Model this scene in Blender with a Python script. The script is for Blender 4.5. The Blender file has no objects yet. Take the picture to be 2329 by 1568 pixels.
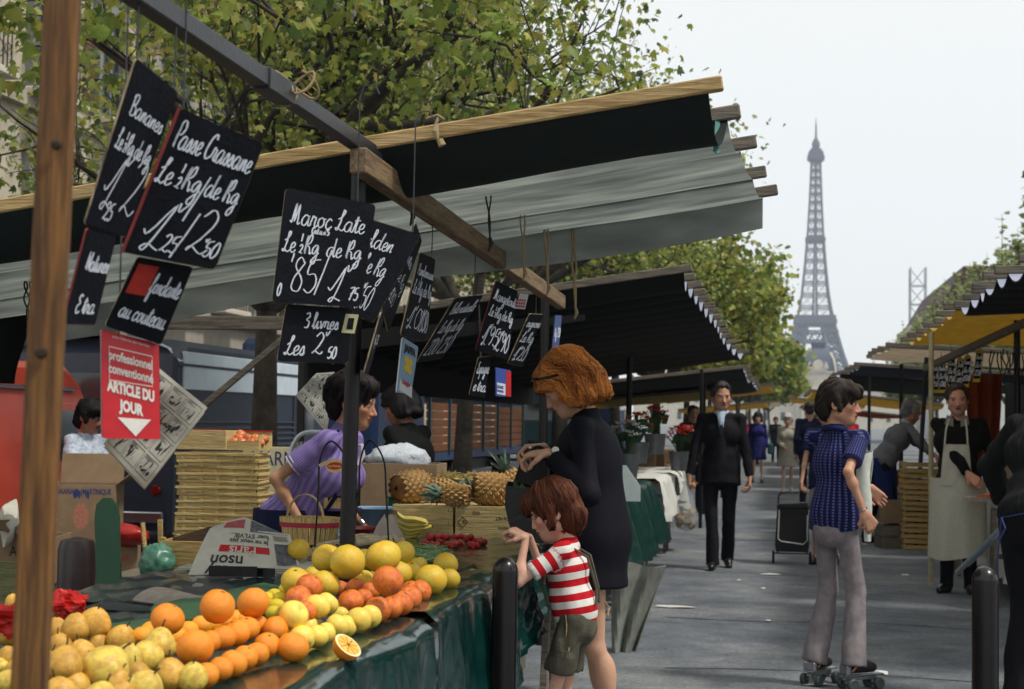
import bpy, math, random
import numpy as np
from mathutils import Vector, Matrix, Euler
S = bpy.context.scene
COL = S.collection
PI = math.pi
R = math.radians
# ------------------------------------------------------------------ camera
# FPX: focal length in units of a 2329 px wide picture; the street runs along +Y
FPX = 3500.0
cd = bpy.data.cameras.new('camera'); cam = bpy.data.objects.new('camera', cd); COL.objects.link(cam)
cd.sensor_width = 36; cd.lens = FPX / 2329 * 36; cd.clip_start = 0.1; cd.clip_end = 6000
CAM = Vector((0, 0, 1.40))
CR = Matrix.Rotation(R(9.66), 3, 'Z') @ Matrix.Rotation(R(90 + 2.82), 3, 'X') @ Matrix.Rotation(R(0.9), 3, 'Z')
cam.matrix_world = Matrix.Translation(CAM) @ CR.to_4x4()
cd.dof.use_dof = True; cd.dof.focus_distance = 5.6; cd.dof.aperture_fstop = 6.3
S.camera = cam
# ------------------------------------------------------------------ sky and sun (bright thin overcast, soft sun)
SUN_EL, SUN_AZ = 58, 104          # azimuth clockwise from +Y (street direction) towards +X
w = bpy.data.worlds.new('World'); S.world = w; w.use_nodes = True
nt = w.node_tree; nt.nodes.clear()
sky = nt.nodes.new('ShaderNodeTexSky'); sky.sky_type = 'NISHITA'; sky.sun_disc = False
sky.sun_elevation = R(SUN_EL); sky.sun_rotation = R(SUN_AZ); sky.dust_density = 4.0; sky.air_density = 1.0
hs = nt.nodes.new('ShaderNodeHueSaturation'); hs.inputs['Saturation'].default_value = 0.30; hs.inputs['Value'].default_value = 1.0
mx = nt.nodes.new('ShaderNodeMix'); mx.data_type = 'RGBA'; mx.inputs[0].default_value = 0.80
mx.inputs[7].default_value = (10.7, 10.8, 10.5, 1)      # the veil of thin white cloud
bg = nt.nodes.new('ShaderNodeBackground'); bg.inputs['Strength'].default_value = 0.105
wo = nt.nodes.new('ShaderNodeOutputWorld')
nt.links.new(sky.outputs[0], hs.inputs['Color']); nt.links.new(hs.outputs[0], mx.inputs[6])
nt.links.new(mx.outputs[2], bg.inputs['Color']); nt.links.new(bg.outputs[0], wo.inputs[0])
sd = bpy.data.lights.new('sun', 'SUN'); sd.energy = 3.1; sd.angle = R(8); sd.color = (1, .95, .86)
so = bpy.data.objects.new('sun', sd); COL.objects.link(so)
SUND = Vector((math.sin(R(SUN_AZ)) * math.cos(R(SUN_EL)), math.cos(R(SUN_AZ)) * math.cos(R(SUN_EL)), math.sin(R(SUN_EL))))
so.rotation_euler = SUND.to_track_quat('Z', 'Y').to_euler(); so.location = (20, 10, 40)
S.view_settings.view_transform = 'Standard'; S.view_settings.look = 'None'
S.view_settings.exposure = 0.0; S.view_settings.gamma = 1.0; S.view_settings.use_curve_mapping = False
S.render.engine = 'CYCLES'
S.cycles.max_bounces = 6; S.cycles.diffuse_bounces = 3; S.cycles.glossy_bounces = 2
S.cycles.transmission_bounces = 4; S.cycles.transparent_max_bounces = 12; S.cycles.volume_bounces = 1
S.cycles.caustics_reflective = False; S.cycles.caustics_refractive = False
rng = np.random.default_rng(7); random.seed(7)

# ------------------------------------------------------------------ picture measurements to places
def ray(x, y): return CR @ Vector(((x - 1164.5) / FPX, (784 - y) / FPX, -1))
def atY(x, y, Y): d = ray(x, y); return CAM + d * (Y / d.y)
def atX(x, y, X): d = ray(x, y); return CAM + d * (X / d.x)
def atZ(x, y, Z): d = ray(x, y); return CAM + d * ((Z - CAM.z) / d.z)
def scl(p): return FPX / ((Vector(p) - CAM) @ CR.col[2] * -1)      # picture units per metre at a place
ZM = {'A': (0, 1600, 1.76), 'B': (900, 1850, 2.613), 'C': (0, 1900, 2.588), 'D': (1100, 1550, 2.588), 'E': (0, 1350, 1.96)}
def zm(k, x, y): ox, oy, s = ZM[k]; return (ox + x / s) / 1.58863, (oy + y / s) / 1.58863

# ------------------------------------------------------------------ materials
def lin(c): return tuple(((v / 255 + .055) / 1.055) ** 2.4 if v > 10 else v / 255 / 12.92 for v in c[:3]) + (1,)
MATS = {}
def nd(t, ty, **kw):
    n = t.nodes.new(ty)
    for k, v in kw.items(): setattr(n, k, v)
    return n
def M(name, col=(128, 128, 128), rough=.6, var=.25, scale=6., bump=0., bscale=60., metal=0., spec=.4, col2=None, stretch=None,
      rnd=0., coat=0., trans=0., attr=None, sub=0., sheen=0., wave=None, detail=5.):
    """procedural principled material: noise-varied colour, fine bump; col2 mixes in as patches"""
    if name in MATS: return MATS[name]
    m = bpy.data.materials.new(name); m.use_nodes = True; t = m.node_tree
    b = t.nodes['Principled BSDF']; L = t.links.new
    tc = nd(t, 'ShaderNodeTexCoord'); mp = nd(t, 'ShaderNodeMapping'); L(tc.outputs['Object'], mp.inputs[0])
    if stretch: mp.inputs['Scale'].default_value = stretch
    oi = nd(t, 'ShaderNodeObjectInfo')
    if rnd:
        ml = nd(t, 'ShaderNodeMath', operation='MULTIPLY'); ml.inputs[1].default_value = 37.; L(oi.outputs['Random'], ml.inputs[0])
        L(ml.outputs[0], mp.inputs['Location'])
    n1 = nd(t, 'ShaderNodeTexNoise'); n1.inputs['Scale'].default_value = scale; n1.inputs['Detail'].default_value = detail
    n1.inputs['Roughness'].default_value = .6; L(mp.outputs[0], n1.inputs['Vector'])
    c1 = nd(t, 'ShaderNodeRGB'); c1.outputs[0].default_value = lin(col)
    src = c1.outputs[0]
    if attr:
        at = nd(t, 'ShaderNodeAttribute', attribute_name=attr); src = at.outputs['Color']
    if col2 is not None:
        rp = nd(t, 'ShaderNodeValToRGB'); rp.color_ramp.elements[0].position = .42; rp.color_ramp.elements[1].position = .62
        L(n1.outputs[0], rp.inputs[0]); mm = nd(t, 'ShaderNodeMix', data_type='RGBA'); L(rp.outputs[0], mm.inputs[0])
        L(src, mm.inputs[6]); mm.inputs[7].default_value = lin(col2); src = mm.outputs[2]
    n2 = nd(t, 'ShaderNodeTexNoise'); n2.inputs['Scale'].default_value = scale * 3.1; n2.inputs['Detail'].default_value = 6
    L(mp.outputs[0], n2.inputs['Vector'])
    mr = nd(t, 'ShaderNodeMapRange'); mr.inputs[1].default_value = .25; mr.inputs[2].default_value = .75
    mr.inputs[3].default_value = 1 - var; mr.inputs[4].default_value = 1 + var; L(n2.outputs[0], mr.inputs[0])
    val = mr.outputs[0]
    if rnd:
        m2 = nd(t, 'ShaderNodeMapRange'); m2.inputs[3].default_value = 1 - rnd; m2.inputs[4].default_value = 1 + rnd
        L(oi.outputs['Random'], m2.inputs[0]); mu = nd(t, 'ShaderNodeMath', operation='MULTIPLY')
        L(val, mu.inputs[0]); L(m2.outputs[0], mu.inputs[1]); val = mu.outputs[0]
    h = nd(t, 'ShaderNodeHueSaturation'); L(src, h.inputs['Color']); L(val, h.inputs['Value']); L(h.outputs[0], b.inputs['Base Color'])
    b.inputs['Roughness'].default_value = rough; b.inputs['Metallic'].default_value = metal
    b.inputs['Specular IOR Level'].default_value = spec; b.inputs['Coat Weight'].default_value = coat; b.inputs['Coat Roughness'].default_value = .08
    if sheen: b.inputs['Sheen Weight'].default_value = sheen
    if sub: b.inputs['Subsurface Weight'].default_value = sub; b.inputs['Subsurface Radius'].default_value = (.01, .004, .002); b.inputs['Subsurface Scale'].default_value = .5
    if bump or wave:
        if wave:
            wv = nd(t, 'ShaderNodeTexWave', bands_direction=wave[0]); wv.inputs['Scale'].default_value = wave[1]; wv.inputs['Distortion'].default_value = wave[2]
            L(mp.outputs[0], wv.inputs['Vector']); hsrc = wv.outputs['Fac']
        else:
            n3 = nd(t, 'ShaderNodeTexNoise'); n3.inputs['Scale'].default_value = bscale; n3.inputs['Detail'].default_value = 4
            L(mp.outputs[0], n3.inputs['Vector']); hsrc = n3.outputs[0]
        bp = nd(t, 'ShaderNodeBump'); bp.inputs['Strength'].default_value = min(1, bump or .4); bp.inputs['Distance'].default_value = .01
        L(hsrc, bp.inputs['Height']); L(bp.outputs[0], b.inputs['Normal'])
    if trans:
        tr = nd(t, 'ShaderNodeBsdfTranslucent'); ms = nd(t, 'ShaderNodeMixShader'); ms.inputs[0].default_value = trans
        L(h.outputs[0], tr.inputs[0]); L(b.outputs[0], ms.inputs[1]); L(tr.outputs[0], ms.inputs[2])
        L(ms.outputs[0], t.nodes['Material Output'].inputs[0])
    MATS[name] = m
    return m
def wood(name, col, col2, axis, rough=.75, sc=24., **kw):
    st = [1., 1., 1.]; st['xyz'.index(axis)] = .06
    return M(name, col, rough, .34, sc * 3, .35, 260, col2=col2, stretch=tuple(st), **kw)

def cloth(name, col=(90, 90, 90), rough=.85, var=.14, bump=.3, bs=380, **kw): return M(name, col, rough, var, 12, bump, bs, spec=.2, **kw)
# ------------------------------------------------------------------ objects
def tag(o, label=None, cat=None, group=None, kind=None):
    if label: o['label'] = label
    if cat: o['category'] = cat
    if group: o['group'] = group
    if kind: o['kind'] = kind
    return o
def wmat(o):
    m = o.matrix_basis.copy()
    while o.parent: o = o.parent; m = o.matrix_basis @ m
    return m
def thing(name, label, cat, loc=(0, 0, 0), rz=0., group=None, rot=None):
    o = bpy.data.objects.new(name, None); COL.objects.link(o); o.location = loc; o.empty_display_size = .1
    o.rotation_euler = rot if rot is not None else (0, 0, rz)
    return tag(o, label, cat, group)
def link(name, me, parent=None, mat=None):
    o = bpy.data.objects.new(name, me); COL.objects.link(o)
    if parent: o.parent = parent
    if mat and not me.materials: me.materials.append(mat)
    return o
def copy_tree(o, parent=None):
    c = o.copy(); COL.objects.link(c); c.parent = parent
    for ch in list(o.children): copy_tree(ch, c)
    return c
def mesh(name, V, F, mat=None, smooth=True, attrs=None, ang=None):
    me = bpy.data.meshes.new(name); me.from_pydata([tuple(v) for v in V], [], F)
    if mat:
        for m_ in (mat if isinstance(mat, (list, tuple)) else [mat]): me.materials.append(m_)
    if smooth:
        me.shade_smooth()
        if ang: me.set_sharp_from_angle(angle=R(ang))
    for k, a in (attrs or {}).items():
        a = np.asarray(a, np.float32)
        if a.ndim == 1:
            at = me.attributes.new(k, 'FLOAT', 'POINT'); at.data.foreach_set('value', a)
        else:
            at = me.attributes.new(k, 'FLOAT_COLOR', 'POINT'); c = np.ones((len(a), 4), np.float32); c[:, :3] = a; at.data.foreach_set('color', c.ravel())
    return me
def frame(d, up=(0, 0, 1)):
    d = Vector(d).normalized(); u = Vector(up)
    if abs(d.dot(u)) > .995: u = Vector((0, 1, 0)) if abs(d.y) < .9 else Vector((1, 0, 0))
    s = d.cross(u).normalized(); return s, s.cross(d).normalized(), d
class MB:
    """collects shapes, then links them as one mesh object"""
    def __init__(s): s.V = []; s.F = []; s.A = []
    def add(s, V, F):
        k = len(s.V); s.V += [Vector(v) for v in V]; s.F += [tuple(i + k for i in f) for f in F]; return s
    def box(s, c, sz, rot=None, b=0.):
        c = Vector(c); h = [v / 2 for v in sz]
        m = rot if isinstance(rot, Matrix) else (Euler(rot).to_matrix() if rot else Matrix.Identity(3))
        b = min([b] + [v * .49 for v in h])
        if b <= 0:
            V = [(x * h[0], y * h[1], z * h[2]) for x in (-1, 1) for y in (-1, 1) for z in (-1, 1)]
            F = [(0, 1, 3, 2), (4, 6, 7, 5), (0, 4, 5, 1), (2, 3, 7, 6), (0, 2, 6, 4), (1, 5, 7, 3)]
        else:
            V = []; F = []; ix = {}
            for a in range(3):
                for x in (-1, 1):
                    for y in (-1, 1):
                        for z in (-1, 1):
                            p = [(x * (h[0] - b)), (y * (h[1] - b)), (z * (h[2] - b))]; sg = (x, y, z); p[a] = sg[a] * h[a]
                            ix[(a, x, y, z)] = len(V); V.append(tuple(p))
            for a in range(3):
                o1, o2 = [(1, 2), (2, 0), (0, 1)][a]
                for sg in (-1, 1):
                    q = []
                    for (u, v) in ((-1, -1), (1, -1), (1, 1), (-1, 1)):
                        t = [0, 0, 0]; t[a] = sg; t[o1] = u; t[o2] = v; q.append(ix[(a, *t)])
                    F.append(tuple(q if sg > 0 else q[::-1]))
            for a in range(3):
                o1, o2 = [(1, 2), (2, 0), (0, 1)][a]
                for u in (-1, 1):
                    for v in (-1, 1):
                        q = []
                        for (ax, sg) in ((o1, -1), (o1, 1), (o2, 1), (o2, -1)):
                            t = [0, 0, 0]; t[a] = sg; t[o1] = u; t[o2] = v; q.append(ix[(ax, *t)])
                        F.append(tuple(q if u * v > 0 else q[::-1]))
            for x in (-1, 1):
                for y in (-1, 1):
                    for z in (-1, 1):
                        q = [ix[(a, x, y, z)] for a in range(3)]; F.append(tuple(q if x * y * z > 0 else q[::-1]))
        return s.add([c + m @ Vector(v) for v in V], F)
    def bar(s, a, b_, w, h, b=0., up=(0, 0, 1)):
        a, b_ = Vector(a), Vector(b_); sd_, u, d = frame(b_ - a, up)
        return s.box((a + b_) / 2, (w, (b_ - a).length, h), Matrix((sd_, d, u)).transposed() if True else None, b)
    def tube(s, pts, r, n=8, cap=True, closed=False):
        pts = [Vector(p) for p in pts]; m = len(pts); rs = r if isinstance(r, (list, tuple, np.ndarray)) else [r] * m
        V = []; F = []; pu = None
        for i, p in enumerate(pts):
            d = (pts[(i + 1) % m] - pts[i - 1]) if closed else (pts[min(i + 1, m - 1)] - pts[max(i - 1, 0)])
            sx, u, d = frame(d, pu if pu is not None else (0, 0, 1)); pu = u
            for k in range(n):
                a = 2 * PI * k / n; V.append(p + (sx * math.cos(a) + u * math.sin(a)) * rs[i])
        for i in range(m if closed else m - 1):
            j = (i + 1) % m
            for k in range(n):
                F.append((i * n + k, i * n + (k + 1) % n, j * n + (k + 1) % n, j * n + k))
        if cap and not closed: F += [tuple(range(n))[::-1], tuple(range((m - 1) * n, m * n))]
        return s.add(V, F)
    def lathe(s, prof, n=20, c=(0, 0, 0), mtx=None, capb=False, capt=False):
        V = []; F = []; m = len(prof)
        for (r, z) in prof:
            for k in range(n): a = 2 * PI * k / n; V.append(Vector((r * math.cos(a), r * math.sin(a), z)))
        for i in range(m - 1):
            for k in range(n): F.append((i * n + k, i * n + (k + 1) % n, (i + 1) * n + (k + 1) % n, (i + 1) * n + k))
        if capb: F.append(tuple(range(n))[::-1])
        if capt: F.append(tuple(range((m - 1) * n, m * n)))
        c = Vector(c)
        return s.add([c + (mtx @ v if mtx else v) for v in V], F)
    def prism(s, poly, o, ux, uy, th):
        """polygon in the plane (o, ux, uy), extruded by th along ux x uy"""
        o, ux, uy = Vector(o), Vector(ux), Vector(uy); nz = ux.cross(uy).normalized() * th; n = len(poly)
        V = [o + ux * x + uy * y for x, y in poly]; V += [v + nz for v in V]
        F = [tuple(range(n))[::-1], tuple(range(n, 2 * n))] + [(i, (i + 1) % n, n + (i + 1) % n, n + i) for i in range(n)]
        return s.add(V, F)
    def sheet(s, f, nu, nv, th=0.):
        """grid surface f(u, v), optionally given a thickness along its normal"""
        P_ = [[Vector(f(i / nu, j / nv)) for j in range(nv + 1)] for i in range(nu + 1)]
        V = [p for r in P_ for p in r]; w_ = nv + 1
        F = [(i * w_ + j, (i + 1) * w_ + j, (i + 1) * w_ + j + 1, i * w_ + j + 1) for i in range(nu) for j in range(nv)]
        if th:
            k = len(V); N = []
            for i in range(nu + 1):
                for j in range(nv + 1):
                    a = P_[min(i + 1, nu)][j] - P_[max(i - 1, 0)][j]; b = P_[i][min(j + 1, nv)] - P_[i][max(j - 1, 0)]
                    N.append(a.cross(b).normalized())
            V += [v - n * th for v, n in zip(V, N)]; F += [tuple(x + k for x in f[::-1]) for f in F]
            ed = [i * w_ for i in range(nu + 1)] + [nu * w_ + j for j in range(1, w_)] + [i * w_ + nv for i in range(nu - 1, -1, -1)] + [j for j in range(nv - 1, 0, -1)]
            for q in range(len(ed)): a, b = ed[q], ed[(q + 1) % len(ed)]; F.append((b, a, a + k, b + k))
        return s.add(V, F)
    def build(s, name, mat, parent=None, smooth=True, ang=35, world=True):
        V = s.V
        if parent and world: im = wmat(parent).inverted(); V = [im @ v for v in V]
        return link(name, mesh(name, V, s.F, mat, smooth, None, ang if smooth else None), parent)
def part(name, mat, parent, fn, **kw): m = MB(); fn(m); return m.build(name, mat, parent, **kw)
def solo(name, mat, fn, label, cat, group=None, **kw):
    """a thing that is one mesh, its origin at its own base centre"""
    m = MB(); fn(m)
    lo = [min(v[i] for v in m.V) for i in range(3)]; hi = [max(v[i] for v in m.V) for i in range(3)]
    c = Vector(((lo[0] + hi[0]) / 2, (lo[1] + hi[1]) / 2, lo[2]))
    m.V = [v - c for v in m.V]; o = m.build(name, mat, **kw); o.location = c
    return tag(o, label, cat, group)
def catmull(P, n=6):
    P = [np.array(p, float) for p in P]
    if len(P) < 3: return [P[0] + (P[-1] - P[0]) * i / n for i in range(n + 1)]
    Q = [2 * P[0] - P[1]] + P + [2 * P[-1] - P[-2]]; out = []
    for i in range(1, len(Q) - 2):
        a, b, c, d = Q[i - 1:i + 3]
        for k in range(n):
            t = k / n; out.append(.5 * (2 * b + (c - a) * t + (2 * a - 5 * b + 4 * c - d) * t * t + (3 * b - a - 3 * c + d) * t ** 3))
    return out + [P[-1]]
def rw(s=1.): return (random.random() * 2 - 1) * s

# ------------------------------------------------------------------ lettering
def text_mesh(txt, size, bold=0., sx=1., align='CENTER'):
    cu = bpy.data.curves.new('lettering', 'FONT'); cu.body = txt; cu.size = size; cu.align_x = align; cu.offset = bold; cu.resolution_u = 3
    o = bpy.data.objects.new('lettering', cu); COL.objects.link(o); bpy.context.view_layer.update()
    me = o.to_mesh(); V = [(v.co.x * sx, v.co.y) for v in me.vertices]; F = [tuple(p.vertices) for p in me.polygons]
    o.to_mesh_clear(); bpy.data.objects.remove(o); bpy.data.curves.remove(cu)
    return V, F
def print_on(mb, txt, o, ux, uy, size, bold=0., sx=1., lift=.0015, rot=0., align='CENTER'):
    """flat print lying on the plane (o, ux, uy)"""
    o, ux, uy = Vector(o), Vector(ux).normalized(), Vector(uy).normalized(); n = ux.cross(uy).normalized()
    c, s_ = math.cos(rot), math.sin(rot); V, F = text_mesh(txt, size, bold, sx, align)
    mb.add([o + ux * (x * c - y * s_) + uy * (x * s_ + y * c) + n * lift for x, y in V], F)
# a hand-written script of pen strokes: each letter is strokes of points, width last
GL = {
 'a': ([(.5, .45), (.3, .5), (.08, .3), (.1, .05), (.3, 0), (.48, .25), (.52, .48), (.5, .1), (.6, 0), (.72, .1)], .68),
 'b': ([(.0, .1), (.25, .6), (.32, 1.0), (.18, 1.0), (.15, .4), (.2, .05), (.4, .03), (.5, .3), (.4, .48), (.62, .4)], .6),
 'c': ([(.45, .4), (.3, .5), (.1, .3), (.12, .05), (.3, 0), (.52, .14)], .48),
 'd': ([(.5, .45), (.3, .5), (.08, .3), (.1, .05), (.3, 0), (.5, .3), (.62, 1.0), (.55, .2), (.64, 0), (.76, .1)], .72),
 'e': ([(.08, .18), (.35, .28), (.4, .45), (.25, .5), (.1, .3), (.15, .03), (.32, 0), (.52, .14)], .48),
 'f': ([(.0, .1), (.3, .6), (.38, .98), (.25, 1.0), (.2, .5), (.12, -.4), (.22, -.45), (.28, 0), (.5, .15)], .46),
 'g': ([(.5, .45), (.3, .5), (.08, .3), (.12, .08), (.3, .06), (.5, .45), (.46, -.3), (.25, -.5), (.12, -.35), (.35, -.1), (.65, .12)], .62),
 'i': ([(.0, .1), (.15, .48), (.14, .08), (.22, 0), (.36, .12)], .34),
 'l': ([(.0, .1), (.25, .7), (.28, 1.0), (.15, .98), (.12, .3), (.2, 0), (.36, .12)], .34),
 'm': ([(.0, .05), (.1, .48), (.1, 0), (.22, .42), (.34, .46), (.34, 0), (.46, .42), (.58, .46), (.58, .05), (.72, .1)], .7),
 'n': ([(.0, .05), (.1, .48), (.1, 0), (.24, .42), (.38, .46), (.38, .05), (.5, .1)], .5),
 'o': ([(.3, .5), (.1, .35), (.1, .1), (.28, 0), (.46, .15), (.46, .38), (.3, .5), (.4, .42), (.6, .46)], .56),
 'p': ([(.0, .1), (.15, .5), (.1, -.5), (.18, .4), (.35, .5), (.45, .3), (.35, .05), (.2, .05), (.55, .1)], .52),
 'r': ([(.0, .1), (.12, .5), (.22, .44), (.34, .44), (.3, .1), (.4, 0), (.5, .1)], .46),
 's': ([(.0, .05), (.25, .5), (.34, .2), (.28, 0), (.1, .05), (.45, .1)], .42),
 't': ([(.0, .1), (.22, .85), (.16, .15), (.24, 0), (.4, .12)], .34, [(.0, .6), (.42, .66)]),
 'u': ([(.0, .1), (.1, .48), (.1, .1), (.2, 0), (.38, .2), (.42, .48), (.4, .08), (.48, 0), (.6, .1)], .56),
 'v': ([(.0, .4), (.1, .48), (.2, 0), (.4, .48), (.55, .42)], .5),
 'y': ([(.0, .1), (.1, .48), (.14, .08), (.3, .05), (.42, .48), (.36, -.35), (.2, -.48), (.12, -.3), (.6, .12)], .54),
 'B': ([(.1, .8), (.2, .95), (.2, 0), (.2, .9), (.55, 1.0), (.5, .6), (.25, .5), (.6, .4), (.6, .08), (.3, -.03), (.1, .1)], .7),
 'C': ([(.6, .8), (.5, 1.0), (.2, .8), (.08, .3), (.25, 0), (.55, .1), (.7, .3)], .62),
 'E': ([(.55, .9), (.3, 1.0), (.18, .75), (.4, .55), (.1, .35), (.2, 0), (.55, .1)], .56),
 'F': ([(.0, .9), (.7, 1.0)], .6, [(.35, .95), (.25, .3), (.1, 0)], [(.1, .5), (.5, .55)]),
 'G': ([(.6, .85), (.4, 1.0), (.1, .6), (.15, .1), (.45, .1), (.58, .45), (.5, -.3), (.25, -.4), (.65, .1)], .68),
 'J': ([(.1, .85), (.5, 1.0), (.45, .1), (.25, -.4), (.08, -.2), (.5, .1)], .54),
 'K': ([(.1, .1), (.2, .95), (.15, 0), (.2, .5), (.4, .98), (.55, .95), (.5, .6), (.22, .45), (.45, .35), (.55, 0), (.7, .1)], .68),
 'L': ([(.1, .55), (.35, .7), (.5, .95), (.38, 1.02), (.3, .5), (.15, .02), (.02, .1), (.2, .12), (.45, 0), (.65, .12)], .6),
 'M': ([(.0, .15), (.12, .1), (.25, 1.0), (.28, .1), (.5, .95), (.52, .05), (.7, .1)], .74),
 'N': ([(.0, .1), (.15, 1.0), (.18, 0), (.2, .9), (.5, .05), (.6, 1.0)], .64),
 'P': ([(.2, .9), (.18, 0), (.2, .9), (.5, 1.0), (.62, .75), (.45, .5), (.2, .5)], .56),
 'R': ([(.2, .9), (.15, 0), (.2, .9), (.5, 1.0), (.6, .75), (.22, .5), (.6, 0), (.75, .1)], .68),
 'S': ([(.6, .85), (.4, 1.0), (.2, .8), (.5, .4), (.35, 0), (.1, .1)], .58),
 '0': ([(.3, 1), (.08, .6), (.12, .1), (.3, 0), (.48, .3), (.45, .85), (.3, 1)], .55),
 '1': ([(.0, .35), (.12, .3), (.4, 1.0), (.22, 0), (.1, -.05), (.2, .06), (.45, -.05)], .42),
 '2': ([(.1, .8), (.3, 1.0), (.5, .8), (.35, .4), (.05, .0), (.15, .12), (.45, -.02), (.6, .1)], .58),
 '3': ([(.1, .9), (.35, 1.0), (.45, .75), (.2, .55), (.48, .4), (.4, .05), (.1, .05)], .54),
 '4': ([(.3, 1.0), (.05, .4), (.5, .42)], .54, [(.4, .7), (.35, 0)]),
 '5': ([(.5, 1.0), (.18, .9), (.12, .55), (.4, .55), (.5, .25), (.3, 0), (.08, .1)], .54),
 '6': ([(.5, 1.0), (.15, .6), (.1, .15), (.3, 0), (.5, .2), (.35, .45), (.12, .25)], .54),
 '7': ([(.05, .9), (.5, 1.0), (.3, .5), (.15, 0)], .5, [(.12, .5), (.45, .55)]),
 '8': ([(.45, .85), (.25, 1.0), (.12, .75), (.45, .35), (.38, .03), (.12, .1), (.15, .4), (.45, .85)], .52),
 '9': ([(.45, .7), (.25, .5), (.1, .75), (.3, 1.0), (.48, .8), (.42, .3), (.25, 0)], .52),
 ',': ([(.02, 1.05), (.06, .85), (.2, 1.1)], .12), "'": ([(.05, 1.1), (.02, .85)], .1), '|': ([(.25, 1.1), (.0, -.9)], .3), '/': ([(.35, 1.1), (.0, -.3)], .4),
 'é': ([(.08, .18), (.35, .28), (.4, .45), (.25, .5), (.1, .3), (.15, .03), (.32, 0), (.52, .14)], .48, [(.2, .7), (.35, .9)]),
 '½': ([(.12, 1.0), (.1, .6)], .4, [(.05, .35), (.2, .45), (.28, .3), (.12, .05), (.02, .05), (.32, 0)]),
 '°': ([(.15, 1), (.05, .85), (.18, .75), (.25, .9), (.15, 1)], .3), ' ': ([], .3), '.': ([(.0, 0), (.05, .02)], .15), '-': ([(.0, .45), (.3, .48)], .4)}
def script_on(mb, txt, o, ux, uy, size, wd, slant=.12, sx=1., lift=.0012):
    o, ux, uy = Vector(o), Vector(ux).normalized(), Vector(uy).normalized(); n = ux.cross(uy).normalized(); x0 = 0.
    for ch in txt:
        g = GL.get(ch)
        if g is None: g = GL.get(ch.lower(), GL[' '])
        for st in [g[0]] + list(g[2:]):
            if len(st) < 2: continue
            P = catmull(st, 4); P = [np.array([(x0 + p[0] + slant * p[1]) * sx + rw(.008), p[1] + rw(.008)]) * size for p in P]
            V = []; F = []
            for i, p in enumerate(P):
                d = P[min(i + 1, len(P) - 1)] - P[max(i - 1, 0)]; d = d / (np.linalg.norm(d) + 1e-9)
                h = wd * (.38 + .25 * abs(d[1])) * (1 + rw(.15)); q = np.array([-d[1], d[0]]) * h
                for s_ in (1, -1): c_ = p + q * s_; V.append(o + ux * c_[0] + uy * c_[1] + n * lift)
            for i in range(len(P) - 1): F.append((2 * i, 2 * i + 1, 2 * i + 3, 2 * i + 2))
            mb.add(V, F)
        x0 += g[1]
    return x0 * size * sx
# ------------------------------------------------------------------ bodies: distance fields turned into one smooth surface
def v3(*a): return np.array(a, np.float32)
def _hash(ix, iy, iz, seed):
    h = (ix * 374761393 + iy * 668265263 + iz * 2147483647 + seed * 974634777) & 0x7fffffff
    h = (h ^ (h >> 13)) * 1274126177 & 0x7fffffff
    return ((h ^ (h >> 16)) & 0xffff).astype(np.float32) / 32767.5 - 1
def vnoise(P, seed=0):
    i = np.floor(P).astype(np.int64); f = (P - i).astype(np.float32); f = f * f * (3 - 2 * f); out = 0
    for dx in (0, 1):
        for dy in (0, 1):
            for dz in (0, 1):
                w_ = (f[..., 0] if dx else 1 - f[..., 0]) * (f[..., 1] if dy else 1 - f[..., 1]) * (f[..., 2] if dz else 1 - f[..., 2])
                out = out + w_ * _hash(i[..., 0] + dx, i[..., 1] + dy, i[..., 2] + dz, seed)
    return out
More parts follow.
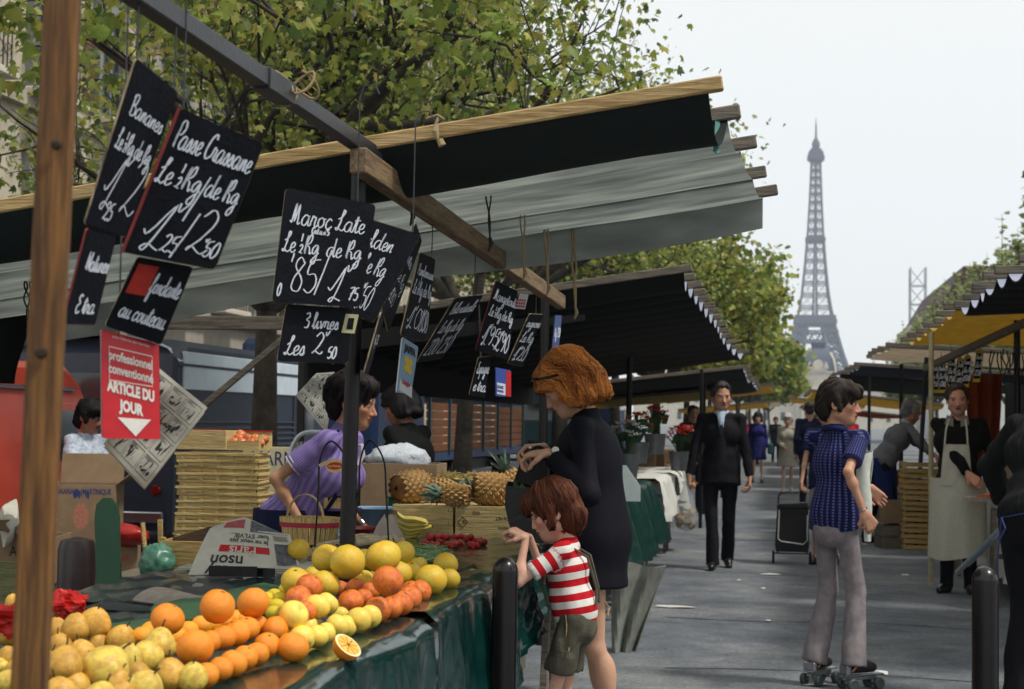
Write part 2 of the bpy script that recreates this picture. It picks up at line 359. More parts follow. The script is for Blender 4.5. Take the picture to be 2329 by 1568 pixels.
class SDF:
    def __init__(s, h): s.h = h; s.ops = []
    def cap(s, a, b, ra, rb=None, k=.02, flat=None, n=None, op='u', tag=0):
        """tapered limb; flat=(n, f) scales the section along axis n by f"""
        s.ops.append(('c', v3(*a), v3(*b), ra, ra if rb is None else rb, k, flat, op, n)); return s
    def ell(s, c, r, k=.02, rot=None, op='u'):
        s.ops.append(('e', v3(*c), v3(*r), np.array(rot if rot is not None else np.eye(3), np.float32), k, None, None, op, None)); return s
    def cut(s, p, n, k=.004):
        """keeps the side the normal points away from"""
        s.ops.append(('p', v3(*p), v3(*(Vector(n).normalized())), 0, 0, k, None, 'i', None)); return s
    def disp(s, fn): s.ops.append(('d', fn)); return s
    def bounds(s):
        lo, hi = v3(9, 9, 9), v3(-9, -9, -9)
        for o in s.ops:
            if o[0] == 'c' and o[7] == 'u':
                r = max(o[3], o[4]) * (1 if not o[6] else max(1, 1 / o[6][1])) + .02
                lo = np.minimum(lo, np.minimum(o[1], o[2]) - r); hi = np.maximum(hi, np.maximum(o[1], o[2]) + r)
            elif o[0] == 'e' and o[7] == 'u':
                r = float(o[2].max()) + .02; lo = np.minimum(lo, o[1] - r); hi = np.maximum(hi, o[1] + r)
        return lo, hi
    def field(s):
        lo, hi = s.bounds(); h = s.h; n = np.ceil((hi - lo) / h).astype(int) + 2
        ax = [lo[i] + h * np.arange(n[i], dtype=np.float32) for i in range(3)]
        D = np.full(tuple(n), .5, np.float32)
        for o in s.ops:
            if o[0] == 'd':
                m = np.abs(D) < .06; I = np.argwhere(m); P = np.stack([ax[k][I[:, k]] for k in range(3)], -1); D[m] += o[1](P).astype(np.float32); continue
            if o[0] == 'p':
                P = (ax[0][:, None, None] - o[1][0]) * o[2][0] + (ax[1][None, :, None] - o[1][1]) * o[2][1] + (ax[2][None, None, :] - o[1][2]) * o[2][2]
                D = np.maximum(D, P); continue
            if o[0] == 'c':
                a, b, ra, rb, k, flat, op = o[1], o[2], o[3], o[4], o[5], o[6], o[7]
                e = max(ra, rb) * (1 if not flat else max(1, 1 / flat[1])) + k * 1.5 + 3 * h; l, u = np.minimum(a, b) - e, np.maximum(a, b) + e
            else:
                c, r, rot, k, op = o[1], o[2], o[3], o[4], o[7]; e = float(r.max()) + k * 1.5 + 3 * h; l, u = c - e, c + e
            sl = tuple(slice(max(0, int((l[i] - lo[i]) / h)), max(0, min(n[i], int((u[i] - lo[i]) / h) + 2))) for i in range(3))
            X, Y, Z = np.meshgrid(ax[0][sl[0]], ax[1][sl[1]], ax[2][sl[2]], indexing='ij')
            if X.size == 0: continue
            if o[0] == 'c':
                d = b - a
                if flat:
                    fn, ff = v3(*flat[0]), flat[1]; q = (X - a[0]) * fn[0] + (Y - a[1]) * fn[1] + (Z - a[2]) * fn[2]
                    qd = float(d @ fn); X, Y, Z = X + fn[0] * q * (ff - 1), Y + fn[1] * q * (ff - 1), Z + fn[2] * q * (ff - 1); d = d + fn * qd * (ff - 1)
                L = float(d @ d) + 1e-9; t = np.clip(((X - a[0]) * d[0] + (Y - a[1]) * d[1] + (Z - a[2]) * d[2]) / L, 0, 1)
                tr_ = ((X - a[0]) * d[0] + (Y - a[1]) * d[1] + (Z - a[2]) * d[2]) / L
                v = np.sqrt((X - a[0] - t * d[0]) ** 2 + (Y - a[1] - t * d[1]) ** 2 + (Z - a[2] - t * d[2]) ** 2) - (ra + (rb - ra) * t)
                if flat and flat[1] > 1: v = v / flat[1] ** .5
                if o[8]: v = np.maximum(v, (tr_ - 1) * L ** .5)
            else:
                P = np.stack([X - c[0], Y - c[1], Z - c[2]], -1) @ rot
                k0 = np.sqrt(((P / r) ** 2).sum(-1)); k1 = np.sqrt(((P / r ** 2) ** 2).sum(-1)) + 1e-9; v = k0 * (k0 - 1) / k1
            W = D[sl]
            if op == 'u':
                hh = np.clip(.5 + .5 * (W - v) / k, 0, 1); D[sl] = W * (1 - hh) + v * hh - k * hh * (1 - hh)
            else:
                hh = np.clip(.5 - .5 * (W + v) / k, 0, 1); D[sl] = W * (1 - hh) - v * hh + k * hh * (1 - hh)
        return D, lo
    def surface(s):
        D, lo = s.field(); h = s.h; ins = D < 0; n = D.shape
        c = [ins[i:n[0] - 1 + i, j:n[1] - 1 + j, k:n[2] - 1 + k] for i in (0, 1) for j in (0, 1) for k in (0, 1)]
        sm = sum(x.astype(np.int8) for x in c); act = (sm > 0) & (sm < 8); I = np.argwhere(act)
        idx = np.full(act.shape, -1, np.int64); idx[act] = np.arange(len(I))
        acc = np.zeros((len(I), 3), np.float32); cnt = np.zeros(len(I), np.float32)
        cor = [(i, j, k) for i in (0, 1) for j in (0, 1) for k in (0, 1)]
        dv = [D[I[:, 0] + i, I[:, 1] + j, I[:, 2] + k] for i, j, k in cor]
        for p in range(8):
            for q in range(p + 1, 8):
                df = np.abs(np.array(cor[p]) - np.array(cor[q]))
                if df.sum() != 1: continue
                x = (dv[p] < 0) != (dv[q] < 0); t = np.where(x, dv[p] / (dv[p] - dv[q] + 1e-12), 0)
                P = np.array(cor[p], np.float32) + t[:, None] * (np.array(cor[q]) - np.array(cor[p])).astype(np.float32)
                acc += np.where(x[:, None], P, 0); cnt += x
        V = lo + h * (I + acc / np.maximum(cnt, 1)[:, None]); Fs = []
        for a in range(3):
            b, c2 = (a + 1) % 3, (a + 2) % 3
            s0 = [slice(None)] * 3; s1 = [slice(None)] * 3; s0[a] = slice(0, n[a] - 1); s1[a] = slice(1, n[a])
            A, B = ins[tuple(s0)], ins[tuple(s1)]; E = np.argwhere(A != B)
            E = E[(E[:, b] > 0) & (E[:, c2] > 0) & (E[:, b] < n[b] - 1) & (E[:, c2] < n[c2] - 1)]
            fl = A[E[:, 0], E[:, 1], E[:, 2]]; q = []
            for (db, dc) in ((-1, -1), (0, -1), (0, 0), (-1, 0)):
                e = E.copy(); e[:, b] += db; e[:, c2] += dc; q.append(idx[e[:, 0], e[:, 1], e[:, 2]])
            Q = np.stack(q, 1); Q = Q[(Q >= 0).all(1)] if (Q < 0).any() else Q
            if len(Q) == len(fl): Q[~fl] = Q[~fl][:, ::-1]
            Fs.append(Q)
        F = np.concatenate(Fs) if Fs else np.zeros((0, 4), int)
        if len(F):                                             # one light smoothing pass
            for _ in range(1):
                ac = np.zeros_like(V); ct = np.zeros(len(V))
                for i in range(4):
                    np.add.at(ac, F[:, i], V[F[:, (i + 1) % 4]]); np.add.at(ct, F[:, i], 1)
                V = np.where(ct[:, None] > 0, V * .5 + .5 * ac / np.maximum(ct, 1)[:, None], V)
        return V.astype(np.float32), F
def fast_mesh(name, V, F, mat, attrs=None):
    me = bpy.data.meshes.new(name); nq = len(F); me.vertices.add(len(V)); me.vertices.foreach_set('co', np.asarray(V, np.float32).ravel())
    me.loops.add(nq * 4); me.loops.foreach_set('vertex_index', np.asarray(F, np.int32).ravel()); me.polygons.add(nq)
    me.polygons.foreach_set('loop_start', np.arange(0, nq * 4, 4, dtype=np.int32)); me.update(calc_edges=True); me.shade_smooth()
    if mat: me.materials.append(mat)
    for k, a in (attrs or {}).items():
        a = np.asarray(a, np.float32)
        if a.ndim == 1: at = me.attributes.new(k, 'FLOAT', 'POINT'); at.data.foreach_set('value', a)
        else:
            at = me.attributes.new(k, 'FLOAT_COLOR', 'POINT'); c = np.ones((len(a), 4), np.float32); c[:, :3] = a; at.data.foreach_set('color', c.ravel())
    return me
# ================================================================== the setting
ASPH = M('asphalt', (99, 104, 111), .85, .17, .8, .6, 130, col2=(112, 115, 117), spec=.22, detail=9)
t = ASPH.node_tree; L = t.links.new; b_ = t.nodes['Principled BSDF']; src = b_.inputs['Base Color'].links[0].from_socket; tcn = [n for n in t.nodes if n.type == 'TEX_COORD'][0]
for sc_, lo_, hi_, dt in ((330., .72, 1.28, 2.), (36., .74, 1.26, 8.), (7., .84, 1.16, 8.), (1.6, .8, 1.18, 8.)):          # grit, patches, worn and oily areas, plus dappled shade put into the colour
    nz = nd(t, 'ShaderNodeTexNoise'); nz.inputs['Scale'].default_value = sc_; nz.inputs['Detail'].default_value = dt; L(tcn.outputs['Object'], nz.inputs['Vector'])
    mr_ = nd(t, 'ShaderNodeMapRange'); mr_.inputs[1].default_value = .3; mr_.inputs[2].default_value = .7; mr_.inputs[3].default_value = lo_; mr_.inputs[4].default_value = hi_; L(nz.outputs[0], mr_.inputs[0])
    hv = nd(t, 'ShaderNodeHueSaturation'); L(src, hv.inputs['Color']); L(mr_.outputs[0], hv.inputs['Value']); src = hv.outputs[0]
L(src, b_.inputs['Base Color'])
g = MB()
xs = sorted(set([-680, -200, -60, -20, -8, 8, 20, 60, 200, 680])); ys = [-40, -10, 0, 10, 25, 60, 150, 400, 1000, 2080]
g.add([(x, y, 0) for y in ys for x in xs], [(j * 10 + i, j * 10 + i + 1, j * 10 + i + 11, j * 10 + i + 10) for j in range(9) for i in range(9)])
o = g.build('street', ASPH, smooth=False); tag(o, kind='structure')
# repaired trench lines and a lighter worn strip in the asphalt
TAR = M('tar_seam', (52, 54, 58), .7, .3, 20)
def seam(pts, wd):
    m = MB()
    P = catmull(pts, 5); V = []; F = []
    for i, p in enumerate(P):
        d = P[min(i + 1, len(P) - 1)] - P[max(i - 1, 0)]; d = d / np.linalg.norm(d); h = wd * (1 + rw(.4)); V += [(p[0] - d[1] * h, p[1] + d[0] * h, .003), (p[0] + d[1] * h, p[1] - d[0] * h, .003)]
    F = [(2 * i, 2 * i + 1, 2 * i + 3, 2 * i + 2) for i in range(len(P) - 1)]
    m.add(V, F); s_ = m.build('tar_seam', TAR, smooth=False); tag(s_, kind='structure')
seam([(-.75, 11.2), (-.1, 11.15), (.7, 11.3), (1.5, 11.1)], .012); seam([(-.9, 18.7), (.3, 18.9), (1.7, 18.6)], .02); seam([(-.6, 8.9), (.2, 9.0), (1.2, 8.85)], .008)

# ------------------------------------------------------------------ iron lattice tower (318 m, 1685 m away)
IRON = M('puddled_iron', (66, 64, 72), .7, .12, .05)
TWX, TWY = 39.2, 1515.
tw = thing('lattice_tower', 'tall iron lattice tower with two galleries rising beyond the avenue', 'tower', (TWX, TWY, -15))
HW = [(0, 62), (20, 51), (57, 35), (85, 25.5), (115, 17.4), (140, 12.8), (170, 9.7), (196, 7.7), (230, 5.9), (260, 4.7), (278, 4.2)]
LW = [(0, 25), (57, 17), (90, 13.2), (115, 10.6)]
def ip(T, z):
    for (a, p), (b, q) in zip(T, T[1:]):
        if z <= b: return p + (q - p) * (z - a) / (b - a)
    return T[-1][1]
def lattice(m, A, B, w_): m.bar(Vector(A) + Vector((TWX, TWY, 0)), Vector(B) + Vector((TWX, TWY, 0)), w_, w_)
for sx in (-1, 1):
    for sy in (-1, 1):
        m = MB(); zs = [0, 12, 24, 36, 47, 57, 68, 79, 90, 100, 108, 115]
        def cor(z, i, j):
            h, l = ip(HW, z), ip(LW, z); return (sx * (h - i * l), sy * (h - j * l), z)
        for z0, z1 in zip(zs, zs[1:]):
            c0 = [cor(z0, *q) for q in ((0, 0), (1, 0), (1, 1), (0, 1))]; c1 = [cor(z1, *q) for q in ((0, 0), (1, 0), (1, 1), (0, 1))]
            for k in range(4):
                lattice(m, c0[k], c1[k], 2.3); lattice(m, c1[k], c1[(k + 1) % 4], 1.5)
                lattice(m, c0[k], c1[(k + 1) % 4], 1.0); lattice(m, c0[(k + 1) % 4], c1[k], 1.0)
        m.build('pillar', IRON, tw, smooth=False)
m = MB(); z = 118.; zs = []
while z < 272: zs.append(z); z += 12.5 - (z - 118) * .037
zs.append(276)
for z0, z1 in zip(zs, zs[1:]):
    h0, h1 = ip(HW, z0), ip(HW, z1)
    for k in range(4):
        cs, sn = [(1, 0), (0, 1), (-1, 0), (0, -1)][k]
        q = lambda u, h, z_: (u * h * cs - h * sn, u * h * sn + h * cs, z_)
        lattice(m, q(-1, h0, z0), q(-1, h1, z1), 1.7)
        for u in (-.13, .13): lattice(m, q(u, h0, z0), q(u, h1, z1), 1.0)
        lattice(m, q(-1, h1, z1), q(1, h1, z1), 1.35); lattice(m, q(-1, h1 + .02, z1 - 1.8), q(1, h1 + .02, z1 - 1.8), .7)
        for a, b in ((-1, -.13), (-.13, -1), (.13, 1), (1, .13)): lattice(m, q(a, h0, z0), q(b, h1, z1), .32)
        lattice(m, q(-.16, h0, z0), q(.16, h1, z1), .6); lattice(m, q(.16, h0, z0), q(-.16, h1, z1), .6)
m.build('spire', IRON, tw, smooth=False)
def deck(name, z, hw, th, rail=2.2):
    def f(m):
        m.box((TWX, TWY, z), (2 * hw, 2 * hw, th)); m.box((TWX, TWY, z + th / 2 + rail / 2), (2 * hw - 2, 2 * hw - 2, rail)); m.box((TWX, TWY, z - th / 2 - .8), (2 * hw - 3, 2 * hw - 3, 1.6))
    part(name, IRON, tw, f, smooth=False)
deck('gallery', 57.6, 37, 4.5); deck('gallery', 115.7, 20.5, 4.0, 4); deck('gallery', 196, 9.6, 3.0); deck('gallery', 276, 8.2, 3.2, 4)
def truss(m):
    for z0, z1, in ((97, 106),):
        h = ip(HW, 100) - .5
        for k in range(4):
            cs, sn = [(1, 0), (0, 1), (-1, 0), (0, -1)][k]; q = lambda u, z_: (u * h * cs - h * sn, u * h * sn + h * cs, z_)
            lattice(m, q(-1, z0), q(1, z0), 2); lattice(m, q(-1, z1), q(1, z1), 2)
            for i in range(6):
                a, b = -1 + i / 3, -1 + (i + 1) / 3; lattice(m, q(a, z0), q(b, z1), .9); lattice(m, q(b, z0), q(a, z1), .9)
def arches(m):
    h = ip(HW, 54)
    for k in range(4):                                           # the great arches
        cs, sn = [(1, 0), (0, 1), (-1, 0), (0, -1)][k]; q = lambda u, z_: (u * cs - h * sn, u * sn + h * cs, z_)
        for i in range(14):
            a0, a1 = PI * i / 14, PI * (i + 1) / 14; lattice(m, q(34 * math.cos(a0), 14 + 36 * math.sin(a0)), q(34 * math.cos(a1), 14 + 36 * math.sin(a1)), 2.6)
part('truss', IRON, tw, truss, smooth=False)
part('arch', IRON, tw, arches, smooth=False)
def cabin(m):
    m.box((TWX, TWY, 281.5), (11, 11, 6)); m.box((TWX, TWY, 286), (7, 7, 4)); m.lathe([(4, 288), (3.8, 291), (2.2, 294), (1.1, 296), (1.0, 300), (.8, 305), (.8, 309), (.45, 309.2), (.3, 314), (.1, 316)], 10, (TWX, TWY, 0))
part('summit_cabin', IRON, tw, cabin)
for o_ in tw.children: o_.location.z -= 15

# ------------------------------------------------------------------ domed stone building at the end of the avenue
STONE = M('pale_limestone', (196, 188, 170), .85, .12, .3); SLATE = M('roof_slate', (70, 76, 92), .6, .2, .6); VOID = M('dark_window_glass', (30, 36, 44), .2, .1, 3, spec=.6)
EX, EY = 19.2, 690.
ec = thing('domed_building', 'pale stone building with a slate dome and clock pediment below the tower', 'building', (EX, EY, 0))
def walls(m):
    m.box((EX, EY, 12), (19, 16, 24), b=.2); m.box((EX - 45, EY + 1, 8.5), (71, 14, 17)); m.box((EX + 45, EY + 1, 8.5), (71, 14, 17))
    m.box((EX, EY, 24.4), (20.4, 17.4, .9)); m.box((EX, EY - 8.2, 15.4), (15, .8, .8))
    for i in range(8): m.lathe([(.75, 2), (.62, 15)], 10, (EX - 6.6 + i * 13.2 / 7, EY - 9.2, 0))
    m.prism([(-7.6, 0), (7.6, 0), (0, 3.6)], (EX, EY - 9.4, 15.9), (1, 0, 0), (0, 0, 1), 1.4)
part('wall', STONE, ec, walls, smooth=False)
def dome(m):
    P = [(8.6, 24.8), (8.5, 26.5), (8.0, 29), (7.0, 31.5), (5.4, 33.6), (3.4, 34.9), (2.6, 35.2)]
    V = []; F = []
    for r, z in P: V += [(EX + sx * r, EY + sy * r, z) for sx, sy in ((-1, -1), (1, -1), (1, 1), (-1, 1))]
    for i in range(len(P) - 1): F += [(i * 4 + k, i * 4 + (k + 1) % 4, i * 4 + 4 + (k + 1) % 4, i * 4 + 4 + k) for k in range(4)]
    m.add(V, F + [(24, 25, 26, 27)])
part('dome', SLATE, ec, dome, ang=30)
part('lantern', SLATE, ec, lambda m: (m.box((EX, EY, 36.2), (5.6, 5.6, 2)), m.box((EX, EY, 37.4), (6.6, 6.6, .5))), smooth=False)
def clock(m):
    m.lathe([(0, 0), (2.3, 0), (2.3, .5), (0, .5)], 20, (EX, EY - 8.6, 27.6), Matrix.Rotation(R(90), 3, 'X')); m.box((EX, EY - 8.4, 25.6), (8, 1.2, 1.6))
    for s_ in (-1, 1): m.prism([(0, 0), (2.2, 0), (1.6, 2.2), (.6, 3.2)], (EX + s_ * 3.4 - 1.1, EY - 9, 26), (1, 0, 0), (0, 0, 1), 1.0)
    m.tube([(EX - 7.4, EY - 8.7, 24.8), (EX - 7.2, EY - 8.7, 27), (EX - 6.6, EY - 8.0, 30), (EX - 5.2, EY - 6, 33)], .5, 6); m.tube([(EX + 7.4, EY - 8.7, 24.8), (EX + 7.2, EY - 8.7, 27), (EX + 6.6, EY - 8.0, 30), (EX + 5.2, EY - 6, 33)], .5, 6)
part('clock_pediment', STONE, ec, clock)
for i in range(-9, 10):
    for z in (5, 12.5):
        if abs(i) < 2 and z < 10: continue
        x = EX + i * 7.5 if abs(i) > 1 else EX + i * 4.5
        part('window', VOID, ec, lambda m: m.box((x, EY - (8.05 if abs(x - EX) < 9 else 6.05), z), (1.8, .16, 3.6)), smooth=False)
for s_ in (-1, 1): part('roof', SLATE, ec, lambda m: m.prism([(-7.6, 0), (7.6, 0), (4.5, 4), (-4.5, 4)], (EX + s_ * 45 - 35.8, EY + 1, 17.05), (0, 1, 0), (0, 0, 1), 71.6), smooth=False)

# ------------------------------------------------------------------ houses behind the trees
CREAM = M('weathered_stucco', (176, 166, 148), .9, .16, .8, col2=(150, 142, 128)); TRIM = M('stone_trim', (188, 180, 164), .85, .12, 2)
FRAME = M('grey_window_paint', (120, 122, 120), .6, .1, 4); RAIL = M('black_ironwork', (22, 22, 26), .5, .1, 5); SHUT = M('brown_shutter', (96, 74, 52), .7, .2, 3)
def house(name, label, X, y0, y1, h, face, wallm, bays, floors=5, ground=4.0, simple=False, roofm=SLATE):
    """a house along the street: facade in the plane x = X looking towards face (+1 / -1)"""
    hs_ = thing(name, label, 'building', (X, (y0 + y1) / 2, 0), 0)
    dp = 10.
    fh = (h - ground) / floors
    def wl(m):
        m.box((X - face * dp / 2, (y0 + y1) / 2, h / 2), (dp, y1 - y0, h))
        for f_ in range(floors + 1): m.box((X + face * .1, (y0 + y1) / 2, ground + f_ * fh - .1), (.2, y1 - y0 - .02, .28))
    part('wall', wallm, hs_, wl, smooth=False)
    part('cornice', TRIM, hs_, lambda m: (m.box((X + face * .22, (y0 + y1) / 2, h + .12), (.5, y1 - y0 + .1, .5)), m.box((X + face * .1, (y0 + y1) / 2, h - .35), (.25, y1 - y0 + .04, .3))), smooth=False)
    part('roof', roofm, hs_, lambda m: m.prism([(0, 0), (dp, 0), (dp - 2, 3.4), (2.0, 3.4)], (X, y1 if face < 0 else y0, h + .4), (-face, 0, 0), (0, 0, 1), y1 - y0), smooth=False)
    bw = (y1 - y0) / bays
    for f_ in range(floors):
        zc = ground + f_ * fh
        for b_ in range(bays):
            yc = y0 + (b_ + .5) * bw
            def fr(m):
                for s_ in (-1, 1): m.box((X + face * .09, yc + s_ * .62, zc + 1.35), (.18, .14, 2.4), b=.01)
                m.box((X + face * .11, yc, zc + 2.62), (.22, 1.5, .2), b=.01); m.box((X + face * .07, yc, zc + 1.3), (.1, .07, 2.2))
            wn = part('window', FRAME if not simple else TRIM, hs_, fr, smooth=False)
            for s_ in (-1, 1): part('pane', VOID, wn, lambda m: m.box((X + face * .02, yc + s_ * .28, zc + 1.3), (.05, .48, 2.25)), smooth=False)
            if simple: continue
            def rl(m):
                for k in range(11): m.box((X + face * .52, yc - .8 + k * .16, zc + .52), (.022, .022, .8))
                for zz in (.14, .93): m.box((X + face * .52, yc, zc + zz), (.05, 1.72, .04))
                for s_ in (-1, 1): m.box((X + face * .31, yc + s_ * .84, zc + .93), (.4, .04, .04))
                for k in range(5): m.lathe([(.13, 0), (.13, .02)], 8, (X + face * .52, yc - .64 + k * .32, zc + .5), Matrix.Rotation(R(90), 3, 'Y'))
            part('balcony_railing', RAIL, hs_, rl, smooth=False)
            part('balcony', TRIM, hs_, lambda m: m.box((X + face * .36, yc, zc + .06), (.52, 1.9, .14), b=.02), smooth=False)
            if (f_ + b_) % 3 == 0:
                for s_ in (-1, 1): part('shutter', SHUT, hs_, lambda m: [m.box((X + face * .06, yc + s_ * .95, zc + .35 + k * .2), (.05, .48, .17), (0, .12 * face, 0)) for k in range(11)], smooth=False)
    for b_ in range(bays): part('shop_window', VOID, hs_, lambda m: m.box((X + face * .03, y0 + (b_ + .5) * bw, 1.7), (.08, bw * .66, 2.9)), smooth=False)
    return hs_
house('apartment_house', 'cream apartment house with iron balconies seen through the plane trees', -14.5, 15, 33, 22, 1, CREAM, 6)
house('apartment_house', 'grey-brown apartment house farther along beyond the dark tree trunk', -14.2, 33.1, 52, 20, 1, M('grey_stucco', (150, 142, 132), .9, .15, .9), 6)
house('apartment_house', 'pale apartment house behind the far market vans', -14.6, 52.1, 84, 21, 1, CREAM, 8, simple=True)
house('corner_house', 'white corner house with a dark overhanging roof above the right-hand trees', 12.6, 124, 158, 10.2, -1, M('white_render', (205, 205, 200), .85, .08, .4), 7, floors=2, simple=True, roofm=M('dark_roof', (70, 52, 48), .8, .2, .7))
# scaffold mast beside it
MAST = M('galvanised_tube', (172, 178, 184), .4, .1, 3, metal=.6)
def mast(m):
    p = atY(2087, 760, 190); X0, Y0 = p.x, 190
    for dx, dy in ((-.9, -.9), (.9, -.9), (.9, .9), (-.9, .9)): m.tube([(X0 + dx, Y0 + dy, 0), (X0 + dx, Y0 + dy, 20.4)], .09, 6)
    for k in range(9):
        z0 = .3 + k * 2.25
        for a, b in (((-.9, -.9), (.9, -.9)), ((.9, -.9), (.9, .9)), ((.9, .9), (-.9, .9)), ((-.9, .9), (-.9, -.9))):
            m.tube([(X0 + a[0], Y0 + a[1], z0), (X0 + b[0], Y0 + b[1], z0)], .07, 5); m.tube([(X0 + a[0], Y0 + a[1], z0), (X0 + b[0], Y0 + b[1], z0 + 2.25)], .06, 5)
solo('scaffold_mast', MAST, mast, 'slender pale scaffold mast standing beside the white corner house', 'scaffold')

# ------------------------------------------------------------------ trees
BARK = M('plane_bark', (64, 58, 50), .9, .35, 5, .6, 40, col2=(40, 38, 35)); BARK2 = M('grey_bark', (78, 74, 66), .9, .3, 5, .5, 40)
def leaf_mat(name, tr):
    m = M(name, (0, 0, 0), .5, .18, 9, attr='Col', spec=.35, trans=tr); return m
LEAF = leaf_mat('plane_leaf', .5)
LOBE = [(0, 0), (.30, .02), (.50, .26), (.34, .30), (.46, .62), (.22, .54), (.0, 1.0), (-.22, .54), (-.46, .62), (-.34, .30), (-.50, .26), (-.30, .02)]
SIMP = [(0, 0), (.42, .25), (.40, .6), (0, 1.0), (-.40, .6), (-.42, .25)]
def leaf_cloud(P, size, outline, cols, rg, droop=.55, fan=True):
    """many leaves as one mesh: P centres; returns verts, faces, colours"""
    n = len(P); k = len(outline); O = np.array(outline, np.float32); sz = size * rg.uniform(.55, 1.25, n)
    az = rg.uniform(0, 2 * PI, n); el = rg.normal(-droop, .5, n); rl = rg.normal(0, .6, n)
    d = np.stack([np.cos(az) * np.cos(el), np.sin(az) * np.cos(el), np.sin(el)], -1)
    up = np.zeros_like(d); up[:, 2] = 1; sd_ = np.cross(d, up); sd_ /= np.linalg.norm(sd_, axis=1)[:, None] + 1e-6; nn = np.cross(sd_, d)
    s2 = sd_ * np.cos(rl)[:, None] + nn * np.sin(rl)[:, None]; n2 = -sd_ * np.sin(rl)[:, None] + nn * np.cos(rl)[:, None]
    bend = -.35 * (O[:, 0] ** 2)[None, :, None] * n2[:, None, :] * 1.6 - .22 * (O[:, 1] ** 2)[None, :, None] * n2[:, None, :]
    V = P[:, None, :] + sz[:, None, None] * (O[None, :, :1] * s2[:, None, :] + O[None, :, 1:2] * d[:, None, :] + bend)
    V = V.reshape(-1, 3); b = (np.arange(n) * k)[:, None]
    if k == 12: T = [(0, 1, 3), (1, 2, 3), (0, 3, 5), (3, 4, 5), (0, 5, 6), (0, 6, 7), (0, 7, 9), (7, 8, 9), (0, 9, 11), (9, 10, 11)]
    else: T = [(0, 1, 5), (1, 2, 5), (2, 4, 5), (2, 3, 4)]
    F = np.concatenate([b + np.array(t)[None, :] for t in T])
    c = np.array(cols, np.float32)[rg.integers(0, len(cols), n)] * rg.uniform(.7, 1.25, (n, 1)); C = np.repeat(c, k, 0)
    return V, F, C
def tri_mesh(name, V, F, C, mat):
    me = bpy.data.meshes.new(name); n = len(F); me.vertices.add(len(V)); me.vertices.foreach_set('co', np.asarray(V, np.float32).ravel())
    me.loops.add(n * 3); me.loops.foreach_set('vertex_index', np.asarray(F, np.int32).ravel()); me.polygons.add(n)
    me.polygons.foreach_set('loop_start', np.arange(0, n * 3, 3, dtype=np.int32)); me.update(calc_edges=True)
    at = me.attributes.new('Col', 'FLOAT_COLOR', 'POINT'); c = np.ones((len(V), 4), np.float32); c[:, :3] = C; at.data.foreach_set('color', c.ravel())
    me.materials.append(mat); return me
GREENS = [lin(c)[:3] for c in ((138, 150, 66), (156, 164, 78), (112, 128, 58), (98, 118, 60), (178, 178, 98), (126, 146, 70), (160, 152, 76), (84, 102, 60))]
def tree_data(seed, h_trunk, r, H, nleaf, lsize, outline, tw_levels=4, r0=.14, cols=GREENS, upright=.25, lean=(0, 0)):
    """returns trunk mesh builder and leaf positions; crown an uneven ellipsoid from h_trunk-0.8 to H"""
    rd = random.Random(seed); rg = np.random.default_rng(seed); m = MB(); tips = []
    cz = (h_trunk + H) / 2 + .2; rz = (H - h_trunk) / 2 + .5
    def grow(p, d, L, r_, lv):
        n = 4 if lv < 3 else 3; pts = [p]; q = p.copy(); dd = d.copy()
        for i in range(n):
            dd = (dd + Vector((rd.uniform(-1, 1), rd.uniform(-1, 1), rd.uniform(-.7, .8))) * (.16 if lv else .05)).normalized(); q = q + dd * (L / n); pts.append(q.copy())
        m.tube(pts, [max(.003, r_ * (1 - .55 * i / n)) for i in range(n + 1)], 8 if lv < 2 else (5 if lv < 4 else 4), cap=False)
        if lv >= 2: tips.extend(((pts[-1], lv), (pts[-2], lv)))
        if lv >= tw_levels: return
        nb = (6 if lv == 0 else rd.choice((3, 4)))
        for i in range(nb):
            t = 1.0 if i == 0 else rd.uniform(.45 if lv else .8, 1); b = pts[min(n, int(t * n))]
            a = 2 * PI * (i / nb) + rd.uniform(-.5, .5); sp = rd.uniform(.6, 1.15) if lv else rd.uniform(.5, 1.15)
            sx, u, d_ = frame(dd); nd_ = (d_ * math.cos(sp) + (sx * math.cos(a) + u * math.sin(a)) * math.sin(sp)); nd_.z += upright * (.5 if lv else .2); nd_.normalize()
            e = b + nd_ * L * .72; k = math.sqrt(((e.x) / r) ** 2 + ((e.y) / r) ** 2 + ((e.z - cz) / rz) ** 2)
            if k > 1.05 and lv: nd_ = (nd_ * .5 + (Vector((0, 0, cz)) - b).normalized() * .6).normalized()
            grow(b, nd_, (r * .52 if lv == 0 else L * rd.uniform(.58, .78)), r_ * (.62 if lv == 0 else .52), lv + 1)
    grow(Vector((0, 0, 0)), Vector((lean[0], lean[1], 1)).normalized(), h_trunk, r0, 0)
    T = np.array([list(t[0]) for t in tips], np.float32)
    idx = rg.integers(0, len(T), nleaf); P = T[idx] + rg.normal(0, 1, (nleaf, 3)) * np.array([.2, .2, .16]) * (r / 3.6)
    k = np.sqrt((P[:, 0] / r) ** 2 + (P[:, 1] / r) ** 2 + ((P[:, 2] - cz) / rz) ** 2); P = P[k < 1.12]
    return m, P.astype(np.float32), rg
TREE_COL = 'plane trees behind the left-hand stalls'
def place_tree(name, label, tm, lm, loc, rz, sc, group, trunkmat):
    t = thing(name, label, 'tree', loc, rz, group); t.scale = (sc, sc, sc)
    a = link('trunk', tm, t); b = link('crown', lm, t); b['kind'] = 'stuff'
    return t, b
trees = {}
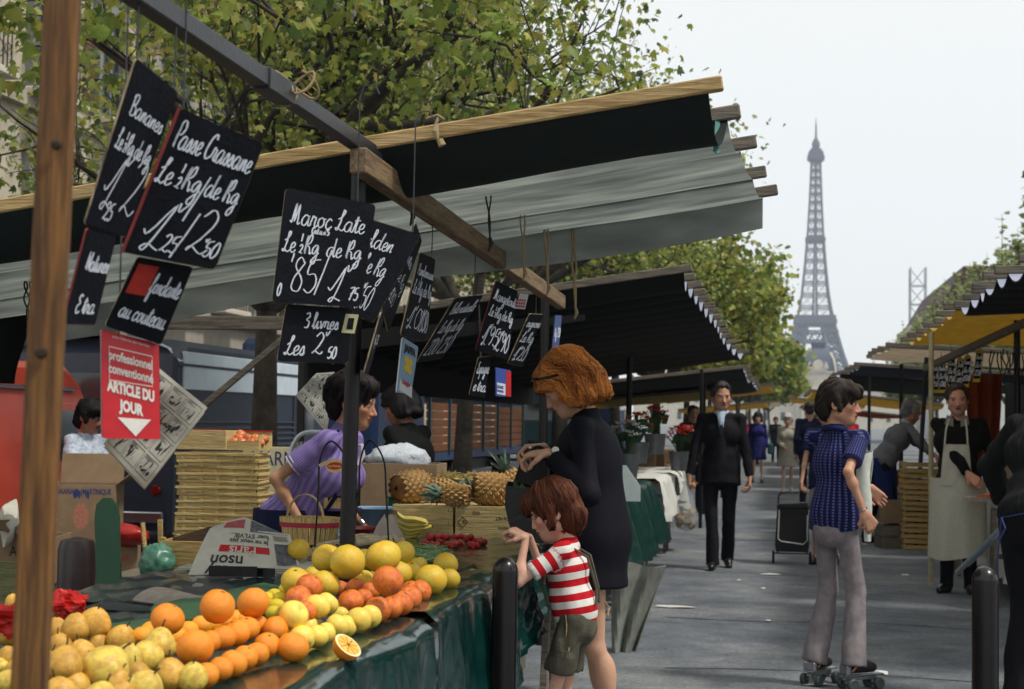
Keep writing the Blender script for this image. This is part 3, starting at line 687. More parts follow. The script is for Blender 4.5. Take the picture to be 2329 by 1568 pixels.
for key, seed, ht, r, H, nl, ls, ol, lv in (('near', 3, 3.2, 3.9, 7.6, 15500, .072, LOBE, 5), ('near2', 11, 3.0, 4.0, 7.6, 17000, .075, LOBE, 5), ('mid', 21, 3.0, 3.9, 8.8, 15000, .14, SIMP, 4), ('far', 35, 2.9, 3.9, 9.0, 7000, .26, SIMP, 3)):
    m, P_, rg = tree_data(seed, ht, r, H, nl, ls, ol, lv)
    V, F, C = leaf_cloud(P_, ls, ol, GREENS, rg)
    trees[key] = (mesh('trunk', m.V, m.F, BARK if key != 'far' else BARK2), tri_mesh('crown', V, F, C, LEAF), P_)
spots = [('near', -4.9, 6.6, .4, 1.0, 'budding plane tree overhanging the front stall from behind, nearest its slates'),
         ('near2', -4.2, 12.4, 2.1, 1.03, 'plane tree with a dark trunk behind the stack of chip baskets'),
         ('near', -4.3, 21.2, 4.0, 1.1, 'plane tree with its trunk in front of the blue lorry'),
         ('near2', -4.1, 29.5, 5.2, 1.15, 'plane tree above the black awning')]
for k, x, y, a, s_, lb in spots:
    t, cr = place_tree('plane_tree', lb, trees[k][0], trees[k][1], (x, y, 0), a, s_, TREE_COL, BARK)
for i, (x, y) in enumerate(((-3.8, 38), (-3.5, 47), (-3.2, 57), (-2.8, 68), (-2.4, 80), (-2.0, 93), (-1.6, 108), (-1.2, 125), (-.8, 145), (-.4, 170))):
    k = 'mid' if y < 60 else 'far'
    place_tree('plane_tree', 'leafy plane tree of the row receding towards the tower', trees[k][0], trees[k][1], (x, y, 0), i * 1.7, 1.16 + .012 * i, TREE_COL, BARK2)
# some of the largest leaves of the nearest trees as leaves of their own
def own_leaves(tree, P_, n):
    mw = wmat(tree); W = [mw @ Vector(p) for p in P_]; best = []
    for w_ in W:
        q = CR.transposed() @ (w_ - CAM)
        if q.z > -2: continue
        x, y = 1164.5 - q.x / q.z * FPX, 784 + q.y / q.z * FPX
        if -30 < x < 2350 and -60 < y < 460: best.append((-q.z, w_))
    best.sort(key=lambda b: b[0])
    V, F, C = leaf_cloud(np.zeros((6, 3), np.float32), .14, LOBE, GREENS, np.random.default_rng(5))
    ms = []
    for i in range(6):
        Fi = F[(F // 12 == i).all(1)] - i * 12; ms.append(tri_mesh('leaf', V[i * 12:i * 12 + 12], Fi, C[i * 12:i * 12 + 12], LEAF))
    im = mw.inverted()
    for i, (d, w_) in enumerate(best[:n]):
        l_ = link('leaf', ms[i % 6], tree); l_.location = im @ (w_ + Vector((rw(.12), rw(.12), rw(.12)))); l_.rotation_euler = (rw(.4), rw(.4), random.random() * 6.28); l_.scale = [random.uniform(.55, 1.0)] * 3
tl = [o_ for o_ in COL.objects if o_.name.startswith('plane_tree')]
own_leaves(tl[0], trees['near'][2], 220); own_leaves(tl[1], trees['near2'][2], 260)
# pollarded trees with upright shoots on the right
PG = [lin(c)[:3] for c in ((132, 146, 92), (146, 154, 102), (118, 132, 88), (158, 162, 114))]
m, P_, rg = tree_data(51, 3.4, 3.0, 8.6, 4200, .24, SIMP, 3, upright=1.0)
P2 = P_.copy(); add = []
for i in range(60):
    a = rg.uniform(0, 2 * PI); rr = rg.uniform(.3, 2.9); b = np.array([rr * math.cos(a), rr * math.sin(a), rg.uniform(5.5, 7.8) - rr * .3]); L = rg.uniform(.9, 1.9)
    m.tube([b, b + np.array([rw(.15), rw(.15), L])], [.02, .006], 4, cap=False)
    for k in range(26): add.append(b + np.array([rw(.12), rw(.12), L * random.random()]))
P2 = np.concatenate([P2, np.array(add, np.float32)]); V, F, C = leaf_cloud(P2, .22, SIMP, PG, rg, droop=-.3)
rt = (mesh('trunk', m.V, m.F, BARK2), tri_mesh('crown', V, F, C, LEAF))
for i, (x, y) in enumerate(((7.3, 1.5), (7.4, 9.5), (7.3, 18), (7.5, 26), (7.8, 34), (8.0, 42), (8.2, 50), (8.4, 58), (8.5, 67), (8.7, 77), (9.0, 88), (9.2, 100), (9.4, 113))):
    place_tree('pollarded_tree', 'pale green pollarded tree with upright shoots behind the right-hand stalls', rt[0], rt[1], (x, y, 0), i * 2.3, .88, 'pollarded trees on the right', BARK2)
# ================================================================== the front stall
OAK = wood('golden_pine', (120, 82, 40), (74, 48, 23), 'z'); OAKX = wood('pale_batten_wood', (176, 150, 104), (140, 112, 68), 'x'); OAKY = wood('grey_beam_wood', (128, 106, 78), (92, 74, 54), 'y')
OLDW = wood('weathered_wood', (112, 104, 92), (80, 74, 66), 'x'); STEEL = M('dark_painted_steel', (30, 34, 42), .4, .15, 12, .1, 80, spec=.6); BLACK = M('black_paint', (9, 9, 11), .4, .2, 8, .15, 50, spec=.35)
ROD = M('thin_iron_wire', (70, 72, 74), .35, .1, 20, metal=.7); CORD = M('hemp_cord', (150, 132, 98), .9, .25, 60); CORDD = M('dark_cord', (52, 48, 42), .9, .25, 60)
# --- the near wooden post
def f(m):
    a, b = atY(62, 1680, 2.0), atY(146, -60, 2.0); a = a + (a - b) * ((a.z) / (b.z - a.z)); m.bar(a, b, .047, .043, .004, up=(.35, -1, 0))
po = MB(); f(po); post = solo('wooden_post', OAK, f, 'knotty pine post with a dark bolt, standing by the pears', 'post')
KN = M('dark_knot', (44, 28, 16), .8, .3, 30)
for px, py, rr in ((128, 330, .0075), (94, 803, .0085)):
    p = atY(px, py, 1.972); part('bolt' if py < 500 else 'knot', KN, post, lambda m: m.lathe([(0, .006), (rr * .6, .006), (rr, 0)], 12, p, frame((p - CAM) * -1)[2].to_track_quat('Z', 'Y').to_matrix()))
# --- beam along the stall: square steel tube, then timber
BX = -1.2
a, b = atX(300, -20, BX), atX(822, 332, BX); c, d = atX(862, 398, BX + .02), atX(1276, 688, BX + .04)
def f(m): m.bar(a + (a - b) * .25, b + (b - a) * .06, .042, .042, .003)
beam = thing('stall_beam', 'long beam over the front stall, dark square tube joined to old timber', 'beam', (BX, b.y, 0))
part('steel_tube', STEEL, beam, f); part('timber', OAKY, beam, lambda m: m.bar(c + (c - d) * .06, d, .05, .075, .004))
part('splice_plate', STEEL, beam, lambda m: (m.bar(b + (a - b) * .43, b + (a - b) * .55, .05, .052, .002), m.bar(b - (a - b) * .03, c + (d - c) * .12, .012, .06, .002)))
q = b + (a - b) * .44
def f(m):
    P = []
    for k in range(26): t = k / 25; P.append(q + Vector((.02 + .05 * math.sin(t * 9), .02 + .06 * t * math.cos(t * 8), .03 + .03 * math.sin(t * 14))))
    m.tube(P, .0035, 6); m.tube([q + Vector((.028 * math.cos(k * .7), .004 * k - .02, .03 * math.sin(k * .7))) for k in range(14)], .0035, 6)
part('knotted_cord', CORD, beam, f)
# --- black pole through the fruit, and the farther poles
pt, pb = atY(818, 325, 4.4), atY(786, 1352, 4.4); pb = pb + (pb - pt) * (pb.z / (pt.z - pb.z))
solo('stall_pole', BLACK, lambda m: m.tube([pb, pt], .023, 14), 'black iron pole rising through the grapefruits to the beam', 'pole')
solo('stall_pole', BLACK, lambda m: m.tube([atY(1236, 960, 9.6) * 1.0 + Vector((0, 0, -1.40)), atY(1240, 668, 9.6)], .028, 12), 'black pole carrying the far end of the timber beam', 'pole')
solo('stall_pole', BLACK, lambda m: m.tube([Vector((atY(1430, 960, 16).x, 16, 0)), Vector((atY(1430, 960, 16).x, 16, 2.3))], .03, 12), 'black pole under the middle of the long black awning', 'pole')
solo('stall_pole', BLACK, lambda m: m.tube([Vector((-3.05, 5.0, 0)), Vector((-3.0, 5.0, 2.05))], .025, 12), 'black pole behind the front stall at the back of its canopy', 'pole')
solo('stall_pole', BLACK, lambda m: m.tube([Vector((-2.95, 9.4, 0)), Vector((-2.95, 9.4, 2.05))], .025, 12), 'black pole at the back corner of the long black awning', 'pole')

# --- canopies: battens with canvas sagging between them
GREEN = M('dark_green_canvas', (7, 20, 19), .8, .25, 3, .3, 300, trans=.04); PALE = M('pale_worn_canvas', (188, 192, 188), .85, .3, 2.5, .3, 260, stretch=(.35, 2.2, 1), trans=.68, col2=(164, 169, 167))
TEAL = M('lit_teal_canvas', (86, 140, 132), .8, .2, 5, .2, 200, trans=.3); BLKC = M('black_tarred_canvas', (8, 8, 10), .85, .3, 4, .3, 200); GREYT = M('lit_canvas_top', (150, 156, 176), .8, .12, 4, trans=.1)  # teal edge and pale tops: sunlit canvas put into the colour
def canopy(name, label, ends, xl, slope, sags, mats, bat=(.032, .045), batm=OAKX, over=.12, flap=None, top=None, group=None, dirx=-1, wob=.006):
    """ends: batten free ends (x, y, z); canvas runs from there to x = xl, dropping by slope"""
    t = thing(name, label, 'awning', (xl, ends[0][1], 0), group=group)
    for i, e in enumerate(ends):
        e = Vector(e); q = Vector((xl, e.y + rw(.02), e.z - slope * abs(e.x - xl))); d_ = (e - q).normalized()
        part('batten', batm[min(i, len(batm) - 1)] if isinstance(batm, list) else batm, t, lambda m: m.bar(q, e + d_ * (over * random.uniform(.6, 1.2)), bat[0], bat[1], .005))
    for i in range(len(ends) - 1):
        a, b = Vector(ends[i]), Vector(ends[i + 1]); sg = sags[i % len(sags)]
        def fn(u, v, off=0., a=a, b=b, sg=sg):
            e = a.lerp(b, v); x = e.x + (xl - e.x) * u
            z = e.z - slope * abs(e.x - x) - sg * 4 * v * (1 - v) + wob * math.sin(u * 17 + i) * 4 * v * (1 - v) - .024 - off
            return (x, e.y, z)
        part('canvas_panel', mats[i % len(mats)], t, lambda m: m.sheet(lambda u, v: fn(u, v), 14, 10, .003))
        if top: part('lit_top', top, t, lambda m: m.sheet(lambda u, v: fn(u, v, -.008), 10, 8))  # pale upper skin, the lit side of the canvas drawn as a colour
    if flap:
        e = Vector(ends[-1 if flap[2] else 0])
        part('valance', flap[1], t, lambda m: m.sheet(lambda u, v: (e.x + (xl - e.x) * u, e.y + .03 * v + .01 * math.sin(u * 25), e.z - slope * abs((xl - e.x) * u) - .02 - v * flap[0] * (1 + .15 * math.sin(u * 9))), 24, 4, .003))
    return t
ends = [tuple(atY(*p)) for p in ((1612, 195, 4.55), (1655, 258, 4.93), (1684, 328, 5.45), (1712, 395, 6.05), (1735, 437, 6.5))]
can = canopy('stall_canopy', 'canopy of the front stall, dark green front panel and pale grey canvas', ends, -3.6, .152, [.115, .05, .03, .03], [GREEN, PALE, PALE, PALE], over=.06, flap=(.13, PALE, True), batm=[OAKX, OLDW])
e0 = Vector(ends[0])
part('lit_canvas_edge', TEAL, can, lambda m: m.sheet(lambda u, v: (e0.x + .02 - .015 * u, e0.y + .2 + .19 * v, e0.z - .17 + .16 * v * v + .01 * u), 3, 8, .003))  # lit far side of the green sag, put in as teal
part('tassel', CORD, can, lambda m: (m.tube([atY(995, 268, 4.52), atY(990, 300, 4.51), atY(995, 318, 4.51)], [.003, .012, .005], 8), m.tube([atY(970, 270, 4.52), atY(995, 262, 4.5), atY(1010, 272, 4.52)], .004, 6), m.tube([atY(1000, 318, 4.5), atY(1006, 332, 4.5)], [.01, .012], 7)))
# hanging cords
for i, (x, y0, y1, Y, mm) in enumerate(((1108, 368, 540, 5.3, CORDD), (1186, 420, 610, 5.9, CORD), (1240, 462, 645, 6.3, CORD), (1303, 520, 700, 6.5, CORD), (930, 388, 480, 5.0, CORDD), (70, 640, 720, 5.0, CORDD), (58, 640, 730, 5.0, CORDD))):
    a_, b_ = atY(x, y0, Y), atY(x + 6, y1, Y)
    def cord_shape(m, a_=a_, b_=b_, Y=Y):
        for s_ in (0, PI):
            P = []
            for k in range(25): t = k / 24; p = a_.lerp(b_, t); w_ = .012 * (1 - .6 * t) * math.sin(t * 3.1 + .2); P.append(p + Vector((w_ * math.cos(t * 7 + s_), .004 * math.sin(t * 9 + s_), 0)))
            m.tube(P, .0032 if Y < 6 else .005, 6)
        m.tube([b_, b_ + Vector((.006, 0, -.02)), b_ + Vector((-.004, 0, -.05))], [.006, .009, .003], 6)
    part('cord', mm, can, cord_shape)

# --- slates
SLT = M('black_slate_paint', (11, 13, 20), .65, .35, 7, .2, 90, col2=(17, 20, 30), spec=.15); EDGE = wood('slate_edge_wood', (168, 150, 120), (90, 76, 60), 'z'); CHALK = M('white_chalk', (206, 212, 224), .9, .16, 60); REDW = M('red_stain', (120, 40, 40), .7, .3, 10)
def lerpq(Q, u, v): return (Q[0] * (1 - u) + Q[1] * u) * (1 - v) + (Q[3] * (1 - u) + Q[2] * u) * v
def slate(quad, Y, label, lines, hooks=(), wd=.0042, edge=EDGE, mat=SLT, name='price_slate', tag_=None, red=None):
    """quad: picture corners TL TR BR BL; Y: distances of left and right edge; lines: (text, u, v, size rel. to height, sx)"""
    Q = [atY(*quad[0], Y[0]), atY(*quad[1], Y[1]), atY(*quad[2], Y[1]), atY(*quad[3], Y[0])]
    nq = (Q[1] - Q[0]).cross(Q[3] - Q[0]); rr_ = ray(*quad[2]); Q[2] = CAM + rr_ * ((Q[0] - CAM).dot(nq) / rr_.dot(nq))
    base = (Q[2] + Q[3]) / 2; t = thing(name, label, 'price sign', base, group='slates hanging from the beam')
    ux, uy = (Q[1] - Q[0]), (Q[0] - Q[3]); H = uy.length; n = ux.cross(uy).normalized(); W_ = ux.length
    r = .05; pts = []
    for (cu, cv, a0) in ((r, r * W_ / H, 180), (1 - r, r * W_ / H, 270), (1 - r, 1 - r * W_ / H, 0), (r, 1 - r * W_ / H, 90)):
        for k in range(4): a_ = R(a0 + k * 30); pts.append((cu + r * math.cos(a_), cv - r * W_ / H * math.sin(a_) * -1))
    V = [lerpq(Q, u, 1 - v) for u, v in pts]; nn = len(V)
    m = MB(); m.add(V + [v - n * .0055 for v in V], [tuple(range(nn)), tuple(range(2 * nn - 1, nn - 1, -1))] + [(i, i + nn, (i + 1) % nn + nn, (i + 1) % nn) for i in range(nn)]); m.build('board', mat, t, smooth=False)
    if edge:
        m = MB(); m.add([v - n * .0056 + (v - sum(V, Vector()) / nn).normalized() * .002 for v in V] + [v - n * .001 + (v - sum(V, Vector()) / nn).normalized() * .0022 for v in V], [(i, (i + 1) % nn, (i + 1) % nn + nn, i + nn) for i in range(nn)]); m.build('edge', edge, t, smooth=False)
    if lines:
        m = MB()
        ap = (Vector(quad[1]) - Vector(quad[0])).length / (Vector(quad[0]) - Vector(quad[3])).length; fx = (W_ / H) / ap; sh_ = max(1., min(2.2, fx))
        for (tx, u, v, sz, sx) in lines:
            m2 = MB(); sx2 = sx * fx * .8; adv = sum(GL.get(c_, GL[' '])[1] for c_ in tx) * sz * H * 1.25 * sx2; sx2 *= min(1., (1.0 - u - .04) * W_ / adv) if len(tx) > 1 else 1.
            script_on(m2, tx, (0, 0, 0), (1, 0, 0), (0, 1, 0), sz * H * 1.25, wd * (.42 + .26 * min(2, sh_)), sx=sx2, lift=0.)
            m.add([lerpq(Q, u + p_.x / W_, v - p_.y / H) + n * .0014 for p_ in m2.V], m2.F)
        m.build('chalk_writing', CHALK, t, smooth=False)
    for (hx, hy) in hooks:
        p1 = lerpq(Q, hx, .015) ; y0 = hy
        top = Vector((p1.x, p1.y, 0)); top.z = y0
        part('wire_hook', ROD, t, lambda m: m.tube([p1 - n * .003, top + Vector((0, 0, -.02)), top + Vector((.012, .0, .012)), top + Vector((.04, .005, .015)), top + Vector((.052, .005, -.01))], .0021, 6))
    return t, Q
BZ = b.z + .025
slate([(311, 135), (405, 213), (285, 540), (195, 509)], (2.72, 2.9), 'black slate priced for bananas, hanging behind the pine post', [('Bananes', .14, .3, .1, .62), ('Le ½Kg de Kg', .08, .52, .1, .42), ('1,', .1, .86, .26, .8), ('2', .6, .86, .3, .6), ('25', .3, .94, .09, .6)], [(.05, 2.6), (.95, 2.55)], .0038)
t_, Q_ = slate([(408, 246), (600, 327), (488, 614), (278, 574)], (2.92, 3.02), 'large black slate reading Passe Crassane', [('Passe Crassane', .06, .25, .15, .58), ('Le ½Kg', .03, .5, .14, .68), ('|', .5, .55, .14, 1), ('de Kg', .58, .5, .14, .7), ('1,', .1, .93, .26, 1.2), ('25', .35, .94, .1, .9), ('2', .6, .9, .26, .9), (',50', .78, .92, .1, .9), ('/', .5, .9, .2, .8)], [(.06, 2.53)], .0042)
part('red_edge', REDW, t_, lambda m: m.bar(Q_[0], Q_[3], .004, .006))
slate([(200, 522), (265, 538), (217, 738), (146, 737)], (2.7, 2.82), 'narrow black slate under the banana slate', [('Natures', .2, .42, .16, .42), ('Extra', .2, .88, .16, .5)], [], .004, edge=REDW)
t_, Q_ = slate([(314, 585), (439, 608), (365, 785), (240, 742)], (2.98, 3.06), 'black slate with a red patch reading fondante au couteau', [('fondante', .42, .42, .2, .5), ('au couteau', .1, .82, .2, .58)], [], .004)
RPA = M('red_card', (168, 40, 28), .7, .25, 14, .3, 80)
part('red_patch', RPA, t_, lambda m: m.prism([(0, 0), (1, 0), (1, 1), (0, 1)], lerpq(Q_, .06, .5) , (Q_[1] - Q_[0]) * .36, (Q_[0] - Q_[3]) * .42, .002))
slate([(651.6, 427.5), (854, 466), (820, 699), (619.5, 687.6)], (3.86, 4.0), 'large black slate reading Maroc Late', [('Maroc Late', .08, .3, .15, .82), ('Cat II n°5', .33, .36, .045, .8), ('Le ½Kg', .03, .55, .14, .74), ('|', .48, .72, .17, 1.3), ('de Kg', .52, .55, .14, .8), ('0', .03, .94, .09, .7), ("'85", .12, .9, .25, .9), ('1,', .58, .94, .25, 1.2), ('75', .84, .94, .1, .8)], [(.8, 2.28)], .0045)
t_, Q_ = slate([(653, 692), (802.6, 702), (791, 827), (632, 822)], (3.9, 4.02), 'black slate reading Les 3 livres below the Maroc one', [('3 livres', .28, .4, .22, .8), ('Les', .06, .88, .26, .85), ('2,', .45, .84, .3, 1), ('50', .68, .92, .17, .8)], [], .0045)
STK = M('yellowed_sticker', (170, 168, 130), .7, .1, 20)
part('sticker', STK, t_, lambda m: m.prism([(0, 0), (1, 0), (1.1, 1), (.1, 1)], lerpq(Q_, .86, .45), (Q_[1] - Q_[0]) * .2, (Q_[0] - Q_[3]) * .34, .002))
part('sticker_print', SLT, t_, lambda m: m.prism([(.3, .2), (.8, .2), (.8, .8), (.35, .8)], lerpq(Q_, .86, .45) + (Q_[1] - Q_[0]).cross(Q_[0] - Q_[3]).normalized() * .0022, (Q_[1] - Q_[0]) * .2, (Q_[0] - Q_[3]) * .34, .001))
slate([(800, 486), (957, 535), (850, 734), (772, 699)], (4.12, 4.3), 'black slate reading Golden behind the Maroc one', [('Golden', .12, .28, .15, .9), ('Le Kg', .3, .55, .16, .8), ('1,50', .35, .92, .2, .8)], [(.9, 2.27)], .0045)
slate([(946, 506), (960, 550), (884, 756), (871, 699)], (4.5, 4.85), 'black slate turned edge-on beside the Golden one', [('Reinettes', .1, .35, .1, .4), ('Le Kg', .1, .6, .12, .5), ('1,80', .1, .85, .12, .5)], [], .004)
slate([(957, 575), (990.5, 591), (969.6, 776), (912, 763)], (5.0, 5.3), 'grey slate above the painted citrus card', [('Pamplemousse', .05, .25, .1, .3), ('Le ½Kg de Kg', .02, .48, .13, .34), ('1,00', .05, .88, .2, .5), ('2,00', .55, .9, .2, .5)], [(.8, 2.27)], .005)
slate([(868, 712), (876, 716), (838, 852), (829, 850)], (4.3, 4.55), 'narrow slate seen edge-on over the leaning vendor', [('Kg 2,50', .1, .5, .12, .3)], [], .004)
slate([(1035.5, 679.6), (1100, 671.6), (1006.6, 814.5), (949, 824)], (6.3, 6.6), 'tilted slate with a pale top edge beside the citrus card', [('Belle naturelle', .1, .25, .14, .55), ('Le Kg de Kg', .1, .55, .15, .6), ('2,00 2,50', .05, .9, .2, .5)], [(.7, 2.2)], .0055)
slate([(1128.6, 639), (1178, 663), (1154, 817.7), (1082, 797)], (7.0, 7.2), 'slate with a red left edge reading Mangetout', [('Mangetout', .08, .25, .13, .62), ('Le ½Kg de Kg', .06, .48, .12, .48), ('1,95', .06, .88, .22, .5), ('2,90', .5, .92, .22, .55)], [(.1, 2.2), (.9, 2.17)], .0055, edge=REDW)
slate([(1205, 715), (1236, 716.5), (1189.6, 834), (1155, 827)], (7.5, 7.7), 'small slate half behind the Mangetout one', [('Oignons', .1, .25, .14, .6), ('Le Kg', .1, .55, .16, .6), ('1,20', .1, .9, .2, .6)], [(.5, 2.2)], .0055)
slate([(1089, 814), (1118, 811), (1102, 903), (1068, 898)], (7.1, 7.2), 'little slate reading Espagne hanging below Mangetout', [('Espagne', .08, .42, .24, .48), ('extra', .1, .88, .24, .6)], [], .0055)
slate([(1264, 718), (1278, 718), (1270, 800), (1256, 800)], (8.6, 8.7), 'tall blue-grey slate next to the red-haired woman', [('Kg 3,50', .05, .6, .2, .4)], [], .006, edge=None, mat=M('blue_slate', (70, 86, 130), .6, .3, 10))
t_, Q_ = slate([(1245, 815), (1260, 815), (1255, 905), (1240, 905)], (8.5, 8.55), 'narrow slate with a cream label beside the red-haired woman', [('2,40', .05, .9, .14, .5)], [], .006, edge=None)
part('cream_label', STK, t_, lambda m: m.prism([(0, 0), (1, 0), (1, 1), (0, 1)], lerpq(Q_, .05, .62), (Q_[1] - Q_[0]) * .9, (Q_[0] - Q_[3]) * .4, .002))
# citrus card
WHITE = M('white_card', (196, 200, 204), .7, .1, 20); YEL = M('lemon_yellow_print', (206, 170, 40), .7, .12, 20); BLU = M('blue_print', (50, 74, 150), .7, .12, 20); REDP = M('red_print', (176, 30, 36), .55, .18, 25); DARKP = M('black_print', (24, 24, 28), .7, .1, 20); CYAN = M('pale_blue_print', (120, 150, 176), .7, .12, 20)
t_, Q_ = slate([(916.6, 768), (952, 790), (935, 897), (903, 893)], (5.05, 5.3), 'painted citrus card with yellow fruit and the word JAFFA', [], [], mat=CYAN, edge=WHITE, name='citrus_card')
ux, uy = Q_[1] - Q_[0], Q_[0] - Q_[3]
m = MB(); fx_ = ux.length / uy.length / .34; print_on(m, 'JAFFA', lerpq(Q_, .5, .22), ux, uy, .17 * uy.length, .002, .52 * fx_, .002); m.build('lettering', DARKP, t_, smooth=False)
m = MB()
for u, v, r_ in ((.38, .36, .15), (.62, .38, .15), (.4, .52, .15), (.63, .55, .15), (.5, .45, .17)):
    m.prism([(math.cos(k * .628) * r_, math.sin(k * .628) * r_ * .42) for k in range(10)], lerpq(Q_, u, v), ux, uy, .001 + u * .001)
m.build('printed_fruit', YEL, t_, smooth=False)
m = MB(); print_on(m, 'Oranges', lerpq(Q_, .5, .84), ux, uy, .12 * uy.length, .001, .4 * fx_, .003); m.build('small_lettering', REDP, t_, smooth=False)
part('banner', WHITE, t_, lambda m: m.prism([(.08, .06), (.9, .02), (.85, .22), (.1, .26)], Q_[3], ux, uy, .0012))
t_, Q_ = slate([(1128, 836), (1162, 843), (1151, 903), (1128, 901)], (7.3, 7.4), 'blue and white printed label with a red side strip', [], [], mat=BLU, edge=None, name='printed_label')
ux, uy = Q_[1] - Q_[0], Q_[0] - Q_[3]
part('white_field', WHITE, t_, lambda m: m.prism([(.06, .08), (.62, .08), (.62, .48), (.06, .48)], Q_[3], ux, uy, .0012)); part('red_strip', REDP, t_, lambda m: m.prism([(.66, .06), (1, .06), (1, .95), (.66, .95)], Q_[3], ux, uy, .0012))
m = MB(); print_on(m, 'LEGUMES', lerpq(Q_, .34, .72), ux, uy, .14 * uy.length, .001, .6, .002); print_on(m, 'D\'ARGENTINE', lerpq(Q_, .34, .85), ux, uy, .1 * uy.length, .001, .6, .002); m.build('lettering', BLU, t_, smooth=False)
tg = [atY(*p) for p in ((1176, 668, 6.0), (1196, 668, 6.0), (1194, 704, 6.0), (1170, 702, 6.0))]
tt = solo('hanging_tag', WHITE, lambda m: m.prism([(0, 0), (1, 0), (1.1, 1), (.3, 1)], tg[3], tg[2] - tg[3], (tg[0] - tg[3]), .003), 'small red and white tag tied to a hemp cord', 'tag')
part('red_print', REDP, tt, lambda m: [m.prism([(.1 + i * .22, .1 + j * .2), (.25 + i * .22, .1 + j * .2), (.28 + i * .22, .24 + j * .2), (.12 + i * .22, .24 + j * .2)], tg[3] + (tg[2] - tg[3]).cross(tg[0] - tg[3]).normalized() * .003, tg[2] - tg[3], tg[0] - tg[3], .0012) for i in range(4) for j in range(3)], smooth=False)
# the red printed sign
RSG = M('red_enamel_sign', (186, 22, 36), .35, .14, 9, .05, 40, spec=.5); SGW = M('white_print', (218, 214, 206), .5, .08, 30)
t_, Q_ = slate([(231, 749), (361, 784), (364, 1000), (233, 997)], (3.0, 3.08), 'red sign reading professionnel conventionné article du jour with a white arrow', [], [(.3, 2.5)], mat=RSG, edge=M('sign_rim', (200, 150, 150), .5), name='red_sign')
ux, uy = Q_[1] - Q_[0], Q_[0] - Q_[3]; W_, H_ = ux.length, uy.length
m = MB(); U = lambda u, v: lerpq(Q_, u, v)
for tx, v, sz, bd, sx in (('union fédérale des marchés', .055, .05, 0, .82), ('professionnel', .27, .15, .0008, .66), ('conventionné', .40, .15, .0008, .66), ('ARTICLE DU', .58, .17, .0016, .6), ('JOUR', .745, .17, .0016, .66)): print_on(m, tx, U(.5, v), ux, uy, sz * H_ * .8, bd, sx)
def rect(m, u0, v0, u1, v1, w_=.008): 
    for a_, b_, c_, d_ in ((u0, v0, u1, v0 + w_), (u0, v1 - w_, u1, v1), (u0, v0, u0 + w_, v1), (u1 - w_, v0, u1, v1)):
        P = [U(a_, d_), U(c_, d_), U(c_, b_), U(a_, b_)]; n_ = ux.cross(uy).normalized() * .0015; m.add([p + n_ for p in P], [(0, 1, 2, 3)])
rect(m, .12, .14, .88, .46); n_ = ux.cross(uy).normalized() * .0015; m.add([U(.26, .8) + n_, U(.57, .975) + n_, U(.84, .8) + n_], [(0, 1, 2)])
m.build('lettering', SGW, t_, smooth=False)
# comic-strip newspaper sheets hanging behind it
NEWS = M('newsprint', (186, 184, 172), .9, .08, 9, .15, 30); INK = M('printing_ink', (52, 52, 54), .9, .2, 40)
def newspaper(quad, Y, label, seed, name='newspaper_sheet', head=None):
    Q = [atY(*q_, y_) for q_, y_ in zip(quad, Y)]; rd = random.Random(seed)
    t = thing(name, label, 'newspaper', Q[2], group=None)
    ux, uy = Q[1] - Q[0], Q[0] - Q[3]; n = ux.cross(uy).normalized()
    S_ = lambda u, v, k=0.: lerpq(Q, u, v) + n * (.006 * math.sin(u * 5 + v * 4) + .004 * math.sin(v * 9) + k)
    part('page', NEWS, t, lambda m: m.sheet(lambda u, v: S_(u, v), 12, 12, .0012)); part('back_page', NEWS, t, lambda m: m.sheet(lambda u, v: S_(u * .98 + .05, v * .97 + .06, -.012 - .01 * u), 10, 10, .001))
    m = MB()
    def patch(u0, v0, u1, v1):
        m.sheet(lambda u, v: S_(u0 + (u1 - u0) * u, v0 + (v1 - v0) * v, .0016), 3, 3)
    nr, nc = 4, 3
    for r_ in range(nr):
        for c_ in range(nc):
            u0, v0 = .04 + c_ / nc * .94, .04 + r_ / nr * .94; du, dv = .28, .2
            for a_ in ((u0, v0, u0 + du, v0 + .006), (u0, v0 + dv, u0 + du, v0 + dv + .006), (u0, v0, u0 + .006, v0 + dv), (u0 + du, v0, u0 + du + .006, v0 + dv)): patch(*a_)
            for k in range(9):                                   # inked figures
                cu, cv = u0 + rd.uniform(.04, du - .05), v0 + rd.uniform(.05, dv - .04); w_ = rd.uniform(.006, .022); h_ = rd.uniform(.01, .05); a0 = rd.uniform(0, 3)
                V = [S_(cu + w_ * math.cos(a_ + a0) * (1 + .6 * rd.random()), cv + h_ * math.sin(a_) * (1 + .5 * rd.random()), .0017) for a_ in np.linspace(0, 2 * PI, 8)[:-1]]; m.add(V, [tuple(range(7))[::-1]])
            for k in range(3): patch(u0 + .02, v0 + .012 + k * .012, u0 + rd.uniform(.1, .2), v0 + .017 + k * .012)
    m.build('printing', INK, t, smooth=False)
    if head:
        m = MB()
        for tx, u, v, sz in head: print_on(m, tx, S_(u, v, .002), ux, uy, sz, .0012, .9, .001)
        m.build('headline', INK, t, smooth=False)
    return t, S_, ux, uy
newspaper([(362, 838), (472, 928), (330, 1108), (235, 1010)], (3.15, 3.2, 3.2, 3.12), 'comic-strip newspaper pages hanging behind the red sign', 4, head=[('de notre', .62, .42, .022), ('Julie', .45, .47, .022)])
newspaper([(720, 850), (760, 846), (740, 980), (672, 900)], (7.6, 7.6, 7.6, 7.6), 'folded newspaper pinned behind the vendor\'s head', 8)

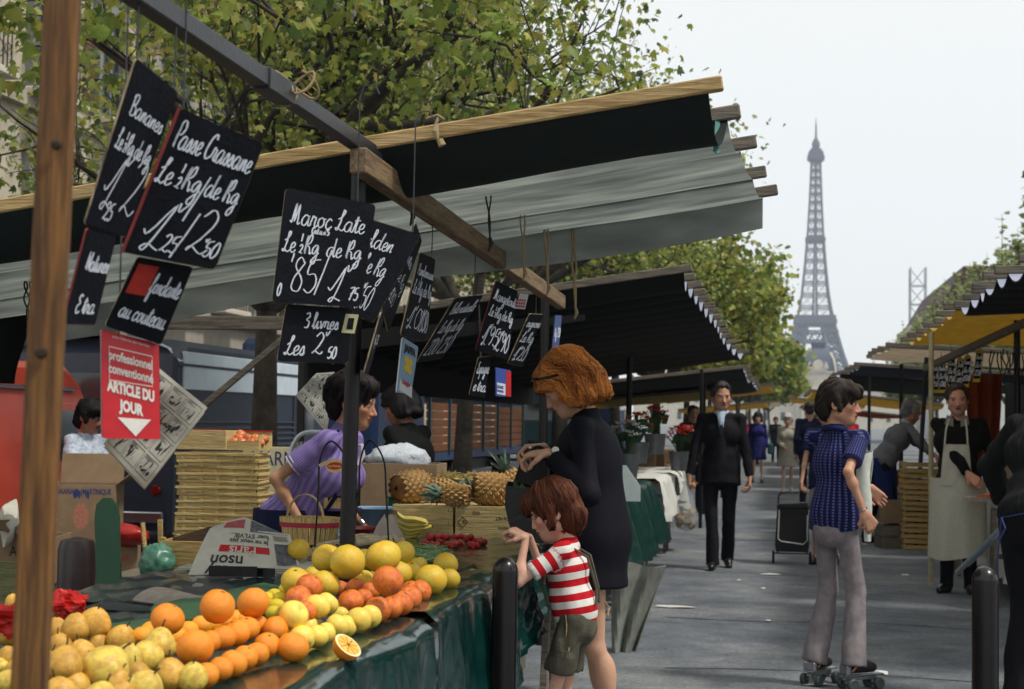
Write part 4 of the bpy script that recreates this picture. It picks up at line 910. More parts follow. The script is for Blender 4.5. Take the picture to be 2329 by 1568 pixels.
# ================================================================== tables and plastic sheets
PLAS = M('green_plastic_sheet', (10, 46, 44), .16, .3, 5, .35, 14, spec=.55, stretch=(1, .5, 1), coat=.25); TW = wood('table_plank', (120, 92, 56), (92, 66, 38), 'y')
def wr(x, y, s_=0):
    return .5 * math.sin(x * 9 + y * 3.7 + s_) + .35 * math.sin(x * 17 - y * 11 + 2 * s_) + .25 * math.sin(x * 31 + y * 23 + s_ * 3)
def table(label, y0, y1, xf, xb, z):
    t = thing('market_table', label, 'table', ((xf + xb) / 2, (y0 + y1) / 2, 0))
    n = 6
    for i in range(n): x = xb + (i + .5) * (xf - xb) / n; part('plank', TW, t, lambda m: m.box((x, (y0 + y1) / 2, z - .016), (abs(xf - xb) / n - .006, y1 - y0, .028), b=.003))
    for y in (y0 + .35, y1 - .35):
        for x in (xf - .14, xb + .14):
            part('leg', OLDW, t, lambda m: (m.bar((x, y - .16, 0), (x, y + .02, z - .03), .035, .045, .003), m.bar((x, y + .2, 0), (x, y + .06, z - .03), .035, .045, .003)))
        part('crossbar', OLDW, t, lambda m: m.bar((xf - .14, y + .02, .38), (xb + .14, y + .02, .38), .03, .04, .003))
    return t
table('plank trestle table carrying the pears and oranges', 1.55, 4.16, -.955, -2.05, .838)
table('plank trestle table carrying the strawberries and pineapples', 4.19, 8.0, -.955, -2.08, .846)
def sheet_cloth(label, y0, y1, xf, xb, z, drop, sd_, nu=110, nv=70, mat=None, name='plastic_sheet', fold=.035, cut=None, cat='sheet'):
    def fn(u, v):
        y = y0 + (y1 - y0) * u; top = .62
        if v < top:
            s_ = v / top; x = xb + (xf - xb) * s_; zz = z + .004 + .005 * (wr(x * 1.6, y * 1.3, sd_) + 1) + .003 * abs(math.sin(x * 40 + y * 17 + 3 * math.sin(y * 5))) + .008 * max(0, math.sin(y * 6 + x * 14 + sd_)) ** 4 * (s_ > .72) 
            if s_ > .95: zz -= .006 * ((s_ - .95) / .05) ** 2
            return (x + .004 * wr(y, x, 1) * (s_ > .9), y, zz)
        s_ = (v - top) / (1 - top); dz = drop if not cut else cut(u)
        fo = math.sin(y * 15 + sd_) + .6 * math.sin(y * 27 + 1.3 + sd_ * 2) + .3 * math.sin(y * 61)
        x = xf + .012 + fold * 1.5 * s_ ** .7 * (.5 + .5 * fo) + .012 * math.sin(s_ * 3 + y * 5) + .006 * math.sin(s_ * 22 + y * 40) * s_
        return (x, y + .02 * s_ * math.sin(y * 9 + sd_), z - .002 - dz * s_)
    o = solo(name, mat or PLAS, lambda m: m.sheet(fn, nu, nv, .0015), label, cat, ang=60)
    return o
sheet_cloth('dark green plastic sheet over the table of pears and oranges', 1.5, 4.16, -.94, -2.06, .84, .62, .4)
sheet_cloth('dark green plastic sheet over the table of strawberries, hanging at a slant', 4.2, 8.02, -.935, -2.09, .848, .5, 2.1, cut=lambda u: .52 - .30 * min(1, max(0, (u - .18) / .3)) + .15 * max(0, u - .6))
# red crate of paper etc. on this table come with the goods
# ================================================================== fruit on the tables
def ball(name, mat, fn, nu=22, nv=16):
    V = []; F = []
    for j in range(nv + 1):
        th = PI * j / nv
        for i in range(nu):
            ph = 2 * PI * i / nu; V.append(fn(th, ph))
    for j in range(nv):
        for i in range(nu):
            a, b, c, d = j * nu + i, j * nu + (i + 1) % nu, (j + 1) * nu + (i + 1) % nu, (j + 1) * nu + i
            F.append((a, d, c, b))
    return mesh(name, V, F, mat)
def sph(th, ph, r=1.): return (r * math.sin(th) * math.cos(ph), r * math.sin(th) * math.sin(ph), r * math.cos(th))
def orange_fn(s_):
    def f(th, ph):
        r = 1 - .10 * math.exp(-(th / .22) ** 2) - .03 * math.exp(-((PI - th) / .2) ** 2) + .012 * math.sin(ph * 3 + s_) * math.sin(th) + .01 * math.sin(ph * 5 - s_ + th * 3)
        x, y, z = sph(th, ph, r); return (x, y, z * .96)
    return f
def apple_fn(s_):
    def f(th, ph):
        r = .98 - .42 * math.exp(-(th / .35) ** 2) - .2 * math.exp(-((PI - th) / .3) ** 2) + .03 * math.cos(5 * ph + s_) * (th / PI) ** 2
        x, y, z = sph(th, ph, r); k = 1 - .1 * max(0, -z); return (x * k, y * k, z * .98 + .08)
    return f
def pear_fn(s_):
    def f(th, ph):
        z = math.cos(th); rr = math.sin(th) * (1.0 - .20 * max(0, z + .1) ** 1.2); rr *= 1 + .025 * math.sin(ph * 2 + s_) + .012 * math.sin(ph * 3 + th * 3 + s_)
        zz = z * (1.12 if z > 0 else .95) - .12 * math.exp(-((PI - th) / .3) ** 2) * -1; return (rr * math.cos(ph), rr * math.sin(ph), zz)
    return f
OR_M = M('orange_peel', (240, 144, 36), .38, .10, 3, .35, 26, spec=.45, rnd=.10, sub=.05); OR2 = M('pale_orange_peel', (240, 158, 38), .4, .08, 3, .3, 26, spec=.4, rnd=.08); BLOOD = M('red_orange_peel', (226, 124, 40), .3, .18, 2.5, .35, 24, spec=.5, col2=(206, 92, 36), rnd=.1)
GRAPE = M('grapefruit_peel', (214, 170, 46), .4, .12, 2.5, .22, 24, spec=.4, col2=(206, 182, 62), rnd=.07); APPL = M('yellow_apple_skin', (238, 202, 88), .38, .1, 2, .03, 20, spec=.4, col2=(228, 200, 88), rnd=.1); LEMON = M('lemon_peel', (216, 188, 40), .42, .1, 3, .25, 22, rnd=.06)
PEARM = M('russet_pear_skin', (206, 160, 68), .5, .16, 2.2, .03, 22, col2=(182, 134, 58), spec=.35, rnd=.14); PEARG = M('yellow_green_pear_skin', (212, 188, 84), .48, .14, 2.4, .03, 22, col2=(190, 152, 70), spec=.35, rnd=.1); STEM = M('brown_stem', (62, 46, 34), .8, .2, 20)
CALYX = M('dry_calyx', (84, 80, 44), .8, .2, 20)
FM = {}
for k, fnf, mm in (('orange', orange_fn, OR_M), ('pale_orange', orange_fn, OR2), ('blood', orange_fn, BLOOD), ('grapefruit', orange_fn, GRAPE), ('apple', apple_fn, APPL), ('lemon', lambda s_: (lambda th, ph: (lambda p: (p[0], p[1], p[2] * 1.22 * (1 + .06 * abs(math.cos(th)) ** 8)))(sph(th, ph))), LEMON), ('pear', pear_fn, PEARM), ('pearg', pear_fn, PEARG)):
    FM[k] = [ball(k, mm, fnf(s_)) for s_ in (0., 2.1, 4.2)]
st = MB(); st.tube([(0, 0, .0), (.03, 0, .25), (.1, .02, .5)], [.06, .045, .06], 6); STM = mesh('stem', st.V, st.F, STEM)
st = MB(); st.prism([(math.cos(k * PI / 5) * (.16 if k % 2 else .07), math.sin(k * PI / 5) * (.16 if k % 2 else .07)) for k in range(10)], (0, 0, -.02), (1, 0, 0), (0, 1, 0), .04); CAL = mesh('calyx', st.V, st.F, CALYX, False)
NAMES = {'orange': ('orange', 'bright orange with pored peel in the piled rows of oranges', 'orange', 'oranges on the green plastic sheet'), 'pale_orange': ('orange', 'paler yellow-orange in the back rows of the orange pile', 'orange', 'paler oranges of the pile'), 'blood': ('blood_orange', 'reddish orange lying between the yellow apples and the grapefruits', 'orange', 'reddish oranges by the black pole'),
         'grapefruit': ('grapefruit', 'yellow grapefruit heaped round the black pole', 'grapefruit', 'grapefruits heaped round the pole'), 'apple': ('apple', 'pale yellow-green apple in the rows between oranges', 'apple', 'yellow apples in rows'), 'lemon': ('lemon', 'small lemon behind the yellow apples', 'lemon', 'lemons behind the apples'),
         'pear': ('pear', 'brown russet pear of the heap beside the pine post', 'pear', 'russet pears in the heap'), 'pearg': ('pear', 'yellow-green pear of the heap beside the pine post', 'pear', 'yellow-green pears in the heap')}
FR = []
TZ = .853
def fruit(kind, zk, x, y, d, tier=0., rot=None, label=None, tz=TZ, stem=None):
    d *= 1.12 if kind.startswith('pear') else 1.06; X, Y = zm(zk, x, y); s_ = d / ZM[zk][2] / 1.58863; z = tz + .04
    for _ in range(6):
        p = atZ(X, Y, z); r = s_ / scl(p) / 2; z = tz + r * (.96 + 1.45 * tier)
    nm, lb, ct, gp = NAMES[kind]; o = link(nm, random.choice(FM[kind])); o.location = p; k_ = random.uniform(.95, 1.05); o.scale = (r * k_, r / k_, r * random.uniform(.94, 1.0))
    o.rotation_euler = rot if rot else (rw(.5), rw(.5), random.random() * 6.28)
    tag(o, label or lb, ct, None if label else gp); FR.append((kind, p, r))
    if kind.startswith('pear') and stem is not False: s2 = link('stem', STM, o); s2.location = (0, 0, 1.05)
    if kind in ('orange', 'blood', 'grapefruit') and random.random() < .5: c = link('calyx', CAL, o); c.location = (0, 0, .88)
    return o
# pears (measured in picture C)
for (k, x, y, d, t, rot) in (('pear', 75, 1010, 215, 1, (.2, .3, 0)), ('pear', 130, 720, 150, 2.0, None), ('pear', 85, 1235, 190, .7, None), ('pearg', 5, 1320, 150, .5, None), ('pearg', 70, 1460, 215, .1, (.9, .4, 1)), ('pear', 525, 985, 215, 1.1, (.15, .1, 0)), ('pear', 715, 960, 255, 1.15, (.1, -.2, 1)), ('pear', 885, 915, 270, 1.2, (.3, .35, 0)),
        ('pear', 600, 1310, 325, .55, (.1, .05, 2)), ('pear', 770, 1195, 230, .6, (.2, -.3, 0)), ('pearg', 982, 1345, 405, .1, (-.7, .5, 0)), ('pearg', 1195, 1260, 285, .25, (.2, .5, 0)), ('pear', 915, 1110, 200, .7, (.3, .1, 0)), ('pear', 1130, 1060, 240, .75, (.2, .5, 0)), ('pearg', 1370, 1235, 285, .2, (0, 1.45, .2)), ('pearg', 1490, 1125, 290, .45, (-.1, .1, 0)),
        ('pear', 1600, 1405, 285, 0, (.1, -.1, 0)), ('pearg', 1800, 1425, 265, 0, (.4, .2, 0)), ('pearg', 1350, 1530, 330, 0, (.2, .6, 0)), ('pear', 570, 1590, 300, 0, None), ('pearg', 930, 1640, 320, 0, None), ('pear', 1130, 1600, 260, 0, None), ('pear', 330, 1180, 260, .8, None), ('pear', 330, 1450, 300, .1, None), ('pear', 290, 930, 230, 1.3, None), ('pear', 700, 1500, 260, 0, None), ('pear', 560, 1130, 220, .6, None), ('pear', 1080, 1480, 250, 0, None), ('pear', 1290, 1400, 230, 0, None), ('pear', 820, 1330, 240, 0, None), ('pear', 900, 1220, 200, 0, None), ('pear', 640, 1150, 230, .1, None), ('pear', 450, 1330, 260, 0, None), ('pear', 200, 1350, 260, 0, None), ('pear', 180, 1080, 240, .4, None)):
    fruit(k, 'C', x, y, d, t, rot)
# oranges (picture A)
for (x, y, d, t) in ((1310, 1480, 162, 0), (1400, 1440, 155, 0), (1482, 1405, 172, 0), (1560, 1368, 155, 0), (1632, 1348, 155, 0), (1700, 1290, 162, 0.2), (1862, 1302, 190, 0), (1240, 1300, 228, .55), (1335, 1268, 150, .7), (1420, 1240, 162, .75), (1502, 1212, 172, .75), (1572, 1185, 155, .75), (1628, 1165, 150, .75), (1752, 1185, 160, .6), (1900, 1215, 130, .3), (1065, 1122, 205, 1.3), (1382, 1042, 215, 1.5), (1610, 1018, 190, 1.5)): fruit('orange', 'A', x, y, d, t)
for (x, y, d, t) in ((790, 1235, 140, .3), (830, 1260, 120, 0), (905, 1235, 135, .3), (960, 1200, 130, .6), (1125, 1240, 135, .4), (1200, 1195, 120, .8), (1280, 1165, 130, .8), (1340, 1155, 130, .8), (1420, 1140, 120, .8), (1500, 1125, 125, .8), (1560, 1130, 130, .7), (1180, 1280, 130, 0), (1010, 1270, 130, 0), (1060, 1300, 130, 0)): fruit('pale_orange', 'A', x, y, d, t)
# apples, red oranges, grapefruits, lemons (picture B)
for (x, y, d, t) in ((500, 1205, 255, 0), (635, 1185, 225, 0), (730, 1150, 200, 0), (830, 1090, 235, 0), (905, 1085, 205, 0), (1030, 1032, 245, 0), (1140, 1000, 225, 0), (410, 982, 280, .9), (640, 905, 240, .9), (730, 875, 215, .9), (870, 920, 140, .3), (930, 915, 140, .3), (860, 980, 160, .2), (560, 1080, 190, .2), (450, 1120, 180, .1)): fruit('apple', 'B', x, y, d, t, (rw(1.0), rw(1.0), rw(3)))
for (x, y, d, t) in ((570, 712, 250, .9), (465, 820, 250, .6), (520, 870, 220, .5), (530, 945, 215, .9), (960, 850, 235, .3), (1080, 815, 180, .5), (1010, 715, 180, .6), (1150, 745, 170, .6), (1310, 650, 282, 1.35), (1215, 925, 250, 0), (1345, 905, 215, 0), (1430, 862, 235, 0), (1515, 815, 225, 0), (1610, 755, 225, 0), (1530, 745, 190, .2), (1380, 790, 200, .1), (880, 730, 180, .4)): fruit('blood', 'B', x, y, d, t)
for (x, y, d, t) in ((730, 440, 265, 1.3), (930, 472, 322, 1.2), (1085, 450, 200, 1.1), (1265, 425, 312, 1.3), (1440, 390, 235, 1.1), (1415, 585, 245, .4), (1520, 565, 200, .3), (1600, 505, 160, .2), (1715, 645, 292, 0), (1855, 500, 230, 0), (1890, 635, 205, 0), (440, 655, 265, .6), (600, 600, 170, .6), (715, 685, 265, .6), (1075, 665, 225, .5), (470, 352, 200, .6), (1250, 620, 220, .2), (900, 620, 230, .4)): fruit('grapefruit', 'B', x, y, d, t)
for (x, y, d, t) in ((180, 815, 115, 0.4), (240, 785, 115, .4), (340, 740, 125, .4), (310, 815, 130, .3), (260, 890, 135, .2), (235, 955, 140, .2), (390, 770, 110, .3), (150, 870, 120, .2)): fruit('lemon', 'B', x, y, d, t, (1.5, 0, rw(3)))
# the halved orange on the sheet
PULP = M('orange_pulp', (240, 176, 70), .3, .2, 20, .3, 60, spec=.5); PITH = M('pith', (236, 220, 170), .6, .08, 20)
X, Y = zm('B', 935, 1260); p = atZ(X, Y, .885); rr = .035
ho = thing('orange_half', 'half orange lying cut side up on the green sheet', 'orange', (p.x, p.y, .853))
hm = Vector((.62, -.22, .75)).normalized().to_track_quat('Z', 'Y').to_matrix()
part('peel', OR_M, ho, lambda m: m.lathe([(rr * math.sin(a), -rr * math.cos(a)) for a in np.linspace(.02, PI / 2, 10)] + [(rr * .92, 0)], 26, p, hm)); part('pith', PITH, ho, lambda m: m.lathe([(rr * .985, .0004), (rr * .8, .0008)], 26, p, hm))
for k in range(9): part('segment', PULP, ho, lambda m: m.prism([(.08 * rr, 0)] + [(rr * .84 * math.cos(a), rr * .84 * math.sin(a)) for a in np.linspace(-.31, .31, 6)], p + hm @ Vector((0, 0, .0008)), hm @ Vector((math.cos(k * .698), math.sin(k * .698), 0)), hm @ Vector((-math.sin(k * .698), math.cos(k * .698), 0)), .0012))

# ------------------------------------------------------------------ strawberries, beans, asparagus, bananas, pineapples
STRAW = M('strawberry_skin', (178, 26, 34), .35, .2, 4, .4, 18, spec=.5, rnd=.15); SEP = M('strawberry_leaf', (96, 116, 52), .7, .2, 10)
sm = ball('strawberry', STRAW, lambda th, ph: (lambda p: (p[0] * (1 - .25 * max(0, p[2])), p[1] * (1 - .25 * max(0, p[2])), p[2] * 1.2))(sph(th, ph)), 12, 9)
mm_ = MB()
for k in range(6): a = k * 1.047; mm_.add([(0, 0, -1.15), (.35 * math.cos(a - .35), .35 * math.sin(a - .35), -1.2), (.95 * math.cos(a), .95 * math.sin(a), -1.12), (.35 * math.cos(a + .35), .35 * math.sin(a + .35), -1.2)], [(0, 1, 2, 3)])
cm = mesh('hull', mm_.V, mm_.F, SEP, False)
rd = random.Random(4)
for i, (x, y, t) in enumerate([(rd.uniform(1100, 1680), 1095 - rd.random() * 60, 0) for _ in range(26)] + [(rd.uniform(1150, 1560), 1020 - rd.random() * 20, 1) for _ in range(12)] + [(rd.uniform(1560, 1690), 1050 + rw(14), 0) for _ in range(6)]):
    X, Y = zm('D', x, y); p = atZ(X, Y, .862 + .012 + .02 * t); o = link('strawberry', sm); o.location = p; r = rd.uniform(.011, .0155); o.scale = (r, r, r); o.rotation_euler = (rd.uniform(0, 3.1), rd.uniform(-1, 1), rd.uniform(0, 6))
    tag(o, 'red strawberry in the loose heap before the wooden boxes', 'strawberry', 'strawberries heaped on the sheet'); c = link('hull', cm, o)
BEAN = M('green_bean', (112, 140, 92), .5, .2, 30, spec=.4, rnd=.1)
m = MB()
for i in range(150):
    X, Y = zm('D', 1170 + rd.gauss(0, 75), 1165 + rd.gauss(0, 34)); h_ = .862 + max(0, .045 - .0006 * abs(X - 965)) * rd.random(); p = atZ(X, Y, h_); a = rd.uniform(0, 6.28); l_ = rd.uniform(.03, .055)
    d_ = Vector((math.cos(a), math.sin(a), rd.uniform(-.25, .25))); n_ = Vector((-d_.y, d_.x, 0)) * rd.uniform(-.015, .015)
    m.tube([p - d_ * l_, p + n_, p + d_ * l_], [.0015, .0042, .0015], 5)
o = m.build('green_beans', BEAN); tag(o, 'loose heap of green beans beside the grapefruits', 'beans', kind='stuff')
ASP = M('pale_asparagus', (186, 172, 138), .6, .2, 15, .2, 60, col2=(160, 140, 108))
i = 0
for (x0, y0, x1, y1, r_) in ((500, 440, 760, 350, .017), (640, 345, 1010, 265, .015), (1000, 300, 1490, 285, .016), (990, 250, 1250, 245, .015), (1010, 275, 1420, 262, .016), (600, 390, 900, 330, .014)):
    a, b = atZ(*zm('B', x0, y0), .885), atZ(*zm('B', x1, y1), .885); s_, u, d_ = frame(b - a)
    def f(m):
        P = [a.lerp(b, t) + u * .006 * math.sin(t * 5) + s_ * .008 * math.sin(t * 4 + x0) for t in np.linspace(0, 1, 9)]; m.tube(P, [r_ * k for k in (.9, 1, 1, 1, 1, .95, .9, .8, .35)], 9)
        for t in (.35, .5, .65, .78, .88): q = a.lerp(b, t); m.lathe([(r_ * 1.02, -.012), (r_ * .9, .012), (.002, .02)], 8, q + u * r_ * .25, d_.to_track_quat('Z', 'Y').to_matrix())
    solo('asparagus_spear', ASP, f, 'thick pale asparagus spear behind the grapefruits', 'asparagus', 'asparagus spears on the sheet')
BAN = M('banana_skin', (206, 180, 78), .5, .12, 4, .05, 20, col2=(190, 172, 88), spec=.35); BTIP = M('banana_tip', (60, 52, 30), .8, .2, 20)
bn = thing('banana_bunch', 'bunch of yellow bananas with dark tips before the wooden box', 'bananas', atZ(*zm('D', 990, 960), .855))
for (pts, r_) in (((( 835, 770), (870, 850), (980, 900), (1100, 895), (1160, 890)), .017), ((( 850, 775), (930, 840), (1030, 850), (1110, 870), (1150, 885)), .016), (((845, 800), (880, 890), (970, 945), (1100, 930), (1190, 915)), .017), (((850, 830), (900, 930), (980, 975), (1060, 960), (1120, 935)), .016), (((880, 930), (930, 1000), (1000, 1000), (1060, 990)), .016)):
    P = [Vector(v) for v in catmull([tuple(atY(*zm('D', x, y), 6.65 + .0002 * y)) for x, y in pts], 5)]; n = len(P); b_ = part('banana', BAN, bn, lambda m: m.tube(P, [r_ * (.35 + .65 * min(1, 3 * k / n)) * (1 if k < n * .8 else max(.25, 1 - 3.6 * (k / n - .8))) for k in range(n)], 7))
    part('tip', BTIP, b_, lambda m: m.tube([P[-1] - (P[-1] - P[-2]) * .3, P[-1] + (P[-1] - P[-2]) * .5], .005, 6))
part('crown', BTIP, bn, lambda m: m.tube([atY(*zm('D', 835, 790), 6.8), atY(*zm('D', 840, 760), 6.8)], [.02, .012], 8))
PINE = M('pineapple_rind', (112, 74, 38), .7, .3, 18, .2, 40, col2=(136, 98, 50), rnd=.12); PEYE = M('pineapple_eye', (164, 128, 78), .75, .3, 16, rnd=.1); PLF = M('pineapple_leaf', (76, 104, 92), .55, .25, 10, col2=(110, 130, 118)); PFL = M('pineapple_flesh', (176, 116, 36), .5, .25, 20, .4, 60)
def pineapple(c, axis, L, r, label, half=False, crown=True):
    ax = Vector(axis).normalized(); q = ax.to_track_quat('Z', 'Y').to_matrix(); c = Vector(c)
    t = thing('pineapple', label, 'pineapple', c - Vector((0, 0, r)), group='pineapples on the wooden boxes'); pr = lambda z: r * (1 - .28 * abs(z) ** 3) 
    part('rind', PINE, t, lambda m: m.lathe([(.01, -L / 2)] + [(pr(z) * (1 - .18 * (abs(z) > .9)), z * L / 2) for z in np.linspace(-.97, .97, 13)] + [(.01, L / 2)], 22, c, q))
    m = MB(); rows = max(5, int(L / .019)); n = 13
    for j in range(rows):
        z = -.92 + 1.84 * (j + .5) / rows; rr = pr(z)
        for i in range(n):
            a = 2 * PI * (i + .5 * (j % 2)) / n; o_ = Vector((rr * math.cos(a), rr * math.sin(a), z * L / 2)); tx = Vector((-math.sin(a), math.cos(a), 0)); tz = Vector((0, 0, 1)); nn = Vector((math.cos(a), math.sin(a), 0)); w_ = PI * rr / n * .98; h_ = L / rows * .9
            V = [o_ + tx * w_, o_ + tz * h_, o_ - tx * w_, o_ - tz * h_, o_ + nn * .0075 - tz * .002, o_ + nn * .013 - tz * .006]
            m.add([c + q @ v for v in V], [(0, 1, 4), (1, 2, 4), (2, 3, 5), (3, 0, 5), (0, 4, 5), (2, 5, 4)])
    e = m.build('eyes', PEYE, t, smooth=False); e['kind'] = 'stuff'
    if crown:
        for i in range(16):
            a = i * 2.4; k = i / 16; sp = .95 - .75 * k; l_ = .07 + .06 * k
            def f(m):
                d0 = Vector((math.cos(a) * math.sin(sp), math.sin(a) * math.sin(sp), math.cos(sp))); sd_ = Vector((-math.sin(a), math.cos(a), 0)); b0 = Vector((0, 0, L / 2 - .005)) + d0 * .012
                V = []
                for s2, w_ in ((0, .012), (.4, .011), (.75, .007), (1, .0006)):
                    pz = b0 + d0 * l_ * s2 + Vector((0, 0, -.02 * s2 * s2 * (1 - k))); V += [pz + sd_ * w_, pz + Vector((0, 0, -.003)), pz - sd_ * w_]
                m.add([c + q @ v for v in V], [(3 * a_ + b_, 3 * a_ + b_ + 1, 3 * a_ + b_ + 4, 3 * a_ + b_ + 3) for a_ in range(3) for b_ in range(2)])
            part('leaf', PLF, t, f)
    return t
BZT = 1.006
for (zx, zy, dpx, axis, lb, cr, Y) in ((990, 600, 320, (-.55, -.75, -.08), 'pineapple showing its dark base end, over the left wooden box', False, 7.1), (1300, 545, 230, (1, .12, .05), 'pineapple lying with its crown to the right in the row, middle one', True, 7.2), (1740, 600, 320, (-.9, -.35, .1), 'large golden pineapple next to the black shopping bag', True, 7.05)):
    X, Y_ = zm('D', zx, zy); p = atY(X, Y_, Y); r = dpx / 2.588 / 1.58863 / scl(p) / 2 * .92; p.z = BZT + r; pineapple(p, axis, r * 2.35, r, lb, crown=cr)
p = atY(*zm('D', 1420, 640), 6.95); pineapple((p.x, p.y, BZT + .048), (-1, .1, .03), .125, .046, 'small cut pineapple lying in front of the other pineapples', crown=True)
p = atY(*zm('D', 1880, 420), 7.25); pineapple((p.x + .02, p.y + .05, BZT + .09), (-.45, 0, .9), .13, .055, 'pineapple standing tilted behind the row with its crown up', crown=True)

# ------------------------------------------------------------------ boxes, baskets and paper on and behind the table
BOXW = wood('pale_poplar', (196, 174, 122), (172, 148, 98), 'x'); CRATEW = wood('crate_pine', (184, 156, 100), (150, 122, 74), 'x'); CARD = M('brown_cardboard', (138, 116, 90), .9, .1, 4, .1, 40, col2=(128, 106, 82)); INKB = M('blue_stencil', (50, 60, 110), .9, .2, 30); INKR = M('red_stencil', (176, 80, 60), .9, .3, 30); INKK = M('black_stencil', (44, 40, 38), .9, .2, 40)
def wbox(label, x0, x1, y0, y1, z0, z1, name='wooden_box', prints=(), mat=BOXW):
    t = thing(name, label, 'box', ((x0 + x1) / 2, (y0 + y1) / 2, z0), group=None); th = .008
    part('front_panel', mat, t, lambda m: m.box(((x0 + x1) / 2, y0, (z0 + z1) / 2), (x1 - x0, th, z1 - z0), b=.001)); part('back_panel', mat, t, lambda m: m.box(((x0 + x1) / 2, y1, (z0 + z1) / 2), (x1 - x0, th, z1 - z0), b=.001))
    for x in (x0 + th / 2, x1 - th / 2): part('side_panel', mat, t, lambda m: m.box((x, (y0 + y1) / 2, (z0 + z1) / 2), (th, y1 - y0 - th, z1 - z0 - .002), b=.001))
    part('lid', mat, t, lambda m: m.box(((x0 + x1) / 2, (y0 + y1) / 2, z1 - .006), (x1 - x0 - .02, y1 - y0 - .012, .006)))
    for (tx, u, v, sz, mm, rt) in prints:
        m = MB(); print_on(m, tx, (x0 + (x1 - x0) * u, y0 - th / 2, z0 + (z1 - z0) * v), (1, 0, 0), (0, 0, 1), sz, .0004, .8, .001, rt); m.build('stencil', mm, t, smooth=False)
    return t
a, b = atY(893, 1190, 6.95), atY(1030, 1190, 6.95); c = atY(1178, 1190, 6.95)
wbox('pale wooden box with a knot, behind the bananas', a.x, b.x, 6.95, 7.3, .858, 1.005, prints=(('1', .93, .8, .02, INKK, 0), ('1', .93, .4, .02, INKK, 0)))
bt = wbox('pale wooden box stamped with a diamond mark, behind the strawberries', b.x + .012, c.x + .03, 6.95, 7.3, .858, 1.005, prints=(('0505', .3, .84, .022, INKK, PI), ('10 Kgs NET', .72, .68, .022, INKK, PI), ('transports', .72, .36, .018, INKK, PI), ('II', .12, .45, .022, INKK, 0)))
m = MB(); q0 = Vector((b.x + .012 + .035, 6.945, .931))
for k in range(4):
    a0, a1 = k * PI / 2, (k + 1) * PI / 2; m.bar(q0 + Vector((.024 * math.cos(a0), 0, .024 * math.sin(a0))), q0 + Vector((.024 * math.cos(a1), 0, .024 * math.sin(a1))), .002, .0025)
m.build('diamond_mark', INKK, bt, smooth=False)
def carton(label, cx, cy, z0, sx, sy, sz, rz=0., flaps=(), prints=(), name='cardboard_carton', open_=True, mat=CARD):
    t = thing(name, label, 'carton', (cx, cy, z0), rz); th = .006; rot = Matrix.Rotation(rz, 3, 'Z'); W = lambda x, y, z: Vector((cx, cy, z0)) + rot @ Vector((x, y, z))
    for nm, c_, s_ in (('front_panel', (0, -sy / 2, sz / 2), (sx, th, sz)), ('back_panel', (0, sy / 2, sz / 2), (sx, th, sz)), ('side_panel', (-sx / 2, 0, sz / 2), (th, sy - th, sz)), ('side_panel', (sx / 2, 0, sz / 2), (th, sy - th, sz)), ('bottom', (0, 0, .004), (sx - th, sy - th, th))):
        part(nm, mat, t, lambda m: m.box(W(*c_), s_, rot, .0015))
    if not open_: part('lid', mat, t, lambda m: m.box(W(0, 0, sz + .002), (sx, sy, th), rot, .0015))
    for side, ang_, l_ in flaps:
        def f(m):
            if side in 'fb':
                s_ = -1 if side == 'f' else 1; e = Vector((0, s_ * math.sin(ang_), math.cos(ang_))); m.box(W(0, s_ * sy / 2, sz) + rot @ (e * l_ / 2), (sx * .98, th, l_), rot @ Matrix.Rotation(-s_ * ang_, 3, 'X'), .001)
            else:
                s_ = -1 if side == 'l' else 1; e = Vector((s_ * math.sin(ang_), 0, math.cos(ang_))); m.box(W(s_ * sx / 2, 0, sz) + rot @ (e * l_ / 2), (th, sy * .98, l_), rot @ Matrix.Rotation(s_ * ang_, 3, 'Y'), .001)
        part('flap', mat, t, f)
    for (tx, u, v, size, mm, sx_) in prints:
        m = MB(); print_on(m, tx, W((u - .5) * sx, -sy / 2 - th / 2, v * sz), rot @ Vector((1, 0, 0)), (0, 0, 1), size, .001, sx_, .001); m.build('print', mm, t, smooth=False)
    return t, W, rot
# big cartons behind the pineapples
a, b = atY(815, 1120, 8.3), atY(985, 1120, 8.3); carton('large open brown carton holding a white net behind the pineapples', (a.x + b.x) / 2, 8.5, .82, b.x - a.x, .36, .33, .06)
a, b = atY(985, 1120, 8.1), atY(1095, 1120, 8.1); carton('brown carton with dry onions on top behind the pineapples', (a.x + b.x) / 2 + .01, 8.3, .85, b.x - a.x, .34, .23, -.03)
solo('trestle_bench', OLDW, lambda m: (m.box((-1.95, 8.45, .79), (1.3, .6, .05), b=.004), m.box((-2.5, 8.45, .385), (.05, .5, .76)), m.box((-1.4, 8.45, .385), (.05, .5, .76))), 'low plank bench under the brown cartons', 'bench')
NETM = M('white_net_bag', (176, 182, 190), .7, .25, 30, .6, 40)
p = atY(900, 1030, 8.45)
def lump(name, mat, c, r, seed, label, cat, amp=.25, freq=3., n=26):
    rg = np.random.default_rng(seed); V = []; F = []; nv = n // 2
    for j in range(nv + 1):
        for i in range(n):
            x = np.array(sph(PI * j / nv, 2 * PI * i / n)); k = 1 + amp * float(vnoise(x[None] * freq, seed)[0]) + amp * .5 * float(vnoise(x[None] * freq * 2.3, seed + 1)[0]); V.append((x[0] * r[0] * k, x[1] * r[1] * k, x[2] * r[2] * k))
    F = [(j * n + i, (j + 1) * n + i, (j + 1) * n + (i + 1) % n, j * n + (i + 1) % n) for j in range(nv) for i in range(n)]
    o = link(name, mesh(name, V, F, mat)); o.location = c; return tag(o, label, cat)
lump('net_bag', NETM, (p.x, 8.5, 1.17), (.17, .15, .085), 3, 'white net bag of garlic lying in the large carton', 'net bag', .2, 4)
STRAWM = M('dry_straw', (168, 146, 86), .9, .3, 40)
